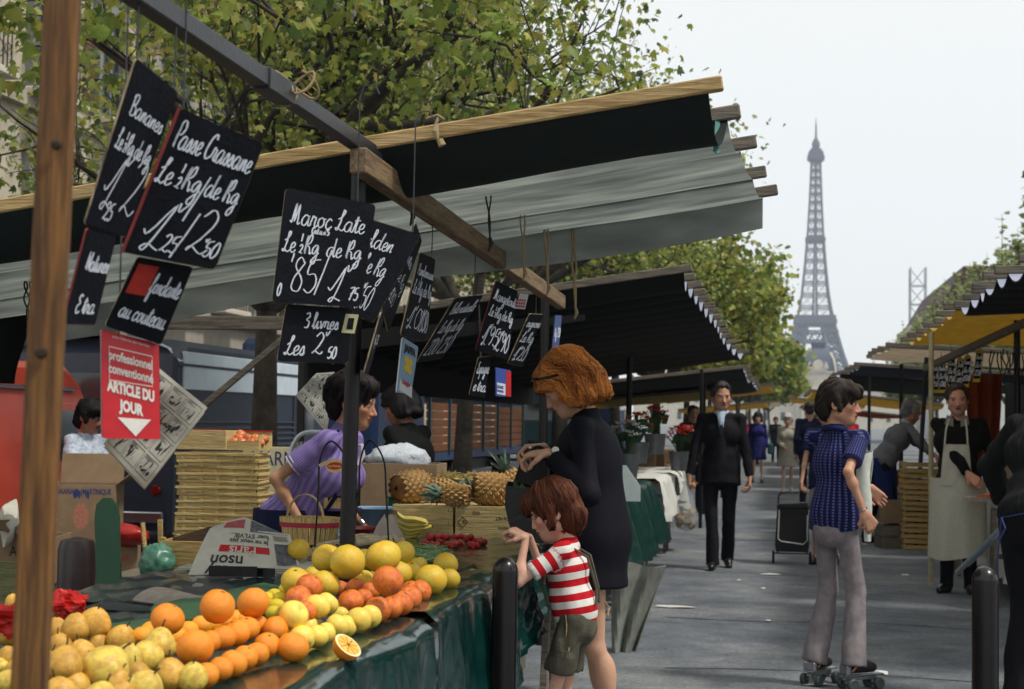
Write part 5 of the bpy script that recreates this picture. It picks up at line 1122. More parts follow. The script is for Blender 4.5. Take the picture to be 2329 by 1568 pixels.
p = atY(1030, 1050, 8.25); m = MB()
for i in range(130):
    a = rd.uniform(0, 6.28); r0 = rd.uniform(0, .12); q = Vector((p.x + r0 * math.cos(a), 8.28 + r0 * math.sin(a) * .9, 1.07)); P = [q]
    for k in range(4): q = q + Vector((rd.uniform(-.04, .04), rd.uniform(-.04, .04), rd.uniform(-.012, .028) if k < 2 else rd.uniform(-.03, .01))); P.append(q)
    m.tube(P, .0022, 4)
o = m.build('dry_straw', STRAWM); tag(o, 'tuft of dry straw spilling from the brown carton', 'straw', kind='stuff')
for i in range(9):
    o = link('onion', FM['lemon'][0]); o.location = (p.x + rd.uniform(-.1, .12), 8.28 + rd.uniform(-.1, .1), 1.055); o.scale = (.028, .028, .026); o.rotation_euler = (rd.random(), rd.random(), 0); tag(o, 'yellow onion under the straw in the carton', 'onion', 'onions in the carton')
# black net shopping crates behind: dark low carton right
carton('dark low carton tilted behind the tall pineapple', atY(1190, 1030, 8.4).x, 8.5, .98, .34, .2, .12, .3, mat=M('dark_cardboard', (70, 66, 50), .9, .1, 5))
# chip basket with a red rim
CHIP = wood('chip_basket_wood', (206, 180, 122), (180, 150, 90), 'z'); RIMR = M('red_rim', (170, 40, 60), .6, .2, 12)
p = atY(703, 1240, 6.35); bk = thing('chip_basket', 'woven chip basket with a red rim and hoop handle', 'basket', (p.x, 6.35, .858)); cx, cy = p.x, 6.35
for k in range(30):
    a = 2 * PI * k / 30
    def f(m):
        e = lambda s_, z: Vector((cx + .125 * s_ * math.cos(a), cy + .095 * s_ * math.sin(a), .86 + z)); t_ = Vector((-.125 * math.sin(a), .095 * math.cos(a), 0)).normalized() * .009
        m.add([e(.88, 0) - t_, e(.88, 0) + t_, e(1.0, .1) + t_, e(1.0, .1) - t_], [(0, 1, 2, 3)])
    part('splint', CHIP, bk, f)
ring = lambda z, s_: [Vector((cx + .128 * s_ * math.cos(a), cy + .098 * s_ * math.sin(a), z)) for a in np.linspace(0, 2 * PI, 33)[:-1]]
def band(z0, z1, s0, s1): return lambda m: m.sheet(lambda u, v: Vector((cx + .128 * (s0 + (s1 - s0) * v) * math.cos(u * 2 * PI), cy + .098 * (s0 + (s1 - s0) * v) * math.sin(u * 2 * PI), z0 + (z1 - z0) * v)), 32, 1, .004)
part('rim', RIMR, bk, band(.935, .955, 1.0, 1.01)); part('top_band', CHIP, bk, band(.955, .975, 1.005, 1.02)); part('bottom', CHIP, bk, lambda m: m.lathe([(0, 0), (.09, 0), (.1, .005)], 20, (cx, cy, .86)))
part('handle', CHIP, bk, lambda m: m.sheet(lambda u, v: (cx - .02 + (.08) * math.cos(PI * u), cy + (v - .5) * .024, .955 + .115 * math.sin(PI * u)), 18, 1, .003))
# newspaper folded on the table, upside down
N = [atZ(*q_, z_) for q_, z_ in (((430, 1312), .87), ((560, 1178), 1.07), ((690, 1262), 1.0), ((690, 1312), .87))]
np_ = thing('newspaper', 'newspaper standing folded on the table with a red masthead reading Paris', 'newspaper', N[0])
q0, q1, q2 = atY(428, 1308, 5.0), atY(690, 1318, 5.3), atY(560, 1178, 5.35)
def ns(u, v, k=0.):
    p = q0 * (1 - u) + q1 * u; top_ = q2 + (q1 - q0) * (u - .42) * .62; r_ = p * (1 - v) + top_ * v
    bow = math.sin(v * PI) * .025 + .012 * math.sin(u * 5); n_ = Vector((.25, -.9, .35)).normalized(); return r_ + n_ * (bow + k) - Vector((0, 0, .05 * max(0, v - .75) * 4 * (abs(u - .4) * 1.6)))
part('page', NEWS, np_, lambda m: m.sheet(lambda u, v: ns(u, v), 18, 16, .002))
def patch(m, u0, v0, u1, v1, k=.0016, n_=6): m.sheet(lambda u, v: ns(u0 + (u1 - u0) * u, v0 + (v1 - v0) * v, k), n_, 3)
part('masthead', REDP, np_, lambda m: patch(m, .2, .36, .72, .47)); 
part('photograph', M('halftone_grey', (92, 94, 100), .9, .6, 22, detail=8), np_, lambda m: (patch(m, .5, .72, .98, .98), patch(m, .78, .2, .98, .55)))
part('red_picture', M('red_halftone', (160, 80, 84), .9, .4, 25), np_, lambda m: patch(m, .16, .78, .42, .95))
m = MB()
def ntext(m, tx, u, v, sz, bd, sx):
    Vt, Ft = text_mesh(tx, 1., bd / max(sz, 1e-3) * .2, sx); U_ = (ns(u + .01, v) - ns(u, v)).length / .01; V_ = (ns(u, v + .01) - ns(u, v)).length / .01
    m.add([ns(u - x * sz / U_, v - y * sz / V_, .0026) for x, y in Vt], Ft)
ntext(m, 'Paris', .44, .455, .062, .004, .9); m.build('masthead_lettering', NEWS, np_, smooth=False)
m = MB(); ntext(m, 'day', .24, .14, .07, .006, .9); ntext(m, 'nson', .3, .3, .07, .006, .9); ntext(m, 'Je ne veux pas', .5, .58, .034, .002, .8); ntext(m, 'tuer SYLVIE...', .5, .68, .036, .002, .8)
for k in range(6): patch(m, .78, .6 + k * .016, .95, .606 + k * .016)
m.build('headline', INK, np_, smooth=False)
solo('black_folder', BLACK, lambda m: (m.box(atZ(530, 1300, .885), (.16, .012, .034), (0, 0, .15)), m.box(atZ(580, 1302, .88), (.14, .012, .03), (0, 0, -.1))), 'flat black wallet lying before the newspaper', 'wallet')
NW = atZ(470, 1335, .856)
for k in range(4): solo('newspaper', NEWS, lambda m: m.sheet(lambda u, v: (NW.x - .28 + .62 * u, NW.y + .42 + .3 * v - .35 * u * 0 + .02 * k, .862 + .0022 * k + .003 * math.sin(u * 7 + k)), 10, 6, .0015), 'flat newspaper in the pile under the folded one', 'newspaper', 'newspapers lying flat on the table')
# rubber mat and green baize boards on the near table
RUB = M('black_rubber_mat', (40, 44, 48), .45, .3, 6, .4, 30, spec=.45); BAIZE = M('green_baize', (42, 74, 46), .9, .25, 8, .5, 90)
q = [atZ(x, y, .857) for x, y in ((175, 1388), (425, 1392), (650, 1330), (480, 1300))]
solo('rubber_mat', RUB, lambda m: m.sheet(lambda u, v: (q[0] * (1 - u) + q[1] * u) * (1 - v) + (q[3] * (1 - u) + q[2] * u) * v + Vector((0, 0, .003 + .002 * math.sin(u * 9 + v * 5))), 14, 10, .003), 'black rubber mat spread on the table behind the oranges', 'mat')
q2_ = atZ(300, 1372, .86)
solo('rolled_mat', M('grey_rubber', (104, 98, 90), .6, .25, 12, .3, 50), lambda m: m.sheet(lambda u, v: (q2_.x + .03 + .16 * u + .05 * v - .03 * math.cos(v * 4), q2_.y + .12 * v - .1 * u, .868 + .035 * math.sin(min(1, v * 1.15) * PI) * (1 - .4 * u)), 10, 14, .003), 'grey mat corner curling up on the black mat', 'mat')
def board(label, quad, z, th):
    Q = [atZ(x, y, z + th) for x, y in quad]; n = len(Q)
    solo('baize_board', BAIZE, lambda m: m.add(Q + [v - Vector((0, 0, th)) for v in Q], [tuple(range(n)), tuple(range(2 * n - 1, n - 1, -1))] + [(i, i + n, (i + 1) % n + n, (i + 1) % n) for i in range(n)]), label, 'board', smooth=False)
board('green baize board lying behind the rows of oranges', [(342, 1388), (350, 1375), (600, 1325), (634, 1332), (630, 1340), (430, 1410), (352, 1405)], .865, .022)
board('green baize board beside the pears', [(240, 1420), (430, 1395), (440, 1402), (330, 1430), (245, 1432)], .857, .018)
# red tissue paper among the pears
TIS = M('red_tissue_paper', (200, 34, 30), .4, .25, 12, .3, 40, trans=.35)
for (px, py, sx, lb) in ((140, 1370, .034, 'crumpled red tissue paper behind the pears'), (20, 1405, .04, 'red tissue paper showing left of the pine post')):
    p = atZ(px, py, .96); lump('tissue_paper', TIS, (p.x, p.y + .03, p.z - .005), (sx * 1.2, sx * .9, sx * .85), 17 + px, lb, 'paper', .5, 2.4, 34).data.shade_flat(); continue
    solo('tissue_paper', TIS, lambda m: m.sheet(lambda u, v: (p.x - sx * .8 + sx * 1.6 * u + .02 * math.sin(v * 9), p.y + .06 * v + .018 * math.sin(u * 19), p.z - .05 + .07 * v + .02 * math.sin(u * 5 + .5) * v + .006 * math.sin(u * 31 + v * 7) * v), 26, 10, .001), lb, 'paper')
# wire price holder with an oval label
wh = thing('label_hoop', 'black wire hoop standing on the table with an oval red and gold label', 'label holder', atZ(745, 1250, .86))
for (x0, x1, xm, y0, yb0, yb1, Y) in ((716, 800, 745, 1004, 1245, 1180, 5.6), (808, 884, 842, 1002, 1180, 1238, 5.9)):
    P = catmull([atY(x0, yb0, Y), atY(x0 + 8, 1120, Y), atY(x0 + 12, 1045, Y), atY((x0 + x1) / 2 - 5, y0, Y), atY(x1 - 12, 1045, Y), atY(x1 - 6, 1120, Y), atY(x1, yb1, Y)], 6); part('wire_hoop', BLACK, wh, lambda m: m.tube([Vector(v) for v in P], .0038, 7))
GOLD = M('gold_card', (200, 178, 110), .5, .1, 20); p = atY(762, 1060, 5.58); ov = lambda a_, b_: [(a_ * math.cos(k * PI / 10), b_ * math.sin(k * PI / 10)) for k in range(20)]
part('oval_label', GOLD, wh, lambda m: m.prism(ov(.036, .026), p, (1, 0, 0), (0, 0, 1), .002)); part('red_field', REDP, wh, lambda m: m.prism(ov(.03, .014), p - Vector((0, .0025, 0)), (1, 0, .05), (0, 0, 1), .001)); part('ribbon', GOLD, wh, lambda m: m.prism([(-.06, -.004), (-.02, .008), (-.03, .02), (-.065, .004)], p + Vector((.0, .001, 0)), (1, 0, 0), (0, 0, 1), .001))
m = MB(); print_on(m, 'Les Montels', p - Vector((0, .0025, .004)), (1, 0, 0), (0, 0, 1), .011, .0004, .9, .0012); m.build('lettering', GOLD, wh, smooth=False)
# paper bag, tubs
BAG = M('waxed_paper_bag', (176, 162, 152), .45, .15, 6, .4, 18)
p = atY(880, 1225, 6.5); solo('paper_bag', BAG, lambda m: m.sheet(lambda u, v: (p.x + (.075 - .05 * v) * math.cos(2 * PI * u) * (1 + .16 * math.sin(u * 31 + v * 6)) + .01 * v, 6.5 + (.055 - .04 * v) * math.sin(2 * PI * u) * (1 + .12 * math.sin(u * 23 + v * 4)), .858 + .12 * v + .01 * math.sin(u * 25) * v), 40, 14, .001), 'crumpled pinkish paper bag standing before the bananas', 'bag')
TUBB = M('pale_blue_plastic', (120, 150, 176), .4, .1, 6); p = atY(862, 1200, 7.3); solo('plastic_tub', TUBB, lambda m: m.lathe([(.0, 0), (.12, 0), (.14, .1), (.145, .105), (.132, .1), (.11, .01), (0, .01)], 24, (p.x - .02, 7.35, .858)), 'pale blue plastic tub behind the paper bag', 'tub')
solo('plastic_tub', M('dark_red_plastic', (110, 24, 34), .4, .2, 6), lambda m: m.lathe([(.0, 0), (.10, 0), (.115, .03), (.12, .035), (.1, .03), (.09, .008), (0, .008)], 20, (p.x + .03, 6.95, .858)), 'shallow dark red dish by the vendor\'s hand', 'dish')
solo('green_box', M('green_plastic_box', (20, 74, 50), .5, .2, 5), lambda m: (m.box((p.x + .06, 7.62, .93), (.17, .12, .14), b=.008), m.box((p.x + .06, 7.62, 1.003), (.178, .128, .012), b=.004)), 'small green box behind the vendor\'s arm', 'box')
m_ = atY(770, 1175, 6.9)
pn = thing('strawberry_punnet', 'wooden punnet of strawberries on the purple ledge beside the vendor', 'punnet', (m_.x, 6.95, .93)); part('tray', CHIP, pn, lambda m: (m.box((m_.x, 6.95, .985), (.14, .1, .006)), m.box((m_.x, 6.9, 1.005), (.14, .005, .05)), m.box((m_.x - .07, 6.95, 1.015), (.005, .1, .07)))); part('stand', M('violet_plastic', (60, 50, 120), .5, .1, 5), pn, lambda m: (m.box((m_.x, 6.95, .975), (.16, .12, .012)), m.tube([(m_.x + .03, 6.92, .86), (m_.x + .03, 6.92, .97)], .006, 6), m.tube([(m_.x - .05, 6.98, .86), (m_.x - .05, 6.98, .97)], .006, 6)))
for i in range(9): o = link('strawberry', sm); o.location = (m_.x - .05 + .045 * (i % 3), 6.92 + .03 * (i // 3), 1.0 + .012 * (i % 2)); o.scale = [.014] * 3; o.rotation_euler = (rd.random() * 3, 0, rd.random() * 6); tag(o, 'strawberry in the punnet beside the vendor', 'strawberry', 'strawberries in the punnet')
for i, (px, py) in enumerate(((1010 + 50, 1300), (1085, 1296))):
    p = atZ(px, py, .858); solo('vegetable_scrap', BEAN if i == 0 else M('pink_scrap', (170, 110, 100), .6), lambda m: m.tube([p, p + Vector((.02, .006, .004)), p + Vector((.045, .004, .001))], [.003, .006, .002], 6), ('pale bean pod lying alone on the sheet', 'pink fruit scrap lying alone on the sheet')[i], 'scrap')
# ================================================================== vehicles behind the left-hand stalls
GLASS = M('vehicle_glass', (34, 42, 50), .08, .1, 3, spec=.8); TYRE = M('tyre_rubber', (20, 20, 22), .8, .2, 14); HUB = M('hub_grey', (110, 114, 120), .4, .15, 8, metal=.5); CHROME = M('chrome', (190, 192, 196), .15, .05, 4, metal=.9)
def wheel_part(t, c, r, w_, ax):
    q = Vector(ax).to_track_quat('Z', 'Y').to_matrix(); ty = part('wheel', TYRE, t, lambda m: m.lathe([(r * .62, -w_ / 2), (r * .93, -w_ / 2), (r, -w_ * .36), (r, w_ * .36), (r * .93, w_ / 2), (r * .62, w_ / 2)], 28, c, q))
    part('rim', HUB, ty, lambda m: m.lathe([(.01, w_ * .46), (r * .2, w_ * .5), (r * .24, w_ * .36), (r * .5, w_ * .3), (r * .6, w_ * .46), (r * .64, w_ * .4), (r * .64, -w_ * .4), (.01, -w_ * .4)], 24, c, q))
def van(label, X, y0, L, H, Wd, mat, roofm=None, corr=False, front=1, zf=.32, name='delivery_van'):
    """a panel van parked along the street, near side in the plane x = X, body towards -x"""
    t = thing(name, label, 'van', (X - Wd / 2, y0 + L / 2, 0)); xc = X - Wd / 2
    prof = [(0, zf), (L, zf), (L, H * .72), (L - .12, H * .95), (L - .4, H), (.3, H), (.06, H * .93), (0, H * .7)] if front < 0 else [(0, zf), (L, zf), (L, 1.0), (L - .25, 1.12), (L - .75, H * .93), (L - 1.0, H), (.3, H), (.06, H * .93), (0, H * .7)]
    zs = H * .86
    def body(m):
        n = 6
        for s_ in range(n):
            pass
        secs = [(-Wd / 2, .93), (-Wd / 2 + .04, .985), (-Wd / 2 + .16, 1.0), (Wd / 2 - .16, 1.0), (Wd / 2 - .04, .985), (Wd / 2, .93)]
        V = []; k = len(prof); cy, cz = L / 2, H * .5
        for x, s_ in secs: V += [(xc + x, y0 + cy + (y - cy) * (1 - (1 - s_) * .25), (cz + (z - cz) * s_) if z > zf + .1 else z) for y, z in prof]
        F = [(i * k + j, i * k + (j + 1) % k, (i + 1) * k + (j + 1) % k, (i + 1) * k + j) for i in range(len(secs) - 1) for j in range(k)]; m.add(V, [tuple(range(k))[::-1], tuple(range((len(secs) - 1) * k, len(secs) * k))] + F)
    part('body', mat, t, body, ang=28)
    if roofm: part('roof', roofm, t, lambda m: m.sheet(lambda u, v: (xc - Wd / 2 - .012 + (Wd + .024) * u, y0 + .1 + (L - (1.1 if front > 0 else .5)) * v, H * .90 + .125 * H * math.sin(PI * u) ** .45), 16, 10, .01))
    if corr:
        for k in range(16): z = zf + .08 + k * (H * .62 - zf) / 16; part('corrugation', mat, t, lambda m: m.tube([(X + .004, y0 + .15, z), (X + .004, y0 + L - 1.2, z)], .017, 6))
    if roofm: part('upper_panel', roofm, t, lambda m: m.box((X + .004, y0 + L / 2 - .3, H * .86), (.03, L - 1.0, H * .17), b=.01))
    part('gutter', CHROME if not roofm else mat, t, lambda m: m.bar((X + .012, y0 + .1, H * .885), (X + .012, y0 + L - .9, H * .885), .03, .025))
    yd = y0 + L - 1.55 if front > 0 else y0 + .5
    dr = part('door', mat, t, lambda m: m.box((X + .006, yd + .4, (zf + H * .84) / 2), (.02, .86, H * .84 - zf - .06), b=.008)); part('window', GLASS, dr, lambda m: m.box((X + .018, yd + .4, H * .68), (.008, .66, H * .22), b=.004)); part('handle', CHROME, dr, lambda m: m.bar((X + .03, yd + .06, H * .5), (X + .03, yd + .18, H * .5), .02, .02))
    part('rear_window', GLASS, t, lambda m: m.box((xc, y0 - .003, H * .74), (Wd * .6, .02, H * .2), b=.004))
    for yy in (y0 + .85, y0 + L - .85):
        part('wheel_arch', mat, t, lambda m: m.sheet(lambda u, v: (X - .05 + .08 * v, yy + (.42 + .02 * v) * math.cos(PI * u), .3 + (.42 + .02 * v) * math.sin(PI * u)), 16, 2, .012)); wheel_part(t, (X - .1, yy, .32), .32, .18, (1, 0, 0)); wheel_part(t, (X - Wd + .1, yy, .32), .32, .18, (-1, 0, 0))
    part('bumper', CHROME, t, lambda m: m.bar((X - .05, y0 - .05, .45), (X - Wd + .05, y0 - .05, .45), .06, .1, .01)); 
    for s_ in (0, 1): part('tail_light', M('red_lens', (130, 14, 14), .2, spec=.6), t, lambda m: m.lathe([(.0, .02), (.04, .015), (.05, 0)], 12, (X - .15 - s_ * (Wd - .3), y0 - .008, .7), Matrix.Rotation(R(90), 3, 'X')))
    return t
REDV = M('red_van_paint', (190, 66, 42), .28, .1, 2, .03, 6, spec=.5, coat=.3); GREYV = M('blue_grey_van_paint', (46, 54, 70), .4, .12, 3, spec=.45); LBV = M('pale_blue_roof', (206, 220, 232), .3, .08, 2, spec=.5); BLUV = M('blue_lorry_paint', (34, 56, 92), .4, .15, 2, spec=.4); TEALV = M('teal_van_paint', (26, 66, 78), .4, .12, 2)
van('rounded red delivery van parked beyond the cartons', atY(268, 1000, 12.5).x, 8.2, 4.3, 1.80, 1.85, REDV, None, front=1)
van('blue-grey corrugated van with a pale blue roof behind the trees', -5.5, 13.6, 5.2, 2.12, 1.95, GREYV, LBV, True, front=1)
van('teal van parked beyond the blue lorry', -5.3, 40, 5, 2.2, 1.9, TEALV, LBV)
van('blue panel van behind the far flower stall', -4.9, 47.5, 5, 2.3, 1.9, BLUV, M('white_van_roof', (196, 200, 204), .4))
# blue lorry with timber sides
lo_ = thing('lorry', 'blue lorry with slatted timber sides and teal stakes behind the stall', 'lorry', (-6.4, 29, 0)); SLAT = wood('orange_pine', (118, 70, 34), (92, 50, 24), 'y')
part('cab', BLUV, lo_, lambda m: m.prism([(0, .5), (2.1, .5), (2.1, 1.5), (1.9, 2.5), (.1, 2.55), (0, 2.4)], (-5.4, 20.6, 0), (0, 1, 0), (0, 0, 1), 2.0) if False else m.box((-6.4, 22.2, 1.45), (2.0, 3.0, 2.1), b=.08)); part('chassis', BLACK, lo_, lambda m: m.box((-6.4, 27, .55), (1.4, 9.5, .2)))
part('box_body', BLUV, lo_, lambda m: m.box((-6.42, 28.6, 2.15), (2.0, 9.4, .85), b=.03)); part('cab_window', GLASS, lo_, lambda m: m.box((-5.39, 22.0, 1.95), (.03, 1.2, .6), b=.01)); part('bed', BLUV, lo_, lambda m: m.box((-6.4, 28.6, .78), (2.0, 9.4, .14), b=.01))
for k in range(6): part('slat', SLAT, lo_, lambda m: m.box((-5.43, 28.6, .93 + k * .135), (.03, 9.3, .12), b=.004))
for k in range(7): part('stake', TEALV, lo_, lambda m: m.box((-5.40, 24.0 + k * 1.55, 1.3), (.05, .07, 1.0), b=.005))
for yy in (22.0, 26.5, 31.5):
    wheel_part(lo_, (-5.55, yy, .45), .45, .25, (1, 0, 0)); wheel_part(lo_, (-7.25, yy, .45), .45, .25, (-1, 0, 0))

# ================================================================== crates, baskets and cartons behind the front stall
def slat_crate(name, label, c, sx, sy, sz, rz=0., group=None, ns=2, mat=CRATEW, gap=.012):
    """an open slatted crate: corner posts, slats on four sides, floor boards"""
    t = thing(name, label, 'crate', c, rz, group); fill_crate(t, sx, sy, sz, ns, mat, gap); return t
def fill_crate(t, sx, sy, sz, ns, mat, gap):
    hs_ = (sz - gap * (ns - 1)) / ns
    def lp(n_, f_): m = MB(); f_(m); return m.build(n_, mat, t, world=False)
    for k in range(ns):
        z = hs_ / 2 + k * (hs_ + gap)
        for s_ in (-1, 1): lp('slat', lambda m: m.box((0, s_ * sy / 2, z), (sx, .008, hs_), (rw(.02), 0, 0), .0015)); lp('slat', lambda m: m.box((s_ * sx / 2, 0, z + .002), (.009, sy - .01, hs_ - .004), None, .0015))
    for a in (-1, 1):
        for b in (-1, 1): lp('corner_post', lambda m: m.box((a * (sx / 2 - .014), b * (sy / 2 - .014), sz / 2 + .008), (.022, .022, sz + .016), None, .002))
    for k in range(4): lp('floor_board', lambda m: m.box((0, -sy / 2 + sy * (k + .5) / 4, .005), (sx - .01, sy / 4 - .012, .006), None, .001))
# stack of chip baskets (trays) with a fruit box on top
a = atY(395, 1210, 8.0); b = atY(580, 1210, 8.0); sx = (b.x - a.x) * .97; cxs = (a.x + b.x) / 2
CHIPX = wood('pale_chip_wood', (200, 178, 122), (168, 142, 88), 'x')
base = slat_crate('wooden_crate', 'upturned wooden crate carrying the stack of chip baskets', (cxs, 8.2, .4), .5, .34, .3, .05, None, 2, OLDW); slat_crate('wooden_crate', 'bottom wooden crate under the stack of chip baskets', (cxs + .01, 8.22, .0), .56, .38, .39, -.06, None, 3, OLDW)
proto = None
for k in range(13):
    z = .725 + k * .0365
    if proto is None:
        proto = thing('chip_tray', 'shallow chip-wood basket in the tall stack below the fruit box', 'basket', (0, 0, 0), 0, 'stacked chip baskets')
        for s_ in (-1, 1):
            for (n_, c_, z_, th) in (('rim', (0, s_ * .155, .028), (sx, .012, .014), None), ('side', (0, s_ * .15, .013), (sx - .02, .003, .03), None)):
                m = MB(); m.box(c_, z_, None, .001); m.build(n_, CHIPX, proto, world=False)
            m = MB(); m.box((s_ * sx / 2, 0, .027), (.012, .30, .013), None, .001); m.build('end_rim', CHIPX, proto, world=False); m = MB(); m.box((s_ * (sx / 2 - .005), 0, .012), (.003, .29, .03), None, .001); m.build('end', CHIPX, proto, world=False)
            for q_ in range(5): m = MB(); m.box((-sx * .4 + q_ * sx * .2, s_ * .1535, .012), (.02, .004, .034), None, .0008); m.build('upright', CHIPX, proto, world=False)
        m = MB(); m.box((0, 0, -.001), (sx - .03, .29, .003)); m.build('bottom', CHIPX, proto, world=False); o = proto
    else: o = copy_tree(proto)
    o.location = (cxs + rw(.008) - .002 * abs(k - 6), 8.15 + rw(.006), z); o.rotation_euler = (rw(.02), rw(.02), .10 + rw(.05))
tb_ = wbox('open pale wooden box of tomatoes on the chip baskets', cxs - sx * .5, cxs + sx * .12, 8.0, 8.26, 1.215, 1.32, mat=BOXW); 
t2 = thing('fruit_box', 'red-lined box of striped tomatoes beside the pale box', 'box', (cxs + sx * .3, 8.12, 1.215)); part('tray', CHIPX, t2, lambda m: (m.box((cxs + sx * .32, 8.02, 1.24), (sx * .4, .006, .05)), m.box((cxs + sx * .32, 8.24, 1.265), (sx * .4, .006, .1)), m.box((cxs + sx * .52, 8.13, 1.255), (.006, .22, .08)), m.box((cxs + sx * .32, 8.13, 1.217), (sx * .4, .22, .006)))); part('red_edge', REDP, t2, lambda m: (m.box((cxs + sx * .32, 8.238, 1.318), (sx * .42, .012, .006)), m.box((cxs - sx * .2, 8.005, 1.323), (sx * .6, .01, .005))))
TOM = M('striped_tomato', (190, 74, 50), .35, .2, 4, col2=(206, 140, 70), spec=.5, rnd=.15); tm_ = ball('tomato', TOM, lambda th, ph: (lambda p: (p[0], p[1], p[2] * .8))(sph(th, ph, 1 + .06 * math.cos(6 * ph) * math.sin(th))), 16, 10)
for i in range(9): o = link('tomato', tm_); o.location = (cxs + sx * (.18 + .1 * (i % 4)) + rw(.01), 8.07 + .06 * (i // 4), 1.255 + .02 * (i // 4)); o.scale = [.034] * 3; o.rotation_euler = (rw(.6), rw(.6), rw(3)); tag(o, 'ribbed red and orange tomato in the box on the basket stack', 'tomato', 'tomatoes in the box on the stack')
# cream crate with blue lettering behind the vendor, and the cafe chair
ct, W_, rt_ = carton('cream box with dark blue letters behind the stack', atY(640, 1050, 9.6).x, 9.7, .9, .5, .3, .3, .1, mat=M('cream_card', (196, 186, 150), .85, .1, 5), prints=(('MARNE', .45, .62, .13, INKB, .8),)); solo('wooden_stand', OLDW, lambda m: (m.box((ct.location.x, 9.7, .87), (.6, .4, .05), b=.004), m.box((ct.location.x - .25, 9.7, .42), (.05, .35, .84)), m.box((ct.location.x + .25, 9.7, .42), (.05, .35, .84))), 'plank stand under the cream lettered box', 'stand')
ch = thing('cafe_chair', 'metal cafe chair with a woven cane back behind the vendor', 'chair', (atY(640, 1050, 8.6).x, 8.7, 0), R(160)); ALU = M('brushed_aluminium', (176, 186, 194), .3, .12, 8, metal=.7); CANE = M('woven_cane', (156, 152, 136), .8, .2, 30)
def lc(n_, mm, f_): m = MB(); f_(m); return m.build(n_, mm, ch, world=False)
lc('back_frame', ALU, lambda m: m.tube([Vector(v) for v in catmull([(-.22, -.2, .45), (-.23, -.24, .8), (-.21, -.27, 1.1), (-.14, -.29, 1.28), (0, -.3, 1.31), (.14, -.29, 1.28), (.21, -.27, 1.1), (.23, -.24, .8), (.22, -.2, .45)], 6)], .014, 10))
for k in range(13): z = .62 + k * .05; lc('cane_strand', CANE, lambda m: m.bar((-.205, -.235 - .1 * (z - .62), z), (.205, -.235 - .1 * (z - .62), z), .01, .02))
for k in range(13): x = -.19 + k * .0317; lc('cane_strand', CANE, lambda m: m.bar((x, -.226, .6), (x, -.3, 1.25), .01, .014))
lc('seat', CANE, lambda m: m.box((0, 0, .45), (.42, .42, .03), None, .012))
for sx_ in (-1, 1):
    for sy_ in (-1, 1): lc('leg', ALU, lambda m: m.tube([(sx_ * .2, sy_ * .2, .44), (sx_ * .22, sy_ * .22, 0)], .013, 8))
# cartons on the left
ca, W1, r1 = carton('open pineapple carton printed ANANAS MARTINIQUE', atY(165, 1160, 9.3).x, 9.5, .58, .42, .34, .36, .25, flaps=(('r', .9, .2), ('b', .25, .2), ('l', 1.0, .18)), prints=(('ANANAS', .27, .84, .05, INKB, .62), ('MARTINIQUE', .73, .84, .05, INKB, .6), ('F', .04, .36, .12, INKK, .8)))
m = MB(); 
for k in range(7): m.prism([(math.cos(a) * .012, math.sin(a) * .03) for a in np.linspace(0, 2 * PI, 7)[:-1]], W1(.0 + .014 * (k - 3), -.1735, .30 + .01 * (k % 2)), r1 @ Vector((math.cos(k * .4), 0, math.sin(k * .4))), Vector((0, 0, 1)), -.0008)
m.build('printed_crown', INKB, ca, smooth=False); m = MB(); m.prism([(.05 * math.cos(a), .085 * math.sin(a)) for a in np.linspace(0, 2 * PI, 15)[:-1]], W1(.0, -.1735, .16), r1 @ Vector((1, 0, 0)), (0, 0, 1), -.0006); m.build('printed_pineapple', M('pink_print', (170, 112, 92), .9, .3, 30), ca, smooth=False)
carton('brown carton under the pineapple carton', atY(215, 1300, 8.9).x, 9.1, .29, .36, .4, .30, .35, open_=False, prints=(('CANA', .7, .7, .06, INKR, .8),)); carton('brown carton at the bottom of the pile', atY(200, 1400, 8.9).x - .05, 9.15, .0, .46, .44, .28, .15, open_=False)
carton('squashed carton left of the pine post with torn flaps', atY(40, 1240, 8.0).x - .05, 8.2, .45, .4, .4, .26, .2, flaps=(('f', .8, .15), ('l', .7, .15)), prints=(('AILES', .6, .6, .08, INKK, .8), ('ST', .7, .25, .08, INKK, .8))); slat_crate('wooden_crate', 'wooden crate under the squashed carton', (atY(40, 1240, 8.0).x - .05, 8.2, 0), .5, .42, .44, .2, None, 3, OLDW)
solo('crumpled_newspaper', NEWS, lambda m: m.sheet(lambda u, v: Vector((atY(40, 1200, 7.9).x - .2 + .34 * u + .05 * math.sin(v * 7), 7.9 + .1 * v + .05 * math.sin(u * 9), .72 + .14 * v + .06 * math.sin(u * 13 + v * 5))), 20, 10, .002), 'crumpled newspaper stuffed over the squashed carton', 'newspaper')
p = atY(205, 1210, 8.6); lump('red_sack', M('red_vinyl', (150, 26, 22), .3, .2, 5, spec=.5), (p.x + .06, 8.95, .66), (.16, .08, .065), 5, 'shiny red plastic sack lying on the brown carton', 'sack', .15, 3)
solo('dark_can', M('bronze_black', (40, 30, 30), .35, .3, 8, spec=.5), lambda m: m.lathe([(0, 0), (.1, 0), (.1, .36), (.085, .41), (.0, .43)], 22, (atY(155, 1300, 7.6).x, 7.7, .32)), 'dark rounded canister beside the pine post', 'canister'); solo('wooden_block', OLDW, lambda m: m.box((atY(155, 1300, 7.6).x, 7.7, .16), (.3, .3, .32), b=.006), 'old wooden block under the canister', 'block')
p0 = atY(252, 1372, 6.6)
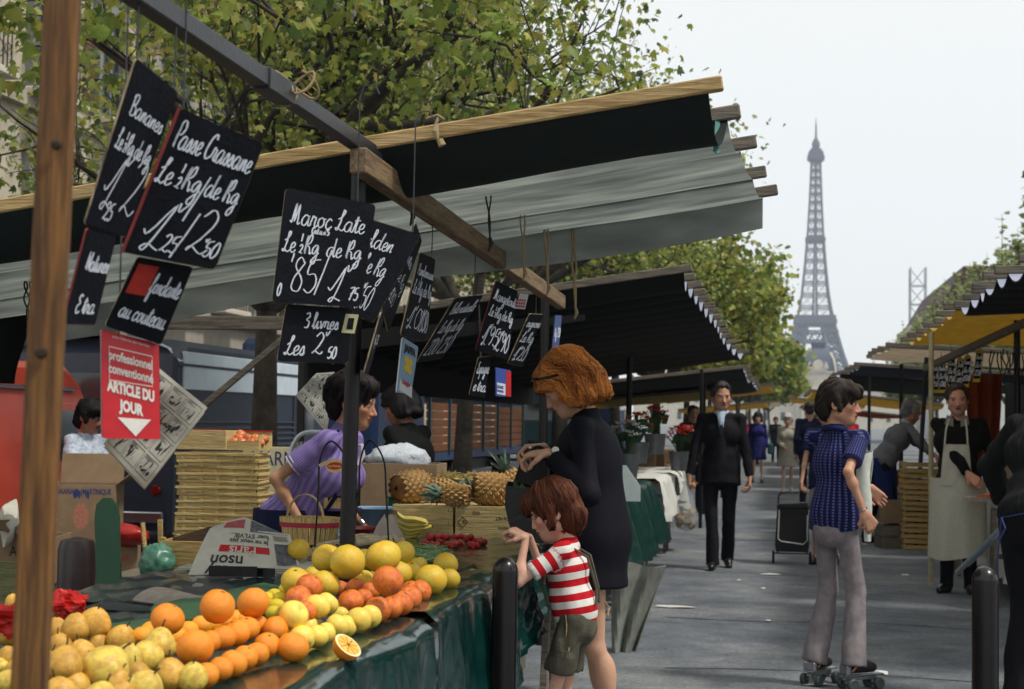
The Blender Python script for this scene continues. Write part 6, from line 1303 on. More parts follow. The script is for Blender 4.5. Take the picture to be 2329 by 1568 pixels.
solo('green_plank', M('green_gloss_paint', (18, 84, 50), .35, .15, 5, spec=.5), lambda m: m.prism([(-.055, -.72), (.055, -.72), (.055, .22), (.045, .27), (.02, .30), (-.015, .30), (-.045, .27), (-.055, .21)], Vector((p0.x - .02, 6.6, .72)), Vector((1, .2, 0)).normalized(), Vector((-.08, .05, 1)).normalized(), -.03), 'glossy green plank with a rounded top standing by the cartons', 'plank')
p0 = atY(450, 1240, 7.3); solo('dark_board', wood('dark_plank', (74, 54, 36), (54, 38, 24), 'x'), lambda m: m.prism([(-.17, -.1), (.24, -.07), (.24, .09), (.05, .09), (-.17, .02)], p0, (1, .05, 0), (0, .15, 1), -.02), 'dark brown board leaning behind the newspaper', 'board'); slat_crate('wooden_crate', 'small pale crate under the dark board', (atY(430, 1310, 7.1).x, 7.25, .62), .34, .24, .17, .05, None, 1, CRATEW); solo('plank_shelf', OLDW, lambda m: (m.box((p0.x, 7.3, .60), (.8, .4, .03), b=.004), m.box((p0.x - .35, 7.3, .29), (.05, .3, .58)), m.box((p0.x + .35, 7.3, .29), (.05, .3, .58))), 'low plank shelf behind the front table', 'shelf')
GPL = M('crumpled_green_plastic', (70, 120, 100), .35, .3, 6, .5, 14, spec=.5); lump('plastic_wrap', GPL, (atY(330, 1290, 6.9).x, 7.05, .69), (.085, .08, .09), 9, 'crumpled sea-green plastic wrap beside the pale crate', 'plastic', .16, 4, 40); solo('small_stand', OLDW, lambda m: m.box((atY(330, 1290, 6.9).x, 7.05, .3), (.2, .2, .6), b=.006), 'rough wooden stand under the plastic wrap', 'stand')
for k in range(5): p = atY(360 + 18 * k, 1215 - 8 * k, 8.6); solo('broken_slat', CRATEW, lambda m: m.bar(p + Vector((0, 0, -.75 - .02 * k)), p + Vector((.06 * (k - 2), .05, .06)), .03, .012, .002), 'broken crate slat leaning against the basket stack', 'slat', 'broken slats by the basket stack')
slat_crate('wooden_crate', 'olive wooden crate at the left edge behind the pears', (atY(20, 1350, 6.4).x - .12, 6.5, .35), .42, .34, .36, .1, None, 1, wood('olive_crate', (120, 120, 80), (96, 96, 62), 'x')); solo('low_block', OLDW, lambda m: m.box((atY(20, 1350, 6.4).x - .12, 6.5, .17), (.4, .32, .34), b=.006), 'wooden block under the olive crate', 'block')
# dark jacket hanging at the far left
solo('hanging_jacket', cloth('black_jacket_cloth', (12, 12, 14)) if 'cloth' in globals() else M('black_jacket_cloth', (12, 12, 14), .85), lambda m: m.sheet(lambda u, v: (atY(10, 800, 6.5).x - .25 + .36 * u * (1 - .1 * v) + .02 * math.sin(v * 5), 6.5 + .05 * math.sin(u * 6), 1.95 - .42 * v * (1 - .5 * max(0, abs(u - .62) < .12) * (v > .5))), 20, 14, .03), 'black jacket hanging from the canopy left of the pine post', 'jacket')

# ================================================================== farther stalls on the left
bends = [tuple(atY(*p)) for p in ((1556, 612, 9.9), (1563, 632, 10.4), (1577, 648, 10.85), (1588, 666, 11.4), (1600, 680, 12.0), (1611, 695, 12.6), (1622, 708, 13.2), (1631, 722, 13.9), (1636, 738, 14.7), (1642, 752, 15.6), (1650, 765, 16.5), (1662, 778, 17.5), (1675, 790, 18.6), (1690, 800, 19.8))]
can2 = canopy('black_awning', 'long black tarred awning with pale batten tips past the red-haired woman', bends, -3.1, .145, [.10], [BLKC], bat=(.04, .05), batm=OLDW, over=.06, top=GREYT)
part('back_valance', BLKC, can2, lambda m: m.sheet(lambda u, v: (-3.08, 9.9 + 10 * u, 2.1 - .5 * v), 12, 4, .004)); part('cord', CORDD, can2, lambda m: [m.tube([(-2.9 + .5 * k, 9.85, 2.15), (-2.88 + .5 * k, 9.85, 1.75 - .1 * (k % 2))], .006, 5) for k in range(3)])
part('front_flap', BLKC, can2, lambda m: m.sheet(lambda u, v: Vector((-3.1 + 1.9 * u, 9.86, 1.96 + .13 * u - (.16 - .12 * u) * v)) , 10, 4, .004))
part('crossbar', OLDW, can2, lambda m: (m.bar((-4.6, 9.8, 2.02), (-3.0, 9.8, 2.02), .06, .09, .004), m.bar((-3.75, 9.75, 1.45), (-3.15, 9.75, 1.95), .035, .04, .004)))
def awn(name, label, y0, y1, xf, xb, zf, slope, n, mat, batm=OLDW, sag=.06, top=None, side=-1, over=.08):
    e = [(xf + rw(.03), y0 + (y1 - y0) * i / n, zf + rw(.015)) for i in range(n + 1)]; return canopy(name, label, e, xb, slope, [sag], [mat], bat=(.045, .05), batm=batm, over=over, top=top)
YELC = M('ochre_canvas', (190, 166, 92), .85, .15, 3, .3, 200, trans=.5); CRMC = M('cream_canvas', (206, 196, 180), .85, .12, 3, .3, 200, trans=.5); BLGC = M('blue_grey_canvas', (70, 82, 104), .8, .15, 3, trans=.2); ORGC = M('orange_canvas', (140, 60, 24), .8, .15, 3, trans=.4)
awn('dark_awning', 'dark awning with pale gaps beyond the long black one', 21.5, 29, -.42, -3.0, 2.2, .12, 9, BLKC, top=GREYT); awn('dark_awning', 'lower dark awning with pale gaps before the yellow one', 30, 40, -.40, -3.0, 2.28, .12, 10, BLKC, top=GREYT)
awn('yellow_awning', 'yellow awning at the far end of the left-hand stalls', 41, 48, -.05, -3.2, 2.45, .12, 6, YELC); awn('yellow_awning', 'small yellow awning under the dark ones', 26, 29.5, -.9, -3.6, 1.98, .1, 4, YELC); awn('cream_awning', 'cream awning far down the left-hand row', 60, 72, .25, -3, 2.3, .1, 6, CRMC); awn('ochre_awning', 'ochre awning far down the left-hand row beneath the trees', 49.5, 58, -.2, -3, 2.1, .1, 6, YELC)
for i, y in enumerate((20.8, 24, 29.5, 36, 41, 48.5, 56)): solo('stall_pole', BLACK, lambda m: m.tube([(-.95 - .1 * (i % 2), y, 0), (-.95 - .1 * (i % 2), y, 2.12)], .025, 10), 'black pole carrying the far left-hand awnings', 'pole', 'poles of the far left-hand stalls')
WCL = cloth('white_tablecloth', (206, 206, 200), .8, .05) if 'cloth' in globals() else M('white_tablecloth', (206, 206, 200), .85, .06, 5)
def far_table(label, y0, y1, xf, xb, z): return table(label, y0, y1, xf, xb, z)
far_table('trestle table of the flower stall under a dark green sheet', 9.9, 13.4, -1.06, -2.2, .885); sheet_cloth('dark green cloth hanging in folds over the flower stall table', 9.85, 13.45, -1.05, -2.2, .89, .5, 1.1, 80, 40, mat=M('dark_green_cloth', (14, 50, 44), .4, .25, 6, .3, 30, spec=.4), name='table_cover', fold=.09, cat='cloth')
far_table('trestle table under white cloths past the flower stall', 13.7, 17.2, -1.0, -2.1, .885); sheet_cloth('white tablecloth hanging over the table past the green one', 13.65, 15.3, -.99, -2.1, .89, .36, 3.1, 50, 30, mat=WCL, name='tablecloth', fold=.05, cat='cloth'); sheet_cloth('second white tablecloth drooping to a point', 15.35, 17.25, -.97, -2.1, .892, .38, 4.4, 50, 30, mat=WCL, name='tablecloth', fold=.06, cat='cloth', cut=lambda u: .2 + .45 * u)
far_table('trestle table farther along the left row', 17.6, 22, -1.05, -2.1, .85)
GRYC = M('stained_grey_canvas', (128, 132, 124), .9, .2, 5, .3, 60, col2=(108, 110, 104))
solo('grey_cloth', GRYC, lambda m: m.sheet(lambda u, v: atY(1388 + 126 * u * (1 - .6 * v) + 6 * v, 1284 + 206 * v - 6 * math.sin(u * 6), 9.4 + .04 * math.sin(u * 14 + v * 3) + .12 * u), 18, 14, .006), 'stained grey canvas hanging to the ground at the flower stall', 'cloth')
solo('white_panel', M('pale_panel', (180, 190, 190), .6, .08, 5), lambda m: m.prism([(0, 0), (.13, 0), (.13, .1), (.03, .24), (0, .24)], atY(1412, 1140, 10.4), (1, 0, 0), (0, 0, 1), -.02), 'pale upright panel on the green table beside the woman', 'panel')
p = atY(1428, 1108, 10.5); m = MB()
for i in range(60): a = rd.uniform(0, 6.28); m.tube([p + Vector((0, 0, -.06)), p + Vector((math.cos(a) * rd.uniform(.02, .09), math.sin(a) * .08, rd.uniform(-.05, .06)))], .003, 4)
o = m.build('garlic_bunch', STRAWM); tag(o, 'bunch of pale dried garlic on the green table', 'garlic')
# flowers
PET = [M('red_petals', (186, 24, 26), .6, .25, 20), M('pink_petals', (206, 110, 100), .6, .25, 20), M('orange_petals', (196, 70, 24), .6, .25, 20), M('white_petals', (200, 200, 196), .6, .1, 20)]; STG = M('flower_leaf', (44, 72, 44), .7, .3, 12)
def bouquet(label, c, r, pm, n=26, seed=1):
    r_ = random.Random(seed); t = thing('bouquet', label, 'flowers', c, group='bouquets on the flower stall'); m = MB(); c = Vector(c); hs_ = []
    for i in range(n): a, e = r_.uniform(0, 6.28), r_.uniform(.1, 1.4); h_ = c + Vector((math.cos(a) * math.cos(e) * r, math.sin(a) * math.cos(e) * r, .16 + r * math.sin(e) * 1.1)); hs_.append(h_); m.tube([c, c.lerp(h_, .6) + Vector((0, 0, .03)), h_], .004, 4); q_ = c.lerp(h_, .7); m.add([q_, q_ + Vector((.05, .02, .0)), q_ + Vector((.07, 0, .05)), q_ + Vector((.02, -.02, .04))], [(0, 1, 2, 3)])
    m.build('stems', STG, t)
    m = MB()
    for h_ in hs_:
        for k in range(7): a = k * .9; rr = r_.uniform(.018, .03); m.add([h_, h_ + Vector((math.cos(a - .4), math.sin(a - .4), .3)) * rr, h_ + Vector((math.cos(a), math.sin(a), .7)) * rr * 1.4, h_ + Vector((math.cos(a + .4), math.sin(a + .4), .3)) * rr], [(0, 1, 2, 3)])
    m.build('blossoms', pm, t); part('bucket', M('zinc_bucket', (96, 100, 104), .4, .2, 8, metal=.5), t, lambda m: m.lathe([(0, 0), (.085, 0), (.11, .2), (.1, .2), (.08, .01)], 18, c - Vector((0, 0, .16)))); return t
for i, (px, py, Y, k, lb) in enumerate(((1545, 1045, 16.2, 0, 'bucket of bright red flowers next to the man in the suit'), (1560, 1070, 16.6, 1, 'bucket of pink flowers below the red ones'), (1450, 1030, 14.5, 2, 'bucket of dark orange flowers behind the red-haired woman'), (1490, 1010, 15.2, 0, 'bucket of dark red flowers deep in the flower stall'), (1425, 1060, 12.6, 3, 'bucket of white flowers near the green table'))):
    p = atY(px, py, Y); bouquet(lb, (p.x, Y, max(.9, p.z - .1) + .16 if i > 1 else .9 + .16), .13, PET[k], seed=i)
# clutter in the deep shade: pale boxes and bottles
for i in range(7):
    y = 17.8 + i * .55; solo('produce_box', [CARD, CRATEW, OLDW][i % 3], lambda m: m.box((-1.5 - .1 * (i % 3), y, .86 + .09), (.34, .42, .18), (0, 0, rw(.1)), .006), 'box of produce in the shade on the far left table', 'box', 'boxes on the far left table')

# ================================================================== right-hand stalls
awn('black_awning', 'black awning with pale scallops at the near end of the right row', 8.9, 12.0, 1.38, 4.6, 2.34, -.02, 6, BLKC, top=GREYT, sag=.08); awn('yellow_awning', 'yellow awning with battens above the smiling stallholder', 12.3, 16.6, 1.4, 4.4, 2.33, .0, 6, YELC, sag=.05); awn('cream_awning', 'cream awning behind the yellow one', 16.9, 20.2, 1.22, 4.4, 2.28, .05, 4, CRMC, sag=.03); awn('blue_grey_awning', 'blue-grey awning beyond the cream one', 20.5, 23.0, 1.1, 4.2, 2.2, .05, 3, BLGC, sag=.04); awn('dark_awning', 'dark awning farther along the right row', 25, 33, 1.05, 4, 2.25, .06, 9, BLKC, top=GREYT); awn('orange_awning', 'yellow awning with an orange fringe far on the right row', 34, 41, .85, 3.6, 2.15, .1, 6, YELC); awn('orange_awning', 'orange awning at the far end of the right row', 43, 50, .9, 3.4, 1.95, .1, 5, ORGC); awn('yellow_awning', 'little yellow awning beside the far man in navy', 52, 58, .6, 3, 2.3, .1, 4, YELC)
for i, (x, y, h_) in enumerate(((1.95, 13.0, 2.3), (3.6, 9.2, 2.3), (3.4, 13.6, 2.3), (1.62, 20.3, 2.2), (1.5, 25, 2.2), (1.4, 33.6, 2.15), (3.5, 18.5, 2.2), (3.4, 24.5, 2.1), (1.35, 42, 2.0))): solo('stall_pole', BLACK, lambda m: m.tube([(x, y, 0), (x, y, h_)], .026, 10), 'dark pole of the right-hand stalls', 'pole', 'poles of the right-hand stalls')
p = atY(2118, 900, 14.2); solo('stall_pole', M('cream_paint', (176, 166, 130), .6, .2, 6), lambda m: m.tube([(p.x, 14.2, 0), (p.x, 14.2, 2.25)], .022, 10), 'cream painted pole behind the smiling stallholder', 'pole'); q0 = atY(2104, 830, 18.4); solo('stall_pole', STEEL, lambda m: m.tube([(q0.x - .1, 18.4, 0), (q0.x, 18.2, 2.25)], .025, 10), 'slanting dark blue pole beside the cream one', 'pole')
p0, p1 = atY(2105, 838, 14.6), atY(2330, 735, 12.6); solo('cross_rail', OLDW, lambda m: m.bar(p0, p1 + (p1 - p0) * .3, .05, .06, .004), 'grey timber rail carrying the yellow-edged signs', 'rail')
YELS = M('yellow_sign_border', (196, 164, 40), .7, .12, 12)
for i, (x, y) in enumerate(((2125, 858), (2143, 858), (2164, 846), (2183, 850), (2198, 844), (2225, 832))):
    Y = 14.35 - .12 * i; c = atY(x, y, Y); w_, h_ = .062, .285
    t = thing('yellow_sign', 'tall black chalk sign with yellow ends hanging over the stallholder', 'price sign', c - Vector((0, 0, h_ / 2)), group='yellow-ended chalk signs'); ux = Vector((1, -.25, .0)).normalized(); uy = Vector((-.08 + .04 * i, 0, 1)).normalized()
    part('board', YELS, t, lambda m: m.prism([(-w_ / 2, -h_ / 2), (w_ / 2, -h_ / 2), (w_ / 2, h_ / 2 - .02), (w_ * .2, h_ / 2), (-w_ * .2, h_ / 2), (-w_ / 2, h_ / 2 - .02)], c, ux, uy, -.006)); nrm_ = ux.cross(uy).normalized()
    part('slate_field', SLT, t, lambda m: m.prism([(-w_ * .44, -h_ * .40), (w_ * .44, -h_ * .40), (w_ * .44, h_ * .38), (-w_ * .44, h_ * .38)], c, ux, uy, .002)); m = MB()
    for k, tx in enumerate((('Cabillaud', 'Le Kg', '9,50'), ('Merlan', 'Le Kg', '6,80'), ('Raie', 'Le Kg', '7,50'), ('Sole', 'Le Kg', '18,00'), ('Crevettes', 'Le Kg', '15,00'), ('Moules', 'Le l', '2,20'))[i]): script_on(m, tx, c - ux * w_ * .38 + uy * h_ * (.2 - .25 * k), ux, uy, h_ * .16, .005, sx=.42 if len(tx) > 5 else .62, lift=.003)
    m.build('chalk_writing', CHALK, t, smooth=False); part('string', CORDD, t, lambda m: m.tube([c + uy * h_ * .5, c + uy * (h_ * .5 + .08)], .003, 5))
# hanging cords and rope on the right
rp = thing('tangled_rope', 'tangle of dark rope hanging under the right-hand awning', 'rope', (2.6, 12.6, 1.9)); 
for k in range(14): p = atY(2255 + k * 7, 790 + rd.uniform(0, 25), 12.9); part('strand', CORDD, rp, lambda m: m.tube([p, p + Vector((rw(.03), 0, -.08)), p + Vector((rw(.05), 0, -.16 - .1 * rd.random()))], .006, 5))
# crates stack, tables, cloth
cp = None; pc = atZ(2112, 1252, 0.); w0 = .58
for k in range(8):
    if cp is None: cp = slat_crate('vegetable_crate', 'slatted pine crate in the stack beside the stallholder', (0, 0, 0), w0, .38, .115, 0, 'crates stacked by the stallholder', 2, CRATEW, .02); o = cp
    else: o = copy_tree(cp)
    o.location = (pc.x + rw(.012), pc.y + .2 + rw(.012), .004 + k * .124); o.rotation_euler = (0, 0, .06 + rw(.05))
carton('brown carton standing behind the crate stack', pc.x - .36, pc.y + .35, .28, .28, .3, .26, .1); slat_crate('vegetable_crate', 'leaning grey crate at the foot of the crate stack', (pc.x - .4, pc.y + .25, .0), .3, .3, .26, .2, None, 2, OLDW)
tbx0, tbx1 = 1.86, 3.3
table('fishmonger\'s trestle table under a white cloth', 12.4, 15.6, tbx0 + .02, tbx1, .79)
def rcloth(u, v):
    y = 12.35 + 3.3 * u; top = .55
    if v < top: return (tbx1 + (tbx0 - tbx1) * v / top, y, .80 + .003 * wr(y, v * 3))
    s_ = (v - top) / (1 - top); return (tbx0 - .012 - .05 * s_ * (.5 + .5 * math.sin(y * 11) + .3 * math.sin(y * 23)), y, .80 - .62 * s_)
solo('tablecloth', WCL, lambda m: m.sheet(rcloth, 70, 40, .003), 'white cloth hanging low over the fishmonger\'s table', 'cloth')
def ecloth(u, v): return (tbx0 + (tbx1 - tbx0) * u, 12.335 - .03 * v * (1 + math.sin(u * 19)), .80 - .6 * v)
solo('tablecloth', WCL, lambda m: m.sheet(ecloth, 40, 14, .003), 'white cloth end panel of the fishmonger\'s table', 'cloth')
FISH = M('pink_shrimp', (196, 110, 78), .4, .25, 14, spec=.5); p = atY(2262, 1118, 13.0)
PLATE = M('white_plate', (206, 204, 196), .3); solo('seafood_tray', PLATE, lambda m: m.lathe([(0, 0), (.2, 0), (.24, .03), (.22, .03), (.19, .01), (0, .01)], 24, (p.x, 13.0, .806)), 'white tray of shrimps on the fishmonger\'s cloth', 'tray'); m = MB()
for i in range(90): a = rd.uniform(0, 6.28); r0 = rd.uniform(0, .17); q_ = Vector((p.x + math.cos(a) * r0, 13 + math.sin(a) * r0, .825 + (.17 - r0) * .35 * rd.random())); d_ = Vector((rw(), rw(), rw(.4))).normalized() * .03; m.tube([q_ - d_, q_ + Vector((0, 0, .008)), q_ + d_], [.003, .008, .003], 5)
o = m.build('shrimps', FISH); tag(o, 'heap of orange-pink shrimps in the white tray', 'shrimps', kind='stuff')
solo('wooden_board', CRATEW, lambda m: m.box((tbx0 + .18, 12.5, .825), (.4, .25, .03), (0, 0, .3), .004), 'thick wooden board at the corner of the fishmonger\'s table', 'board')
p = atY(2222, 980, 15.0); solo('orange_curtain', ORGC, lambda m: m.sheet(lambda u, v: (p.x - .12 + .34 * u * (1 - .25 * v) + .03 * math.sin(v * 3), 15.0 + .03 * math.sin(u * 16), 1.9 - .95 * v), 20, 14, .004), 'orange canvas curtain hanging behind the stallholder', 'curtain'); solo('back_curtain', BLKC, lambda m: m.sheet(lambda u, v: (3.6 + .05 * math.sin(u * 30), 8.9 + 16 * u, 2.3 - 1.9 * v), 60, 6, .004), 'black canvas closing the back of the right-hand stalls', 'curtain')
solo('cream_box', CRMC, lambda m: m.box((2.5, 14.2, .95), (.4, .5, .3), (0, 0, .2), .01), 'cream box on the white cloth behind the stallholder', 'box')
solo('cream_box', CRMC, lambda m: m.box((2.2, 15.2, .92), (.35, .4, .24), (0, 0, -.1), .01), 'smaller cream box at the far end of the fishmonger\'s table', 'box')
slat_crate('vegetable_crate', 'orange crate of carrots under the far right awnings', (1.6, 21.6, .6), .6, .4, .2, .1, None, 2, SLAT); far_table('trestle table farther along the right row', 20.4, 24.4, 1.45, 2.6, .6) if False else table('trestle table farther along the right row', 20.4, 24.4, 2.6, 1.45, .6)
# ------------------------------------------------------------------ bollards, trolley, tent poles, litter
BOLL = M('brown_black_bollard', (12, 8, 9), .3, .25, 6, .12, 14, spec=.4, coat=.12, col2=(18, 12, 12))
for i, (px, X_, lb) in enumerate(((1149, -.85, 'glossy dark brown bollard standing before the green sheet'), (2240, .705, 'chipped dark brown bollard beside the man with his back turned'))):
    p = atX(px, 1300, X_); Y_ = p.y; s_ = scl((X_, Y_, .9)); r = 58 / s_ / 2; zt = atX(px, 1268 if i == 0 else 1288, X_).z
    t = thing('bollard', lb, 'bollard', (X_, Y_, 0), group='bollards of the market entrance'); part('shaft', BOLL, t, lambda m: m.lathe([(r * 1.25, 0), (r * 1.25, .05), (r * 1.02, .07)] + [(r, .1), (r, zt - r * 1.1)] + [(r * math.cos(a), zt - r * 1.1 + r * 1.1 * math.sin(a)) for a in np.linspace(.1, PI / 2, 9)], 28, (X_, Y_, 0))); part('seam', BLACK, t, lambda m: m.bar((X_ + r * .97, Y_ - r * .3, .08), (X_ + r * .97, Y_ - r * .3, zt - r * 1.3), .004, .004))
tr_ = thing('shopping_trolley', 'black shopping trolley with white piping pulled by the short-haired woman', 'shopping trolley', (.18, 15.8, 0)); TB = M('black_trolley_cloth', (14, 14, 18), .6, .15, 8); a, b = atY(1765, 1200, 15.8), atY(1838, 1200, 15.8); x0, x1 = a.x, b.x
part('bag', TB, tr_, lambda m: m.prism([(0, .13), (x1 - x0, .13), (x1 - x0 + .01, .2), (x1 - x0, .57), (.01, .57), (-.01, .2)], (x0, 15.86, 0), (1, 0, 0), (0, 0, 1), .16)); part('lid', TB, tr_, lambda m: m.prism([(0, 0), (x1 - x0, 0), (x1 - x0 - .01, .05), (.02, .03)], (x0, 15.88, .575), (1, 0, 0), (0, 0, 1), .2))
part('piping', M('white_piping', (190, 190, 186), .6), tr_, lambda m: m.tube([Vector(v) for v in ((x0 + .03, 15.69, .55), (x0 + .02, 15.69, .26), (x0 + .05, 15.69, .235), (x1 - .05, 15.69, .21), (x1 - .01, 15.69, .25), (x1 - .01, 15.69, .5))], .006, 6)); part('frame', STEEL, tr_, lambda m: (m.tube([Vector(v) for v in catmull([(x0 + .02, 15.9, .1), (x0 + .02, 15.92, .6), (x0 + .03, 15.85, .69), (x0 + .09, 15.8, .715), (x0 + .22, 15.77, .72)], 5)], .009, 8), m.tube([(x0 - .02, 15.9, .1), (x1 + .02, 15.9, .1)], .009, 8), m.tube([(x1 - .01, 15.9, .1), (x1 - .01, 15.9, .6)], .009, 8)))
for x in (x0 - .025, x1 + .025): wheel_part(tr_, (x, 15.9, .062), .062, .025, (1, 0, 0))
for i, (dx, lb) in enumerate(((0, 'long aluminium tent pole leaning from the white cloth to the ground'), (.05, 'second aluminium tent pole leaning beside the first'))):
    a, b = atY(2178 + 22 * i, 1302 - 18 * i, 11.6), atY(2284, 1195 + 12 * i, 10.9); solo('aluminium_pole', ALU, lambda m: m.tube([Vector((a.x, a.y, max(.02, a.z))), b + (b - a) * .6], .02, 10), lb, 'pole')
PAP = M('white_litter_paper', (200, 200, 194), .85, .08, 8, .3, 20); LTR = M('brown_leaf_litter', (110, 84, 56), .9, .3, 14)
def scrap(px, py, w_, h_, lb, seed, up=.012):
    r_ = random.Random(seed); c = atZ(px, py, .0); k = [r_.uniform(.6, 1.2) for _ in range(7)]; s_ = scl(c); w_, h_ = w_ / s_, h_ / s_ * 3.2
    def f(m):
        V = [c + Vector((math.cos(i * .9) * w_ / 2 * k[i], math.sin(i * .9) * h_ / 2 * k[i], .003 + up * r_.random())) for i in range(7)]; V.append(c + Vector((0, 0, .006 + up))); m.add(V, [(i, (i + 1) % 7, 7) for i in range(7)])
    solo('paper_scrap', PAP, f, lb, 'litter', None, smooth=False)
for i, (px, py, w_, h_, lb) in enumerate(((1530, 1382, 100, 12, 'large torn white paper lying before the flower stall'), (2000, 1532, 55, 20, 'crumpled white paper cone on the ground by the skates'), (1750, 1308, 45, 7, 'flat white paper below the shopping trolley'), (1748, 1415, 14, 8, 'small white flower-like scrap in mid-street'), (1735, 1340, 14, 5, 'tiny white scrap above the small one in mid-street'), (2060, 1310, 18, 6, 'white scrap on the ground near the smiling stallholder'), (1965, 1240, 16, 6, 'pale scrap on the ground left of the crates'), (1860, 1560, 90, 12, 'long white sheet at the boy\'s feet'), (1452, 1386, 18, 6, 'small scrap beside the large torn paper'), (1680, 1322, 14, 5, 'little scrap behind the man in the suit'))): scrap(px, py, w_, h_, lb, i)
rd2 = random.Random(12); m = MB()
for i in range(170):
    x, y = rd2.uniform(-.7, 1.6), rd2.uniform(6.3, 26); a = rd2.uniform(0, 6.28); l_ = rd2.uniform(.008, .03); m.add([(x, y, .004), (x + math.cos(a) * l_, y + math.sin(a) * l_, .006), (x + math.cos(a + .6) * l_ * .8, y + math.sin(a + .6) * l_ * .8, .008)], [(0, 1, 2)])
o = m.build('ground_litter', LTR); tag(o, 'scattered leaf crumbs and peelings on the asphalt', 'litter', kind='stuff')
# ================================================================== people
def skin_mat():
    return M('skin', (0, 0, 0), .5, .07, 30, .05, 200, attr='Col', spec=.35, sub=.12)
def hair_mat(): return M('hair', (0, 0, 0), .55, .25, 60, .5, 240, attr='Col', spec=.22, stretch=(1, 1, .25))
def ik(a, b, l1, l2, pole):
    a, b = Vector(a), Vector(b); d = b - a; L = min(d.length, (l1 + l2) * .999); dn = d.normalized(); b = a + dn * L
    x = (l1 * l1 - l2 * l2 + L * L) / (2 * L); h = math.sqrt(max(0, l1 * l1 - x * x)); p = Vector(pole); p = (p - dn * p.dot(dn)); p = p.normalized() if p.length > 1e-4 else Vector((0, 1, 0))
    return a + dn * x + p * h, b
def rotm(yaw=0, pitch=0, roll=0):
    """columns right, forward, up; pitch > 0 bows forward, yaw > 0 turns to the left"""
    return Matrix.Rotation(R(yaw), 3, 'Z') @ Matrix.Rotation(R(-pitch), 3, 'X') @ Matrix.Rotation(R(roll), 3, 'Y')
def add_hand(s, w_, f, n, sc, curl, side, spread=.0):
    """w_ wrist, f finger direction, n the way the palm faces; side +1 thumb on the +(f x n) side"""
    f = Vector(f).normalized(); n = Vector(n); n = (n - f * n.dot(f)).normalized(); t = f.cross(n) * side; w_ = Vector(w_)
    ax = f.cross(n)
    for j, (o_, l_, c) in enumerate(((.031, .092, .0), (.011, .097, .03), (-.010, .092, .0), (-.029, .082, -.02))):
        b = w_ + t * o_ * .55 * sc; k = w_ + f * l_ * sc + t * o_ * sc; s.cap(b, k, .0145 * sc, .0115 * sc, .012 * sc)
        d = f + t * (spread * o_ * 12); p = k; a = 0; L = (.044, .027, .021) if j < 3 else (.034, .021, .018)
        for q, (ll, cr, rr) in enumerate(zip(L, (.75, 1.1, .7), (.0092, .0084, .0076))):
            a += curl * cr * (1 + .08 * j); dd = (d * math.cos(a) + n * math.sin(a)).normalized(); e = p + dd * ll * sc; s.cap(p, e, rr * sc * 1.06, rr * sc * .95, .004 * sc); p = e
    p = w_ + f * .018 * sc + t * .022 * sc; a1 = (t * .75 + f * .6 + n * (.25 + curl * .2)).normalized(); e = p + a1 * .045 * sc; s.cap(p, e, .016 * sc, .0125 * sc, .012 * sc)
    a2 = (t * (.35 - curl * .25) + f * .8 + n * (.2 + curl * .45)).normalized(); g = e + a2 * .032 * sc; s.cap(e, g, .0115 * sc, .0098 * sc, .006 * sc); a3 = (a2 + n * curl * .4 - t * curl * .3).normalized(); s.cap(g, g + a3 * .025 * sc, .0095 * sc, .008 * sc, .004 * sc)
HAIRS = {}
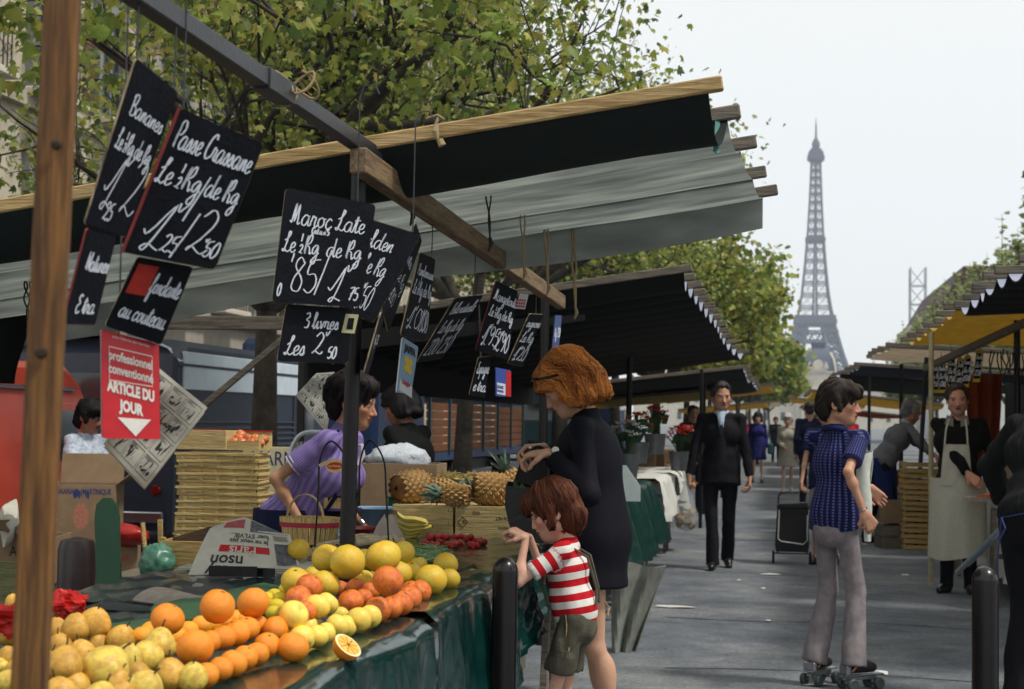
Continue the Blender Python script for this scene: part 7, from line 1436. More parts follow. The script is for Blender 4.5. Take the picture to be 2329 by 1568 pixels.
def hair_ops(style, s, q, hh, Hm):
    E = lambda c, r, k=.06, op='u': s.ell(q(*c), [v * hh for v in r], k * hh, Hm, op)
    Cc = lambda a, b, r1, r2, k=.05: s.cap(q(*a), q(*b), r1 * hh, r2 * hh, k * hh)
    if style == 'short':
        E((0, -.07, .165), (.352, .435, .372)); E((0, -.28, -.08), (.29, .22, .26)); E((0, .18, .38), (.25, .2, .12)); Cc((-.33, .02, .05), (-.335, .05, -.12), .05, .03); Cc((.33, .02, .05), (.335, .05, -.12), .05, .03)
        E((0, .46, -.08), (.42, .36, .40), .03, 's'); E((0, .16, -.38), (.5, .36, .30), .03, 's')
    elif style == 'receding':
        E((0, -.09, .155), (.350, .42, .365)); E((0, -.28, -.08), (.27, .18, .24)); Cc((-.31, .0, .08), (-.315, .02, -.02), .035, .02); Cc((.31, .0, .08), (.315, .02, -.02), .035, .02); E((0, .12, .4), (.2, .2, .09))
        E((0, .50, .0), (.36, .36, .44), .03, 's'); E((0, .16, -.38), (.5, .36, .30), .03, 's'); None
    elif style == 'mop':                                        # a boy's thick tousled hair
        E((0, -.08, .16), (.365, .44, .385)); E((0, -.31, -.08), (.3, .2, .3)); Cc((-.335, .02, .1), (-.335, .06, -.12), .06, .035); Cc((.335, .02, .1), (.335, .06, -.12), .06, .035); E((0, .25, .3), (.3, .19, .14)); E((.12, .36, .22), (.16, .08, .08)); E((-.14, .34, .24), (.14, .09, .08))
        E((0, .50, -.14), (.33, .34, .32), .03, 's'); E((0, .22, -.5), (.5, .4, .36), .03, 's')
    elif style == 'bowl':                                       # a small child's bobbed hair
        E((0, -.06, .17), (.40, .46, .40)); E((0, -.25, -.15), (.36, .28, .36)); Cc((-.36, .02, .1), (-.36, .06, -.2), .1, .07); Cc((.36, .02, .1), (.36, .06, -.2), .1, .07); E((0, .3, .26), (.30, .16, .16)); E((.1, .36, .14), (.2, .08, .09))
        E((0, .56, -.2), (.34, .36, .34), .03, 's'); E((0, .24, -.55), (.5, .4, .32), .03, 's')
    elif style == 'waves':                                      # full, swept-back waves to the collar
        E((0, -.12, .22), (.43, .48, .42)); E((0, .12, .34), (.36, .3, .22)); E((0, -.40, -.08), (.38, .28, .40)); E((.30, -.12, -.10), (.16, .30, .34)); E((-.30, -.12, -.10), (.16, .30, .34)); E((0, .36, .17), (.27, .12, .12))
        for a in np.linspace(-1.25, 1.25, 7): E((.36 * math.sin(a), -.18 - .36 * math.cos(a), -.36 + .04 * math.sin(a * 5)), (.12, .12, .11), .05); E((.33 * math.sin(a + .2), -.16 - .36 * math.cos(a + .2), -.2), (.12, .12, .12), .04)
        for a in (-.8, -.3, .3, .8): E((.30 * math.sin(a), .02 + .36 * math.cos(a), .13), (.1, .09, .08), .04)
        E((0, .54, -.16), (.28, .33, .36), .03, 's'); E((.42, .32, -.25), (.2, .24, .24), .03, 's'); E((-.42, .32, -.25), (.2, .24, .24), .03, 's')
    elif style == 'bun':                                        # dark hair pinned up
        E((0, -.1, .2), (.38, .46, .40)); E((0, -.38, .12), (.26, .24, .26)); E((0, -.28, -.12), (.28, .2, .26)); E((0, .22, .34), (.28, .2, .16)); E((.2, .1, .42), (.18, .16, .1)); E((-.2, .1, .42), (.18, .16, .1))
        E((0, .48, -.12), (.36, .34, .36), .03, 's'); E((0, .14, -.42), (.5, .32, .28), .03, 's')
    elif style == 'crop':                                       # woman's short dark crop
        E((0, -.08, .18), (.38, .46, .40)); E((0, -.30, -.12), (.32, .24, .34)); Cc((-.34, .04, .12), (-.34, .1, -.1), .09, .05); Cc((.34, .04, .12), (.34, .1, -.1), .09, .05); E((0, .28, .3), (.3, .18, .14))
        E((0, .52, -.14), (.34, .34, .36), .03, 's'); E((0, .2, -.5), (.5, .36, .3), .03, 's')
    def dsp(P):
        L = ((P - np.array(q(0, -.08, .1), np.float32)) @ np.array(Hm)) / hh; a = np.arctan2(L[:, 0], L[:, 1] + 1e-4); rr = np.sqrt(L[:, 0] ** 2 + L[:, 1] ** 2)
        w1 = vnoise(np.stack([a * 6 + L[:, 2] * 2.2, L[:, 2] * 2.5, rr * 2], -1), 5); w2 = vnoise(np.stack([a * 15 + L[:, 2] * 3, L[:, 2] * 4, rr * 5], -1), 9)
        return (w1 * .03 + w2 * .008) * hh
    s.disp(dsp)
from mathutils import kdtree
def strands(ho, V, F, hc, HM, hh, c1, c2, hair, n=2600):
    """locks of hair laid over the hair's surface, flowing back and down from the parting"""
    rg = np.random.default_rng(len(V)); nrm = np.zeros_like(V); A, B, C_ = V[F[:, 0]], V[F[:, 1]], V[F[:, 2]]; fn = np.cross(B - A, C_ - A)
    for i in range(4): np.add.at(nrm, F[:, i], fn)
    nrm /= np.linalg.norm(nrm, axis=1)[:, None] + 1e-9; kd = kdtree.KDTree(len(V))
    for i, v in enumerate(V): kd.insert(v, i)
    kd.balance(); hm = np.array(HM, np.float32); crown = np.array(hc, np.float32) + hm @ np.array([.08, .05 if hair[0] in ('mop', 'bowl', 'crop', 'short') else .3, .55], np.float32) * hh
    curl = {'waves': 1.0, 'mop': .9, 'bun': .6}.get(hair[0], .35); idx = rg.integers(0, len(V), n); VV = []; FF = []; CC = []
    cen = np.array(hc, np.float32)
    sgn = 1. if ((V - V.mean(0)) * nrm).sum() > 0 else -1.; nrm = nrm * sgn
    bigw = 1.7 if hair[0] == 'waves' else 1.0; PH = vnoise((V[idx] - cen) / hh * 2.6, 21) * 5; CM_ = .5 + .75 * vnoise((V[idx] - cen) / hh * np.array([7., 7., 3.]), 33)
    for i, ph, cm_ in zip(idx, PH, CM_):
        p = V[i].copy(); nn = nrm[i]; L = rg.uniform(.35, .9) * hh; st = L / 7; w = rg.uniform(.005, .011) * hh * bigw; k0 = len(VV); lift = rg.uniform(.002, .012) * hh * (3.5 if rg.random() < .06 else 1); col = c1 + (c2 - c1) * np.clip(float(cm_) + rg.uniform(-.3, .3), -.1, 1.25); col = np.clip(col, .001, 1)
        for j in range(8):
            f = p - crown; f = f / (np.linalg.norm(f) + 1e-6) + np.array([0, 0, -.35], np.float32); f = f - nn * (f @ nn); f /= np.linalg.norm(f) + 1e-6; s_ = np.cross(f, nn); f = f + s_ * curl * .7 * math.sin(ph + j * .9); f /= np.linalg.norm(f) + 1e-6; s_ = np.cross(f, nn)
            ww = w * (1 - (j / 7.0) ** 2 * .9) * (.5 if j == 0 else 1); up = nn * (lift * (1 + .6 * math.sin(ph + j)) if j else -.004 * hh)
            VV += [p + s_ * ww + up * .4, p + up + nn * ww * .5, p - s_ * ww + up * .4]; CC += [col * .75, col, col * .75]
            if j < 7: b = k0 + j * 3; FF += [(b, b + 1, b + 4, b + 3), (b + 1, b + 2, b + 5, b + 4)]
            q_, ii, dd = kd.find(p + f * st); 
            if dd > st * 1.2: p = p + f * st * .6 - nn * .003 * hh; continue
            nn = nrm[ii]; p = V[ii] * .6 + (p + f * st) * .4
    if sgn < 0: FF = [f_[::-1] for f_ in FF]
    o = link('locks', fast_mesh('locks', np.array(VV), np.array(FF), hair_mat(), {'Col': np.array(CC)}), ho); o['kind'] = 'stuff'
def build_head(c, Hm, hh, skin, h, o, feats):
    q = lambda x, y, z: c + Hm @ Vector((x, y, z)) * hh
    s = SDF(h); E = lambda cc, r, k=.08, op='u', rt=None: s.ell(q(*cc), [v * hh for v in r], k * hh, rt if rt is not None else Hm, op); Cc = lambda a, b, r1, r2, k=.04, op='u': s.cap(q(*a), q(*b), r1 * hh, r2 * hh, k * hh, op=op)
    jw = feats.get('jaw', 1.)
    E((0, -.06, .145), (.322, .405, .355)); E((0, .10, -.12), (.265 * jw, .275, .36), .1); E((0, .215, -.37), (.15 * jw, .14, .125), .08); Cc((-.2 * jw, .02, -.26), (0, .2, -.40), .11, .1, .08); Cc((.2 * jw, .02, -.26), (0, .2, -.40), .11, .1, .08)
    for x in (-1, 1): E((x * .17, .235, -.1), (.10, .09, .085), .06); E((x * .335, -.05, -.05), (.035, .085, .135), .025); E((x * .35, -.03, -.04), (.02, .05, .08), .02, 's')
    Cc((-.15, .325, .065), (.15, .325, .065), .045, .045, .05)
    for x in (-1, 1): E((x * .135, .42, -.005), (.085, .085, .055), .05, 's'); E((x * .132, .305, -.004), (.062, .062, .058), .012)
    ns = feats.get('nose', 1.)
    Cc((0, .35, .0), (0, .35 + .08 * ns, -.165), .03, .045, .035)
    for x in (-1, 1): E((x * .048, .375, -.18), (.04, .05, .034), .025)
    E((0, .355, -.255), (.10, .05, .026), .02); E((0, .345, -.305), (.085, .05, .03), .02); Cc((-.09, .40, -.281), (.09, .40, -.281), .012, .012, .015, 's')
    if feats.get('mouth'): E((0, .385, -.283), (.055, .06, .02), .012, 's')
    Cc((0, -.10, -.22), tuple(feats['neck']), feats.get('nr', .205), feats.get('nr', .205) * 1.12, .1)
    V, F = s.surface(); L = ((V - np.array(c, np.float32)) @ np.array(Hm)) / hh
    C = np.tile(np.array(lin(skin)[:3], np.float32), (len(V), 1)); x, y, z = np.abs(L[:, 0]), L[:, 1], L[:, 2]
    def mix(m_, col, k): C[m_] = C[m_] * (1 - k) + np.array(lin(col)[:3]) * k
    mix((x < .2) & (y > .2) & (z < -.02) & (z > -.26), (200, 120, 100), .22); mix(((x - .19) ** 2 + (z + .14) ** 2 < .012) & (y > .1), (196, 106, 92), .22)
    mix((np.abs(L[:, 0]) < .105 - .7 * np.abs(z + .281)) & (z > -.338) & (z < -.236) & (y > .29), feats.get('lip', (160, 84, 78)), .75)
    mix((x < .07) & (np.abs(z + .281) < .012) & (y > .3), (60, 26, 26), .85)
    if feats.get('mouth'): mix((x < .055) & (np.abs(z + .283) < .022) & (y > .28), (36, 14, 14), .9)
    mix((np.abs(z - .085 - .02 * np.cos(x * 14)) < .02) & (x > .055) & (x < .225) & (y > .22), feats.get('brow', (60, 44, 34)), .75)
    er = (x - .132) ** 2 + (z + .004) ** 2
    mix((er < .0031) & (y > .3), (196, 190, 184), .9); mix((er < .00115) & (y > .3), (44, 34, 28), .95); mix((np.abs(z - .035 + (x - .132) ** 2 * 3) < .012) & (np.abs(x - .132) < .07) & (y > .28), (56, 38, 32), .7)
    if feats.get('closed'): mix((er < .0036) & (y > .3), skin, .9); mix((np.abs(z + .02) < .012) & (np.abs(x - .132) < .06) & (y > .28), (60, 40, 34), .8)
    if feats.get('stubble'): mix((z < -.17) & (y > .0) & (y < .6) & (z > -.5), (120, 108, 104), .3)
    mix((x < .05) & (np.abs(z + .2) < .014) & (y > .36), (90, 50, 44), .6)
    return V, F, C
def person(label, loc, heading, H=1.72, sex='m', hr=.146, lean=0, twist=0, tilt=0, head=(0, 0, 0), feet=None, hands=(None, None), poles=None, grip=((.5, None, None), (.5, None, None)),
           skin=(190, 146, 120), hair=('short', (60, 46, 36)), top=None, bottom=None, shoes=None, feats=None, res=.0095, group=None, extra=None, world_hands=True, hipz=.505, girth=1., shw=None):
    """one figure: body, garments and hair as parts of one thing"""
    t = thing('person', label, 'person', (loc[0], loc[1], loc[2] if len(loc) > 2 else 0), R(heading), group); W2L = t.matrix_basis.inverted(); z0 = 0
    f = H / 1.72; hh = hr * H; zb = H - 1.08 * hh; hip = hipz * H; sw = shw or (.100 if sex == 'm' else .094) * (1.0 if sex != 'c' else .95) * H
    TM = rotm(twist, lean, tilt); pel = Vector((0, 0, hip + .02 * H)); TL = zb - pel.z
    T = lambda x, y, k: pel + TM @ Vector((x, y, k * TL))
    HM = TM @ rotm(head[0], head[1], head[2]) if len(head) < 4 else rotm(head[0], head[1], head[2])
    nb = T(0, -.012 * f, 1.0); hc = nb + TM @ Vector((0, .012 * f, .06 * hh)) + HM @ Vector((0, .03 * hh, .52 * hh))
    sh = [T(s_ * sw, -.005 * f, .89) for s_ in (1, -1)]; ua, fa = .172 * H, .148 * H
    hd = []; el = []
    for i, s_ in enumerate((1, -1)):
        tg_ = hands[i]
        if tg_ is None: tg_ = sh[i] + Vector((s_ * .035 * f, .04 * f, -(ua + fa) * .97))
        elif world_hands: tg_ = W2L @ Vector(tg_)
        e_, w_ = ik(sh[i], tg_, ua, fa, (poles[i] if poles and poles[i] else (s_ * .4, -1, -.2))); el.append(e_); hd.append(w_)
    feet = feet or [(.06 * H, 0, 0, 8), (-.06 * H, 0, 0, -8)]
    hips = [Vector((s_ * .052 * H * girth, 0, hip)) for s_ in (1, -1)]; an = []; kn = []
    for i in (0, 1):
        a_ = Vector((feet[i][0], feet[i][1], feet[i][2] + .052 * H)); LL = (hip - .052 * H) * 1.012; k_, a_ = ik(hips[i], a_, .52 * LL, .485 * LL, (math.sin(R(-feet[i][3])) * .6, 1, 0)); kn.append(k_); an.append(a_)
    TR = np.array(TM)
    # ---- skin
    feats = dict(feats or {}); nl = HM.transposed() @ (nb - hc) / hh; feats['neck'] = (nl.x, nl.y - .0, nl.z - .12); feats.setdefault('nr', .215 if sex == 'm' else (.18 if sex == 'f' else .17))
    parts_ = [build_head(hc, HM, hh, skin, min(res * .55, .0052) if res < .012 else .008, t, feats)]
    sk = lin(skin)[:3]
    def plain(s): V, F = s.surface(); return V, F, np.tile(np.array(sk, np.float32), (len(V), 1))
    s = SDF(res)
    s.ell(T(0, .0, .62), (.078 * H, .05 * H, .30 * TL), .05, TR); s.ell(T(0, .0, .2), (.068 * H, .05 * H, .26 * TL), .05, TR); s.ell((0, 0, hip), (.075 * H, .055 * H, .06 * H), .04); s.cap(T(0, 0, .8), nb, .045 * f, .05 * f, .04)
    for i in (0, 1):
        s.cap(T(0, 0, .85), sh[i], .04 * f, .03 * f, .03); s.cap(sh[i], el[i], .028 * f, .024 * f, .02); s.cap(el[i], hd[i], .022 * f, .016 * f, .015)
        if not (bottom and bottom['type'] in ('skirt', 'shorts', 'coat')): s.cap(hips[i], kn[i], .045 * f, .034 * f, .03); s.cap(kn[i], an[i], .034 * f, .024 * f, .02)
        if not top or top.get('sleeve') != 'long': s.cap(sh[i], el[i], .031 * f * H / 1.72 * 1.0, .027 * f, .01); s.cap(el[i], hd[i], .0275 * f, .0185 * f, .012); s.ell(el[i].lerp(hd[i], .28), (.031 * f,) * 3, .02)
        else: s.cap(el[i].lerp(hd[i], .7), hd[i], .021 * f, .0185 * f, .01)
    if bottom and bottom['type'] in ('skirt', 'shorts', 'coat'):
        for i in (0, 1):
            s.cap(hips[i], kn[i], .052 * f, .034 * f, .01); s.cap(kn[i], an[i], .035 * f, .023 * f, .02); s.ell(kn[i].lerp(an[i], .3) + Vector((0, -.012 * f, 0)), (.041 * f, .043 * f, .09 * f), .03); s.ell(kn[i] + Vector((0, .008, 0)), (.036 * f, .036 * f, .045 * f), .02)
            s.cap(an[i], an[i] + Vector((0, .03 * f, -.02 * f)), .025 * f, .024 * f, .02)
    parts_.append(plain(s))
    for i in (0, 1):
        if grip[i] is None: continue
        cu, fd, pn = grip[i]; s_ = (1, -1)[i]; s = SDF(.0036 if res < .012 else .006)
        d_ = (hd[i] - el[i]).normalized(); fd = Vector(fd) if fd else d_; pn = Vector(pn) if pn else Vector((-s_, .15, 0))
        if fd.length > 0 and grip[i][1]: fd = W2L.to_3x3() @ fd
        if grip[i][2]: pn = W2L.to_3x3() @ pn
        hs = f * (1.0 if sex == 'm' else .92) if sex != 'c' else .66
        fdn = fd.normalized(); pnn = (pn - fdn * pn.dot(fdn)).normalized(); side = -1 if i == 0 else 1; side = side * (1)
        s.cap(el[i].lerp(hd[i], .93), hd[i] + fdn * .012, .0185 * hs, .019 * hs, .012); add_hand(s, hd[i], fdn, pnn, hs, cu, side); parts_.append(plain(s))
    V = []; F = []; C = []; k = 0
    for v, fa_, c in parts_: V.append(v); F.append(fa_ + k); C.append(c); k += len(v)
    link('body', fast_mesh('body', np.concatenate(V), np.concatenate(F), skin_mat(), {'Col': np.concatenate(C)}), t)
    # ---- hair
    if hair:
        s = SDF(.0052 if res < .012 else .009); q = lambda x, y, z: hc + HM @ Vector((x, y, z)) * hh; hair_ops(hair[0], s, q, hh, HM); V, F = s.surface()
        L = ((V - np.array(hc, np.float32)) @ np.array(HM)) / hh; a = np.arctan2(L[:, 0], L[:, 1]); st_ = vnoise(np.stack([a * 16 + L[:, 2] * 4, L[:, 2] * 3, L[:, 1] * 5], -1), 3) * .5 + .5
        c1, c2 = np.array(lin(hair[1])[:3]), np.array(lin(hair[2] if len(hair) > 2 else [min(255, v * 1.35 + 8) for v in hair[1]])[:3]); C = c1[None] * (1 - st_[:, None]) + c2[None] * st_[:, None]
        ho_ = link('hair', fast_mesh('hair', V, F, hair_mat(), {'Col': C}), t)
        if res < .0118: strands(ho_, V, F, hc, HM, hh, c1, c2, hair)
    # ---- garments
    def fold(amp, sc=(16, 16, 8), seed=1): return lambda P: amp * 1.5 * (1.4 * (.5 - np.abs(vnoise(P * np.array(sc, np.float32), seed))) + .6 * vnoise(P * np.array(sc, np.float32) * 2.1, seed + 4))
    g = girth
    if bottom:
        s = SDF(res); b_ = bottom; bw = (.096 if sex != 'f' else .1) * H * g
        if b_['type'] in ('trousers', 'shorts'):
            s.ell((0, -.004, hip + .02 * H), (bw, .070 * H * g, .085 * H), .03); s.ell((0, -.018 * H, hip - .025 * H), (bw * .9, .058 * H, .06 * H), .03)
            if b_.get('waist'): s.ell(T(0, 0, .16), (.088 * H * g, .068 * H * g, .06 * H), .03, TR)
            fl = b_.get('flare', 1.)
            for i in (0, 1):
                if b_['type'] == 'trousers':
                    s.cap(hips[i], kn[i], .078 * f * g * b_.get('wide', 1), .06 * f * b_.get('wide', 1), .02); hm_ = an[i] + (an[i] - kn[i]).normalized() * (.03 * H if b_.get('long', 1) else 0); s.cap(kn[i], hm_, .059 * f * b_.get('wide', 1), .056 * f * fl, .015, n=1)
                else:
                    e = hips[i].lerp(kn[i], b_.get('len', .62)); s.cap(hips[i], e, .088 * f * g, .098 * f * g * b_.get('flare', 1), .02, n=1)
        else:
            hm_ = b_['hem']; s.ell((0, 0, hip + .02 * H), (bw, .08 * H * g, .1 * H), .03); c0 = Vector((0, 0, hip + .02 * H)); c1 = Vector(((kn[0].x + kn[1].x) / 2 * .7, (kn[0].y + kn[1].y) / 2 * .7, hm_)); s.cap(c0, c1, .086 * H * g, b_.get('hw', .105) * H, .03, flat=((0, 1, 0), 1.25), n=1)
            if b_['type'] == 'coat': s.ell(T(0, 0, .2), (.09 * H * g, .072 * H * g, .09 * H), .04, TR)
        s.disp(fold(b_.get('fold', .0035), b_.get('fsc', (15, 15, 4)), 2)); V, F = s.surface(); link(b_.get('name', 'trousers' if b_['type'] == 'trousers' else ('shorts' if b_['type'] == 'shorts' else 'skirt')), fast_mesh('garment', V, F, b_['mat']), t)
    if top:
        s = SDF(res); a_ = top; th = a_.get('th', .0)
        cw = (.1 if sex == 'm' else .092) * H * g + th
        s.ell(T(0, .004, .62), (cw, .07 * H * g + th, .30 * TL), .05, TR); s.ell(T(0, .01, .26), ((.083 if sex != 'f' else .076) * H * g + th, .066 * H * g + th, .24 * TL), .05, TR)
        if sex == 'f':
            for s_ in (1, -1): s.ell(T(s_ * .043 * H, .05 * H * g, .62), (.042 * H * g, .042 * H * g, .045 * H * g), .035, TR)
        s.ell(T(0, -.004, .04), (.094 * H * g + th, .076 * H * g + th, .075 * H), .04, TR)
        if a_.get('hem') is not None:                              # jacket or smock below the waist
            if a_.get('boxy'): s.cap(T(0, -.01, .72), T(0, 0, .0), .074 * H + th, .082 * H + th, .06, flat=((0, 1, 0), 1.12))
            c1 = Vector(((kn[0].x + kn[1].x) / 2 * .5, (kn[0].y + kn[1].y) / 2 * .5 , a_['hem'])); s.cap(T(0, 0, .15), c1, .086 * H * g + th, a_.get('hw', .1) * H + th, .04, flat=((0, 1, 0), 1.25), n=1)
        for i, s_ in enumerate((1, -1)):
            s.cap(T(0, -.012 * f, .93), sh[i], .040 * f, .040 * f + th * .7, .04)
            if a_.get('sleeve') == 'long':
                s.cap(sh[i], el[i], .040 * f + th * .6, .038 * f + th, .03); s.cap(el[i], el[i].lerp(hd[i], a_.get('sl', .97)), .038 * f + th, .031 * f + th, .02, n=1)
            else: s.cap(sh[i], sh[i].lerp(el[i], a_.get('sl', .62)), .041 * f + th * .6, .044 * f + th, .03, n=1)
        s.cap(nb - TM @ Vector((0, 0, .02 * f)), nb + TM @ Vector((0, -.004, a_.get('neck', .012) * f)), .062 * f, .056 * f, .02, n=1)
        s.ell(nb + HM @ Vector((0, 0, 0)) + TM @ Vector((0, .012 * f, .05 * f)), (.05 * f, .05 * f, .05 * f), .01, TR, 's')
        s.disp(fold(a_.get('fold', .0045), a_.get('fsc', (15, 15, 8)), 7)); V, F = s.surface(); at = {}
        # pattern coordinates: height along the trunk, or distance along the sleeve
        L = (V - np.array(pel, np.float32)) @ TR; st_ = L[:, 2].copy(); ang_ = np.arctan2(L[:, 0], L[:, 1])
        for i in (0, 1):
            a0, b0 = np.array(sh[i], np.float32), np.array(el[i], np.float32); d_ = b0 - a0; tt = ((V - a0) @ d_) / (d_ @ d_); ds = np.linalg.norm(V - a0 - np.clip(tt, 0, 1.6)[:, None] * d_, axis=1); m_ = (tt > .12) & (ds < .062 * f + th) & ((np.abs(L[:, 0]) > .085 * H) | (tt > .5)); st_[m_] = 5 + tt[m_] * np.linalg.norm(d_)
            dv = V - a0; pr = dv - tt[:, None] * d_; ang_[m_] = np.arctan2(pr[m_] @ np.cross(d_, [0, 1, 0]) / (np.linalg.norm(d_)), pr[:, 1][m_])
        at['st'] = st_; at['an'] = ang_
        link(a_.get('name', 'shirt'), fast_mesh('garment', V, F, a_['mat'], at), t)
    if shoes:
        for i, s_ in enumerate((1, -1)):
            s = SDF(res * .8); a_ = an[i]; yw = rotm(feet[i][3] * -1); fw = yw @ Vector((0, 1, 0)); b0 = Vector((a_.x, a_.y, a_.z - .052 * H)); pit = feet[i][4] if len(feet[i]) > 4 else 0; fz = Vector((fw.x, fw.y, math.tan(R(pit)))).normalized()
            s.cap(b0 + Vector((0, 0, .03 * f)) - fw * .03 * f, b0 + Vector((0, 0, .03 * f)) + fz * .13 * f, .034 * f, .03 * f, .01); s.ell(b0 + fz * .05 * f + Vector((0, 0, .045 * f)), (.036 * f, .06 * f, .035 * f), .03, np.array(yw)); s.cap(b0 + Vector((0, 0, .04 * f)), a_ + Vector((0, 0, shoes.get('h', .02) * f)), .036 * f, .032 * f, .02, n=1)
            s.cut(b0 + Vector((0, 0, .002)), (fw * math.sin(R(pit)) - Vector((0, 0, 1)) * math.cos(R(pit)))); V, F = s.surface(); link('shoe', fast_mesh('shoe', V, F, shoes['mat']), t)
    info = dict(t=t, sh=sh, el=el, hd=hd, hc=hc, HM=HM, hh=hh, nb=nb, T=T, TM=TM, pel=pel, hip=hip, kn=kn, an=an, H=H, f=f, res=res, L2W=t.matrix_basis.copy(), W2L=W2L)
    return info
def lpart(P, name, mat, fn, **kw): m = MB(); fn(m); return m.build(name, mat, P['t'], world=False, **kw)
# striped and patterned knits
def stripe_mat(name, c1, c2, period, duty, off=0., vert=None, bump=.3):
    m = M(name, c1, .85, .1, 14, bump, 400, spec=.2); t = m.node_tree; b = t.nodes['Principled BSDF']; at = nd(t, 'ShaderNodeAttribute', attribute_name='an' if vert else 'st'); L = t.links.new
    a_ = nd(t, 'ShaderNodeMath', operation='ADD'); a_.inputs[1].default_value = off + 50 * period; L(at.outputs['Fac'], a_.inputs[0]); md = nd(t, 'ShaderNodeMath', operation='MODULO'); md.inputs[1].default_value = period; L(a_.outputs[0], md.inputs[0]); gt = nd(t, 'ShaderNodeMath', operation='GREATER_THAN'); gt.inputs[1].default_value = period * duty; L(md.outputs[0], gt.inputs[0])
    fac = gt.outputs[0]
    if vert == 'dash':                                           # open-work: rows of pale dashes
        a2 = nd(t, 'ShaderNodeAttribute', attribute_name='st'); m2 = nd(t, 'ShaderNodeMath', operation='MODULO'); m2.inputs[1].default_value = .016; ad = nd(t, 'ShaderNodeMath', operation='ADD'); ad.inputs[1].default_value = 3.2; L(a2.outputs['Fac'], ad.inputs[0]); L(ad.outputs[0], m2.inputs[0]); g2 = nd(t, 'ShaderNodeMath', operation='GREATER_THAN'); g2.inputs[1].default_value = .006; L(m2.outputs[0], g2.inputs[0]); mu = nd(t, 'ShaderNodeMath', operation='MULTIPLY'); L(fac, mu.inputs[0]); L(g2.outputs[0], mu.inputs[1]); fac = mu.outputs[0]
    src = b.inputs['Base Color'].links[0].from_socket; mx_ = nd(t, 'ShaderNodeMix', data_type='RGBA'); L(fac, mx_.inputs[0]); L(src, mx_.inputs[6]); mx_.inputs[7].default_value = lin(c2); L(mx_.outputs[2], b.inputs['Base Color'])
    return m
LEATHER = M('black_leather', (24, 20, 20), .35, .2, 12, .1, 90, spec=.5); BRLEA = M('brown_leather', (70, 44, 28), .45, .25, 14, .2, 80); NAVY = None
# ------------------------------------------------------------------ the child in the striped shirt
HLTH = M('grey_green_suede', (70, 68, 56), .8, .3, 8, .3, 120, col2=(84, 80, 66)); RS = stripe_mat('red_white_stripes', (186, 22, 34), (222, 218, 212), .052, .5, .0)
cx, cy = -.735, 5.82
P = person('small child in a red and white striped shirt and suede shorts at the table edge', (cx, cy), 90, 1.18, 'c', hr=.182, lean=9, head=(8, 12, 0), hipz=.555, shw=.105, girth=.92,
    hands=(atY(1205, 1222, 6.0), atY(1196, 1222, 5.72)), poles=((.2, -.2, -1), (-.35, -.1, -1)), grip=((1.3, (-.7, 0, .2), (0, -.3, -1)), (1.1, (-.75, .1, .35), (.1, .3, -1))), feet=[(.075, -.02, 0, 5), (-.07, .1, 0, -5)],
    skin=(206, 160, 138), hair=('bowl', (66, 36, 24), (112, 60, 36)), feats=dict(closed=1, brow=(84, 54, 40), jaw=.95, nose=.62, lip=(176, 100, 92)), top=dict(mat=RS, sleeve='short', sl=.72, fold=.003, th=.007, neck=.03), bottom=dict(type='shorts', mat=HLTH, len=.66, flare=1.0, fold=.006, fsc=(20, 20, 10)), shoes=dict(mat=BRLEA), res=.008)
T_, f_ = P['T'], P['f']
for s_ in (1, -1):
    lpart(P, 'brace', HLTH, lambda m: m.tube([T_(s_ * .055, .085, .12), T_(s_ * .06, .098, .45), T_(s_ * .055, .075, .8), T_(s_ * .05, .0, 1.0), T_(s_ * .045, -.085, .75), T_(s_ * .03, -.1, .3), T_(s_ * .045, -.092, .08)], .0055, 6))
    lpart(P, 'sock', cloth('white_sock', (200, 196, 188)), lambda m: m.tube([P['an'][0 if s_ > 0 else 1] + Vector((0, 0, -.005)), P['an'][0 if s_ > 0 else 1] + Vector((0, 0, .05))], .032, 12))
lpart(P, 'waist_lacing', M('leather_lace', (150, 130, 90), .8), lambda m: (m.tube([T_(-.1, .02, .02), T_(-.112, .02, -.12), T_(-.108, .03, -.3)], .003, 5), m.tube([T_(-.118, .02, -.42), T_(-.122, .025, -.46), T_(-.1, .05, -.52)], .003, 5), m.tube([T_(.0, -.118, .1), T_(.02, -.13, .0), T_(-.01, -.125, -.1)], .004, 5)))
# ------------------------------------------------------------------ the red-haired woman
COAT = cloth('navy_coat', (8, 9, 21), .75, .12, .25, 260)
rx, ry = -.73, 6.5
P = person('red-haired woman in a navy coat bending over her black bag', (rx, ry), 90, 1.70, 'f', lean=7, head=(4, 24, 0), hands=(atY(1238, 1018, 6.55), atY(1248, 1030, 6.3)), poles=((.5, -.5, -1), (-.4, -.6, -1)), grip=((.9, (-1, 0, -.1), (0, -.4, -1)), (.9, (-1, .15, -.1), (0, .2, -1))),
    skin=(196, 152, 126), hair=('waves', (112, 50, 18), (232, 148, 74)), feats=dict(closed=1, brow=(110, 60, 36), jaw=.94, nose=.95, lip=(150, 70, 66)), top=dict(mat=COAT, sleeve='long', sl=.9, name='coat', th=.012, fold=.0028, fsc=(9, 9, 3), neck=.03, hem=.705, hw=.094, boxy=1), bottom=dict(type='skirt', mat=COAT, hem=.72, hw=.1, name='skirt'), shoes=dict(mat=LEATHER), feet=[(.06, -.07, 0, 5), (-.06, -.11, 0, -5)], girth=.96)
q = lambda x, y, z: P['hc'] + P['HM'] @ Vector((x, y, z)) * P['hh']
lpart(P, 'sunglasses', M('dark_lens', (20, 24, 34), .1, spec=.7), lambda m: m.tube([q(-.44, .0, .2), q(-.42, .3, .3), q(-.3, .42, .36), q(0, .46, .38), q(.3, .42, .36)], .006, 6))
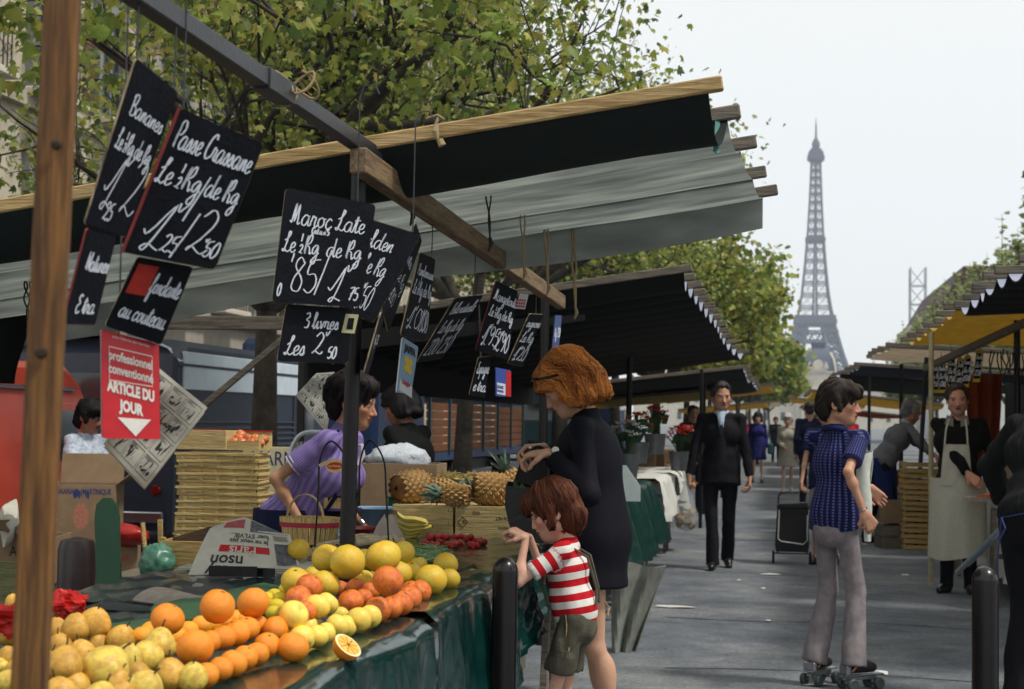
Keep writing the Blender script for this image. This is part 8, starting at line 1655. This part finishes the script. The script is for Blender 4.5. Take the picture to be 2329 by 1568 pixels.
lpart(P, 'wristwatch', M('white_watch', (210, 214, 206), .3), lambda m: m.lathe([(0, .004), (.014, .004), (.016, 0)], 14, P['hd'][1] + Vector((-.018, -.03, .012)), Matrix.Rotation(R(-60), 3, 'Y')))
lpart(P, 'earring', M('pearl', (224, 220, 210), .2), lambda m: m.lathe([(0, -.006), (.005, -.003), (.006, 0), (.005, .003), (0, .006)], 10, q(-.36, -.03, -.2)))
BAGL = M('black_bag_leather', (13, 13, 17), .4, .2, 8, .25, 40, spec=.45)
bg_ = thing('shopping_bag', 'black shopping bag gaping open on the table edge before the red-haired woman', 'bag', atY(1205, 1225, 6.45))
bp = lambda x, y, Y: atY(x, y, Y)
def bagside(Ya, Yb, pts): return lambda m: m.sheet(lambda u, v: (lambda a_, b_: a_ * (1 - v) + b_ * v)(*[Vector(catmull([tuple(bp(x, y, Y)) for x, y in pts], 6)[int(round(u * 6 * (len(pts) - 1)))]) for Y in (Ya, Yb)]), 6 * (len(pts) - 1), 4, .004)
part('lid_flap', BAGL, bg_, lambda m: m.prism([(0, 0), (1, 0), (1, 1), (0, 1)], bp(1172, 1100, 6.55), bp(1238, 1116, 6.5) - bp(1172, 1100, 6.55), bp(1205, 1005, 6.62) - bp(1172, 1100, 6.55), .02))
for nm, Yy, pts in (('front_panel', 6.36, ((1150, 1105), (1148, 1150), (1158, 1195), (1180, 1228), (1230, 1238), (1262, 1215), (1270, 1120))), ('back_panel', 6.66, ((1156, 1095), (1152, 1150), (1165, 1195), (1185, 1222), (1232, 1230), (1262, 1210), (1268, 1105)))):
    Pp = [bp(x, y, Yy) for x, y in pts]; part(nm, BAGL, bg_, lambda m: m.add(Pp + [v + Vector((0, .008, 0)) for v in Pp], [tuple(range(7))[::-1], tuple(range(7, 14))] + [(i, (i + 1) % 7, (i + 1) % 7 + 7, i + 7) for i in range(7)]), smooth=False)
fr_ = [bp(x, y, 6.36) for x, y in ((1150, 1105), (1148, 1150), (1158, 1195), (1180, 1228), (1230, 1238), (1262, 1215), (1270, 1120))]; bk_ = [bp(x, y, 6.66) for x, y in ((1156, 1095), (1152, 1150), (1165, 1195), (1185, 1222), (1232, 1230), (1262, 1210), (1268, 1105))]
part('gusset', BAGL, bg_, lambda m: m.add(fr_ + bk_, [(i, i + 7, i + 8, i + 1) for i in range(6)]))
for Yy in (6.42, 6.6): part('handle', BAGL, bg_, lambda m: m.tube([Vector(v) for v in catmull([bp(1246, 1110, Yy), bp(1250, 1060, Yy), bp(1240, 1024, Yy), bp(1215, 1020, Yy), bp(1205, 1060, Yy)], 5)], .008, 7))
part('clasp', M('steel_clasp', (190, 190, 196), .25, metal=.8), bg_, lambda m: (m.box(bp(1206, 1018, 6.5), (.012, .01, .012), b=.002), m.box(bp(1240, 1112, 6.34), (.012, .01, .02), b=.002)))
LEAFG = M('leek_green', (70, 104, 56), .6, .3, 14); m = MB()
for i in range(26):
    p = bp(random.uniform(1165, 1225), 1135, random.uniform(6.42, 6.6)); d_ = Vector((rw(.05), rw(.04), random.uniform(.03, .09))); m.add([p, p + Vector((.012, .004, .02)) + d_ * .4, p + d_, p + Vector((-.012, -.004, .02)) + d_ * .4], [(0, 1, 2, 3)])
o = m.build('leafy_greens', LEAFG, bg_); o['kind'] = 'stuff'
part('paper_wrap', M('white_wrapping', (190, 194, 186), .7, .12, 8, .4, 20), bg_, lambda m: m.sheet(lambda u, v: bp(1212 + 40 * u + 5 * math.sin(v * 6), 1148 - 28 * v - 14 * math.sin(u * PI) + 4 * math.sin(u * 17), 6.34 + .12 * v), 16, 8, .002))
# ------------------------------------------------------------------ the vendor in the violet jersey
VIO = stripe_mat('violet_rib_knit', (118, 100, 160), (140, 124, 180), .2, .5, vert='an'); DEN = cloth('dark_blue_apron', (22, 28, 62), .8, .15)
P = person('woman vendor in a violet short-sleeved jersey leaning on the table', (-2.24, 7.02), -97, 1.68, 'f', lean=31, head=(6, -20, 0), hands=(atY(688, 1196, 6.82), atY(833, 1205, 7.22)), poles=((.3, -1, .2), (-.3, -1, .2)), grip=((.35, (.6, -.2, -.5), (0, 0, -1)), (.4, (.7, .1, -.4), (0, 0, -1))),
    skin=(186, 138, 108), hair=('bun', (20, 16, 18), (44, 36, 38)), feats=dict(brow=(34, 24, 22), nose=1.1, lip=(150, 74, 66)), top=dict(mat=VIO, sleeve='short', sl=.66, fold=.003, th=.016, neck=.03), bottom=dict(type='skirt', mat=DEN, hem=.42, hw=.125), shoes=dict(mat=LEATHER), girth=1.16)
T_ = P['T']; q = lambda x, y, z: P['hc'] + P['HM'] @ Vector((x, y, z)) * P['hh']
lpart(P, 'earring', M('pearl'), lambda m: [m.lathe([(0, -.008), (.007, -.004), (.008, 0), (.007, .004), (0, .008)], 10, q(s_ * .345, -.03, -.2)) for s_ in (1, -1)])
lpart(P, 'sleeve_band', cloth('white_knit_band', (206, 200, 214)), lambda m: [m.tube([P['sh'][0].lerp(P['el'][0], k), P['sh'][0].lerp(P['el'][0], k + .025)], .0555, 20, cap=False) for k in (.58, .635)])
lpart(P, 'apron_skirt', DEN, lambda m: m.sheet(lambda u, v: Vector((math.sin(u * 6.2) * (.215 - .02 * v), math.cos(u * 6.2) * (.19 - .01 * v) + .02 * v + .008 * math.sin(u * 40), .45 + .52 * v)), 40, 10, .005)); lpart(P, 'apron_strap', DEN, lambda m: m.tube([T_(.09, .0, 1.0), T_(.105, -.05, .85), T_(.1, .11, .62), T_(.08, .14, .3)], .008, 6)); lpart(P, 'apron_bib', DEN, lambda m: m.sheet(lambda u, v: T_(-.12 + .24 * u, .135 + .02 * math.sin(u * PI) + .012 * v, -.05 + .62 * v), 8, 8, .004))
lpart(P, 'wristwatch', M('steel_clasp'), lambda m: m.tube([P['hd'][1].lerp(P['el'][1], .12), P['hd'][1].lerp(P['el'][1], .19)], .0245, 14, cap=False))
lpart(P, 'blouse_tie', cloth('white_knit_band'), lambda m: m.tube([T_(.02, .1, .98), T_(.01, .13, .9), T_(.03, .14, .82), T_(.0, .145, .74)], [.012, .016, .012, .006], 7))
# ------------------------------------------------------------------ the boy on roller skates
BOYB = stripe_mat('navy_openwork_knit', (18, 22, 70), (84, 90, 132), .26, .62, vert='dash'); CORDU = M('grey_corduroy', (138, 130, 132), .85, .16, 9, .4, 260, spec=.2, col2=(122, 115, 119)); bx, by = .335, 8.5
P = person('boy in a navy openwork polo and grey flared corduroys on roller skates', (bx, by, .085), -42, 1.56, 'm', hr=.156, lean=2, head=(-62, 2, 2), hands=(atY(1966, 1168, 8.22), Vector((.62, 8.95, .98))), poles=((.25, -1, -.35), (-.3, -1, -.2)), grip=((1.25, (.35, .1, -.55), (-.3, 1, .1)), (.9, (.5, .0, -.5), (0, -1, 0))), feet=[(.105, .03, 0, 14), (-.105, -.03, 0, -8)],
    skin=(186, 138, 112), hair=('mop', (34, 28, 25), (68, 57, 50)), feats=dict(mouth=1, brow=(50, 36, 30), nose=1.0, lip=(150, 84, 76), nr=.19), top=dict(mat=BOYB, sleeve='short', sl=.72, fold=.003, th=.018, neck=.035, hem=.785, hw=.1), bottom=dict(type='trousers', mat=CORDU, flare=1.4, wide=1.0, fold=.003, fsc=(18, 18, 7)), shoes=dict(mat=M('dark_suede_boot', (26, 22, 22), .8, .2, 14), h=.06), girth=.86)
T_ = P['T']
lpart(P, 'collar', cloth('navy_collar', (24, 28, 76)), lambda m: m.tube([P['nb'] + P['TM'] @ Vector((.068 * math.cos(a), .06 * math.sin(a) - .004, -.008 + .012 * math.sin(a * -1))) for a in np.linspace(0, 2 * PI, 19)[:-1]], .016, 8, closed=True))
lpart(P, 'bracelet', M('steel_clasp'), lambda m: m.tube([P['hd'][0].lerp(P['el'][0], .08), P['hd'][0].lerp(P['el'][0], .11)], .0235, 14, cap=False))
WHEEL = M('grey_green_wheel', (58, 70, 68), .5, .2, 14); SKST = M('skate_steel', (150, 152, 158), .3, .15, 14, metal=.8); STRP = M('tan_strap', (150, 112, 66), .7, .2, 14)
for i in (0, 1):
    a_ = P['an'][i]; yw = rotm(((14, -8)[i]) * -1); base = Vector((a_.x, a_.y, -.085)); fw = yw @ Vector((0, 1, 0)); rt_ = yw @ Vector((1, 0, 0))
    sk_ = lpart(P, 'roller_skate', SKST, lambda m: (m.box(base + fw * .05 + Vector((0, 0, .078)), (.06, .25, .008), yw, .002), m.box(base - fw * .055 + Vector((0, 0, .105)), (.075, .03, .05), yw, .006), m.box(base + fw * .03 + Vector((0, 0, .06)), (.03, .2, .02), yw, .003), *[m.tube([base + fw * yy - rt_ * .05 + Vector((0, 0, .032)), base + fw * yy + rt_ * .05 + Vector((0, 0, .032))], .006, 8) for yy in (-.04, .13)], *[m.box(base + fw * yy + Vector((0, 0, .05)), (.02, .03, .04), yw, .003) for yy in (-.04, .13)]))
    for yy in (-.04, .13):
        for ss in (-1, 1):
            c_ = base + fw * yy + rt_ * ss * .045 + Vector((0, 0, .032)); m = MB(); m.lathe([(.008, -.014), (.026, -.015), (.032, -.01), (.032, .01), (.026, .015), (.008, .014)], 18, c_, rt_.to_track_quat('Z', 'Y').to_matrix(), True, True); m.build('wheel', WHEEL, sk_, world=False)
    lpart(P, 'strap', STRP, lambda m: m.tube([base + fw * -.04 + rt_ * .04 + Vector((0, 0, .1)), base + fw * .0 + rt_ * .042 + Vector((0, 0, .14)), base + fw * .05 + rt_ * .02 + Vector((0, 0, .165)), base + fw * .05 - rt_ * .02 + Vector((0, 0, .165)), base - rt_ * .042 + Vector((0, 0, .14))], .006, 6))
# the paper roll he holds
p0, p1 = atY(1974, 1232, 8.3), atY(1962, 1030, 8.36)
solo('paper_roll', M('white_wrapping'), lambda m: m.sheet(lambda u, v: p0.lerp(p1, v) + Vector(((.016 + .03 * v) * math.cos(u * 6.6) * (1 + .2 * math.sin(v * 9 + u * 5)), (.012 + .02 * v) * math.sin(u * 6.6), .012 * math.sin(u * 6.6 + 1) * v)), 26, 14, .002), 'cone of white wrapping paper held by the boy on skates', 'paper roll')
# ------------------------------------------------------------------ the man in the dark suit
SUIT = cloth('black_blue_suit', (10, 10, 17), .8, .12, .2, 300); TRS = cloth('dark_grey_trousers', (17, 18, 27), .8, .12, .2, 300)
P = person('man in a dark three-piece suit and tie walking with a net bag', (-.5, 15.1), 183, 1.80, 'm', hr=.148, lean=2, head=(12, 4, 0), hands=(Vector((-.80, 14.95, .83)), Vector((-.2, 15.0, .80))), poles=((.5, -1, 0), (-.5, -1, 0)), grip=((1.5, (0, 0, -1), (1, 0, 0)), (.7, (0, -.2, -1), (-1, 0, 0))), feet=[(.07, .16, 0, 6), (-.08, -.18, .03, -6, -18)],
    skin=(188, 142, 112), hair=('receding', (36, 32, 34), (76, 72, 76)), feats=dict(brow=(40, 30, 28), nose=1.15, lip=(150, 100, 88), jaw=1.12, stubble=1, nr=.24), top=dict(mat=SUIT, sleeve='long', name='jacket', th=.012, hem=.80, hw=.105, fold=.004), bottom=dict(type='trousers', mat=TRS, flare=1.15, fold=.005), shoes=dict(mat=LEATHER), res=.0115, girth=1.05)
T_ = P['T']
lpart(P, 'shirt_front', cloth('pale_blue_shirt', (176, 196, 220)), lambda m: m.sheet(lambda u, v: T_((-.04 + .08 * u) * (1 - .8 * (1 - v)), .138 - .055 * v ** 2 + .012 * math.sin(u * PI), .64 + .38 * v), 8, 8, .004)); lpart(P, 'shirt_collar', cloth('pale_blue_shirt'), lambda m: m.tube([P['nb'] + P['TM'] @ Vector((.064 * math.cos(a), .06 * math.sin(a), .006 - .02 * math.sin(a))) for a in np.linspace(0, 2 * PI, 19)[:-1]], .013, 8, closed=True))
lpart(P, 'tie', cloth('dark_tie', (24, 26, 36)), lambda m: m.prism([(-.012, .16), (.012, .16), (.02, .02), (0, -.02), (-.02, .02)], T_(0, .162, .64), P['TM'] @ Vector((-1, 0, 0)), (P['TM'] @ Vector((0, -.3, 1))).normalized(), .008)); lpart(P, 'waistcoat', cloth('dark_waistcoat', (30, 24, 32)), lambda m: m.sheet(lambda u, v: T_((-.06 + .12 * u) * (1 - .35 * v), .136 + .018 * math.sin(u * PI) - .008 * v, .1 + .56 * v), 8, 8, .004))
for i in (0, 1): lpart(P, 'cuff', cloth('pale_blue_shirt'), lambda m: m.tube([P['hd'][i].lerp(P['el'][i], .02), P['hd'][i].lerp(P['el'][i], .1)], .031, 14))
nbg = thing('net_bag', 'clear plastic bag of potatoes carried by the man in the suit', 'bag', (-.82, 14.95, .36)); CLR = M('clear_plastic_film', (170, 178, 182), .25, .1, 8, .6, 14, spec=.6)
t = CLR.node_tree; tb = nd(t, 'ShaderNodeBsdfTransparent'); ms = nd(t, 'ShaderNodeMixShader'); ms.inputs[0].default_value = .62; t.links.new(t.nodes['Principled BSDF'].outputs[0], ms.inputs[1]); t.links.new(tb.outputs[0], ms.inputs[2]); t.links.new(ms.outputs[0], t.nodes['Material Output'].inputs[0])
part('film', CLR, nbg, lambda m: m.lathe([(.01, .36), (.07, .38), (.115, .45), (.105, .56), (.06, .7), (.03, .79), (.05, .84)], 24, (-.82, 14.95, 0)))
POT = M('potato_skin', (176, 146, 96), .8, .2, 4, .2, 20, rnd=.1); pm = ball('potato', POT, lambda th, ph: (lambda p: (p[0] * 1.25, p[1], p[2] * .9))(sph(th, ph, 1 + .07 * math.sin(3 * ph + th * 2))), 12, 9)
for i in range(16): o = link('potato', pm); o.location = (-.82 + rw(.07), 14.95 + rw(.06), .41 + .014 * i * .7); o.scale = [.03] * 3; o.rotation_euler = (rw(3), rw(3), rw(3)); tag(o, 'potato in the clear bag of the man in the suit', 'potato', 'potatoes in the clear bag')
# ------------------------------------------------------------------ stallholder in the white apron
PULL = cloth('dark_green_pullover', (14, 16, 14), .9, .12, .4, 260); APR = cloth('white_apron', (190, 186, 170), .8, .08, .2, 200); 
P = person('smiling stallholder in a dark pullover and long white apron', (1.56, 13.6), 168, 1.77, 'm', lean=3, head=(8, 2, 3), hands=(Vector((1.64, 13.27, .95)), Vector((1.9, 13.42, .98))), poles=((.35, -.5, -1), (-.35, -.5, -1)), grip=((.8, (.6, -.2, -.5), (-.2, 1, 0)), (.8, (-.5, -.3, -.3), (0, 1, 0))), feet=[(.09, .05, 0, 20), (-.1, 0, 0, -12)],
    skin=(210, 152, 126), hair=('receding', (44, 38, 34), (84, 74, 66)), feats=dict(mouth=1, brow=(50, 42, 40), nose=1.05, stubble=1, jaw=1.06), top=dict(mat=PULL, sleeve='long', sl=.88, name='pullover', th=.014, fold=.006), bottom=dict(type='trousers', mat=TRS, flare=1.0), shoes=dict(mat=M('black_rubber_boot', (18, 18, 20), .3, spec=.5), h=.14), res=.0105, girth=1.1)
T_ = P['T']; H_ = P['H']
def apron(u, v):
    z = .30 + (.97 - .30) * v; w_ = (.25 - .02 * v); r_ = .215 - .02 * v + .012 * math.sin(u * 21) * (1 - v) + .008 * math.sin(u * 9 + v * 5); a = (u - .5) * 2.7; return Vector((math.sin(a) * w_, math.cos(a) * r_, z + .02 * math.sin(u * 7) * (1 - v)))
lpart(P, 'apron_skirt', APR, lambda m: m.sheet(apron, 40, 26, .004)); lpart(P, 'apron_bib', APR, lambda m: m.sheet(lambda u, v: T_((-.13 + .26 * u) * (1 - .22 * v), .178 + .02 * math.sin(u * PI) - .018 * v + .004 * math.sin(u * 12 + v * 7), -.02 + .62 * v), 14, 14, .004))
for s_ in (1, -1): lpart(P, 'apron_strap', APR, lambda m: m.tube([T_(s_ * .095, .18, .58), T_(s_ * .085, .15, .82), T_(s_ * .062, .07, 1.0), T_(s_ * .05, -.02, 1.05)], .008, 6))
lpart(P, 'shirt_collar', cloth('grey_shirt', (120, 118, 112)), lambda m: (m.prism([(0, 0), (.07, .02), (.055, .1), (.0, .07)], T_(.03, .112, .86), P['TM'] @ Vector((1, 0, 0)), P['TM'] @ Vector((0, -.35, 1)), .012), m.prism([(0, 0), (-.07, .02), (-.055, .1), (.0, .07)], T_(-.03, .112, .86), P['TM'] @ Vector((1, 0, 0)), P['TM'] @ Vector((0, -.35, 1)), .012)))
# ------------------------------------------------------------------ man in the grey sweater bending over the crates
P = person('grey-haired man in a grey sweater and blue apron stooping over the crates', (1.28, 19.0), -72, 1.82, 'm', lean=34, head=(6, -14, 0), hands=(Vector((1.86, 18.35, 1.02)), Vector((2.0, 18.9, 1.0))), grip=((.8, (.6, -.3, -.4), (0, 0, -1)), (.8, (.6, 0, -.4), (0, 0, -1))), feet=[(.1, .16, 0, 10), (-.09, -.14, 0, -5)], skin=(190, 138, 112), hair=('receding', (120, 122, 126), (176, 178, 182)), feats=dict(jaw=1.05),
    top=dict(mat=cloth('grey_sweater', (104, 106, 112), .9, .16, .5, 200), sleeve='long', sl=.9, name='sweater', th=.016, fold=.007), bottom=dict(type='trousers', mat=cloth('black_trousers', (14, 14, 18)), flare=1.1), shoes=dict(mat=LEATHER), res=.0115, girth=1.1)
lpart(P, 'apron', cloth('blue_apron', (26, 40, 96), .8, .15), lambda m: m.sheet(lambda u, v: Vector((math.sin((u - .3) * 3.6) * (.19 - .01 * v), math.cos((u - .3) * 3.6) * .165 + .02 * (1 - v) + .01 * math.sin(u * 19), .5 + .52 * v)), 30, 14, .004)); lpart(P, 'shirt_collar', cloth('pale_blue_shirt'), lambda m: m.tube([P['nb'] + P['TM'] @ Vector((.068 * math.cos(a), .06 * math.sin(a), .004)) for a in np.linspace(0, 2 * PI, 19)[:-1]], .014, 8, closed=True))
# ------------------------------------------------------------------ man at the right edge, back turned
P = person('man in a dark ribbed sweater with his back turned beside the bollard', (1.34, 8.15), -25, 1.80, 'm', lean=24, head=(-10, 10, 0), hands=(Vector((1.75, 8.5, .95)), Vector((1.25, 8.75, 1.0))), poles=((.6, -.8, .2), (-.9, -.7, .3)), feet=[(.12, .05, 0, 10), (-.12, .0, 0, -10)], skin=(180, 132, 106), hair=('short', (40, 34, 30)), top=dict(mat=stripe_mat('dark_ribbed_sweater', (15, 16, 16), (26, 28, 28), .16, .5, vert='an'), sleeve='long', name='sweater', th=.026, fold=.006), bottom=dict(type='trousers', mat=cloth('black_trousers'), flare=1.25, wide=1.15, fold=.005), shoes=dict(mat=LEATHER), girth=1.14)
lpart(P, 'apron_string', M('blue_string', (34, 42, 96), .8), lambda m: (m.tube([Vector((.16, -.15, 1.02)), Vector((0, -.19, .985)), Vector((-.15, -.16, .95)), Vector((-.18, -.02, .95))], .0035, 6), m.tube([Vector((-.15, -.17, .95)), Vector((-.165, -.19, .7)), Vector((-.16, -.19, .2))], .004, 6), m.tube([Vector((-.15, -.17, .95)), Vector((-.12, -.2, .9)), Vector((-.15, -.21, .84))], .006, 6)))
# ------------------------------------------------------------------ woman in white by the red van
WFL = M('white_print_blouse', (196, 204, 214), .85, .1, 40, .2, 200, col2=(150, 164, 190), spec=.2)
P = person('dark-haired woman in a white patterned blouse by the red van', (atY(190, 1000, 10.6).x, 10.6), -115, 1.50, 'f', hr=.15, lean=4, head=(8, 10, 0), hands=(atY(215, 1090, 10.3), atY(235, 1085, 10.5)), skin=(150, 104, 82), hair=('crop', (18, 16, 18), (34, 30, 32)), feats=dict(brow=(30, 22, 20), nose=1.05), top=dict(mat=WFL, sleeve='short', sl=.72, th=.014, hem=.62, hw=.12, fold=.006), bottom=dict(type='skirt', mat=WFL, hem=.5, hw=.12), shoes=dict(mat=LEATHER), res=.0115, girth=1.2)
q = lambda x, y, z: P['hc'] + P['HM'] @ Vector((x, y, z)) * P['hh']
lpart(P, 'glasses', BLACK, lambda m: [m.tube([q(s_ * .135 + .075 * math.cos(a), .41, -.005 + .06 * math.sin(a)) for a in np.linspace(0, 2 * PI, 13)[:-1]], .003, 5, closed=True) for s_ in (1, -1)] + [m.tube([q(s_ * .21, .4, .01), q(s_ * .34, -.02, .02)], .003, 5) for s_ in (1, -1)])
# ------------------------------------------------------------------ figure deep in the shade behind the cartons
P = person('person in black working in the deep shade behind the cartons', (-2.32, 9.9), 60, 1.62, 'f', lean=10, head=(25, 14, 0), hands=(Vector((-2.5, 9.6, .9)), Vector((-2.1, 9.6, .9))), skin=(120, 84, 66), hair=('waves', (14, 12, 14), (26, 22, 24)), top=dict(mat=cloth('black_jersey', (12, 12, 14)), sleeve='long', th=.02, hem=.7), bottom=dict(type='skirt', mat=cloth('black_jersey'), hem=.4), shoes=dict(mat=LEATHER), res=.013, girth=1.2)
# ------------------------------------------------------------------ passers-by farther along
P = person('short-haired woman in dark blue pulling the shopping trolley', (.53, 15.9), 172, 1.64, 'f', lean=2, head=(10, 0, 0), hands=(Vector((.27, 15.75, .74)), None), grip=((1.3, (0, 0, -1), (1, 0, 0)), (.5, None, None)), skin=(196, 150, 126), hair=('crop', (110, 84, 60), (160, 130, 96)), top=dict(mat=cloth('dark_blue_blouse', (22, 28, 70)), sleeve='short', sl=.7, th=.012, hem=.75), bottom=dict(type='skirt', mat=cloth('pale_skirt', (150, 146, 136)), hem=.55), shoes=dict(mat=LEATHER), res=.012)
P = person('old woman in a beige raincoat walking up the market', (.3, 32.5), 176, 1.63, 'f', lean=4, head=(4, 8, 0), hands=(Vector((.2, 32.3, .95)), Vector((.5, 32.4, .72))), skin=(196, 154, 134), hair=('crop', (140, 136, 130), (186, 182, 176)), top=dict(mat=cloth('beige_raincoat', (156, 150, 134)), sleeve='long', name='raincoat', th=.02, hem=.52, hw=.125), bottom=dict(type='coat', mat=cloth('beige_raincoat'), hem=.54, hw=.12), shoes=dict(mat=M('pale_shoe', (180, 172, 160), .6)), res=.017, feet=[(.07, .1, 0, 5), (-.07, -.12, 0, -5)])
P = person('woman in a bright navy coat and dark headscarf carrying a teal bag', (-.36, 37.5), 182, 1.68, 'f', head=(-10, 0, 0), skin=(190, 146, 124), hair=('waves', (20, 20, 26)), top=dict(mat=cloth('royal_navy_coat', (26, 28, 84)), sleeve='long', name='coat', th=.02, hem=.55, hw=.12), bottom=dict(type='coat', mat=cloth('royal_navy_coat'), hem=.56, hw=.115), shoes=dict(mat=LEATHER), res=.018)
solo('handbag', M('teal_leather', (20, 66, 76), .5, .2, 6), lambda m: (m.box((-.06, 37.4, .82), (.13, .28, .26), b=.03), m.tube([(-.06, 37.3, .95), (-.08, 37.4, 1.15), (-.06, 37.5, .95)], .012, 6)), 'teal handbag of the woman in the navy coat', 'handbag')
P = person('man in a navy jacket seen from behind among the far stalls', (.62, 27.0), 4, 1.80, 'm', skin=(190, 146, 120), hair=('short', (30, 26, 26)), top=dict(mat=cloth('blue_work_jacket', (22, 30, 58)), sleeve='long', name='jacket', th=.02, hem=.8), bottom=dict(type='trousers', mat=TRS), shoes=dict(mat=LEATHER), res=.016)
for i, (x, y, hd_, col, hc_, lb) in enumerate(((-.85, 44, 180, (150, 40, 70), (40, 30, 26), 'far shopper in a rose-red coat by the left stalls'), (-.6, 52, 170, (110, 96, 60), (90, 80, 70), 'far shopper in an ochre jacket among the crowd'), (1.2, 46, 190, (60, 62, 70), (150, 146, 140), 'far shopper in grey beside the right-hand awnings'), (.1, 58, 180, (40, 44, 60), (30, 26, 24), 'far shopper in dark blue in mid-street'), (.75, 66, 10, (130, 126, 116), (60, 50, 44), 'far shopper in a pale coat walking away'), (1.62, 34, 200, (150, 30, 40), (40, 36, 34), 'shopper in a red jersey behind the stooping man'), (-1.25, 24.5, 200, (60, 46, 40), (50, 40, 34), 'stallholder in brown under the far end of the black awning'))):
    person(lb, (x, y), hd_, 1.68 + .02 * (i % 3), 'f' if i % 2 else 'm', skin=(184, 140, 116), hair=('crop' if i % 2 else 'short', hc_), top=dict(mat=cloth('shopper_coat_%s' % 'abcdefg'[i], col), sleeve='long', name='coat', th=.02, hem=.6 if i % 2 else .8), bottom=dict(type='trousers', mat=TRS), shoes=dict(mat=LEATHER), res=.024)
# ------------------------------------------------------------------ the air between here and the tower
HZ = bpy.data.materials.new('hazy_air'); HZ.use_nodes = True; t = HZ.node_tree; t.nodes.remove(t.nodes['Principled BSDF'])
pv = t.nodes.new('ShaderNodeVolumePrincipled'); pv.inputs['Color'].default_value = (.74, .85, 1.0, 1); pv.inputs['Density'].default_value = .0002; pv.inputs['Anisotropy'].default_value = .2
t.links.new(pv.outputs[0], t.nodes['Material Output'].inputs['Volume'])
m = MB(); m.box((0, 1035, 163), (1400, 2190, 330)); o = m.build('haze', HZ, smooth=False); tag(o, 'pale hazy air over the avenue', kind='stuff')
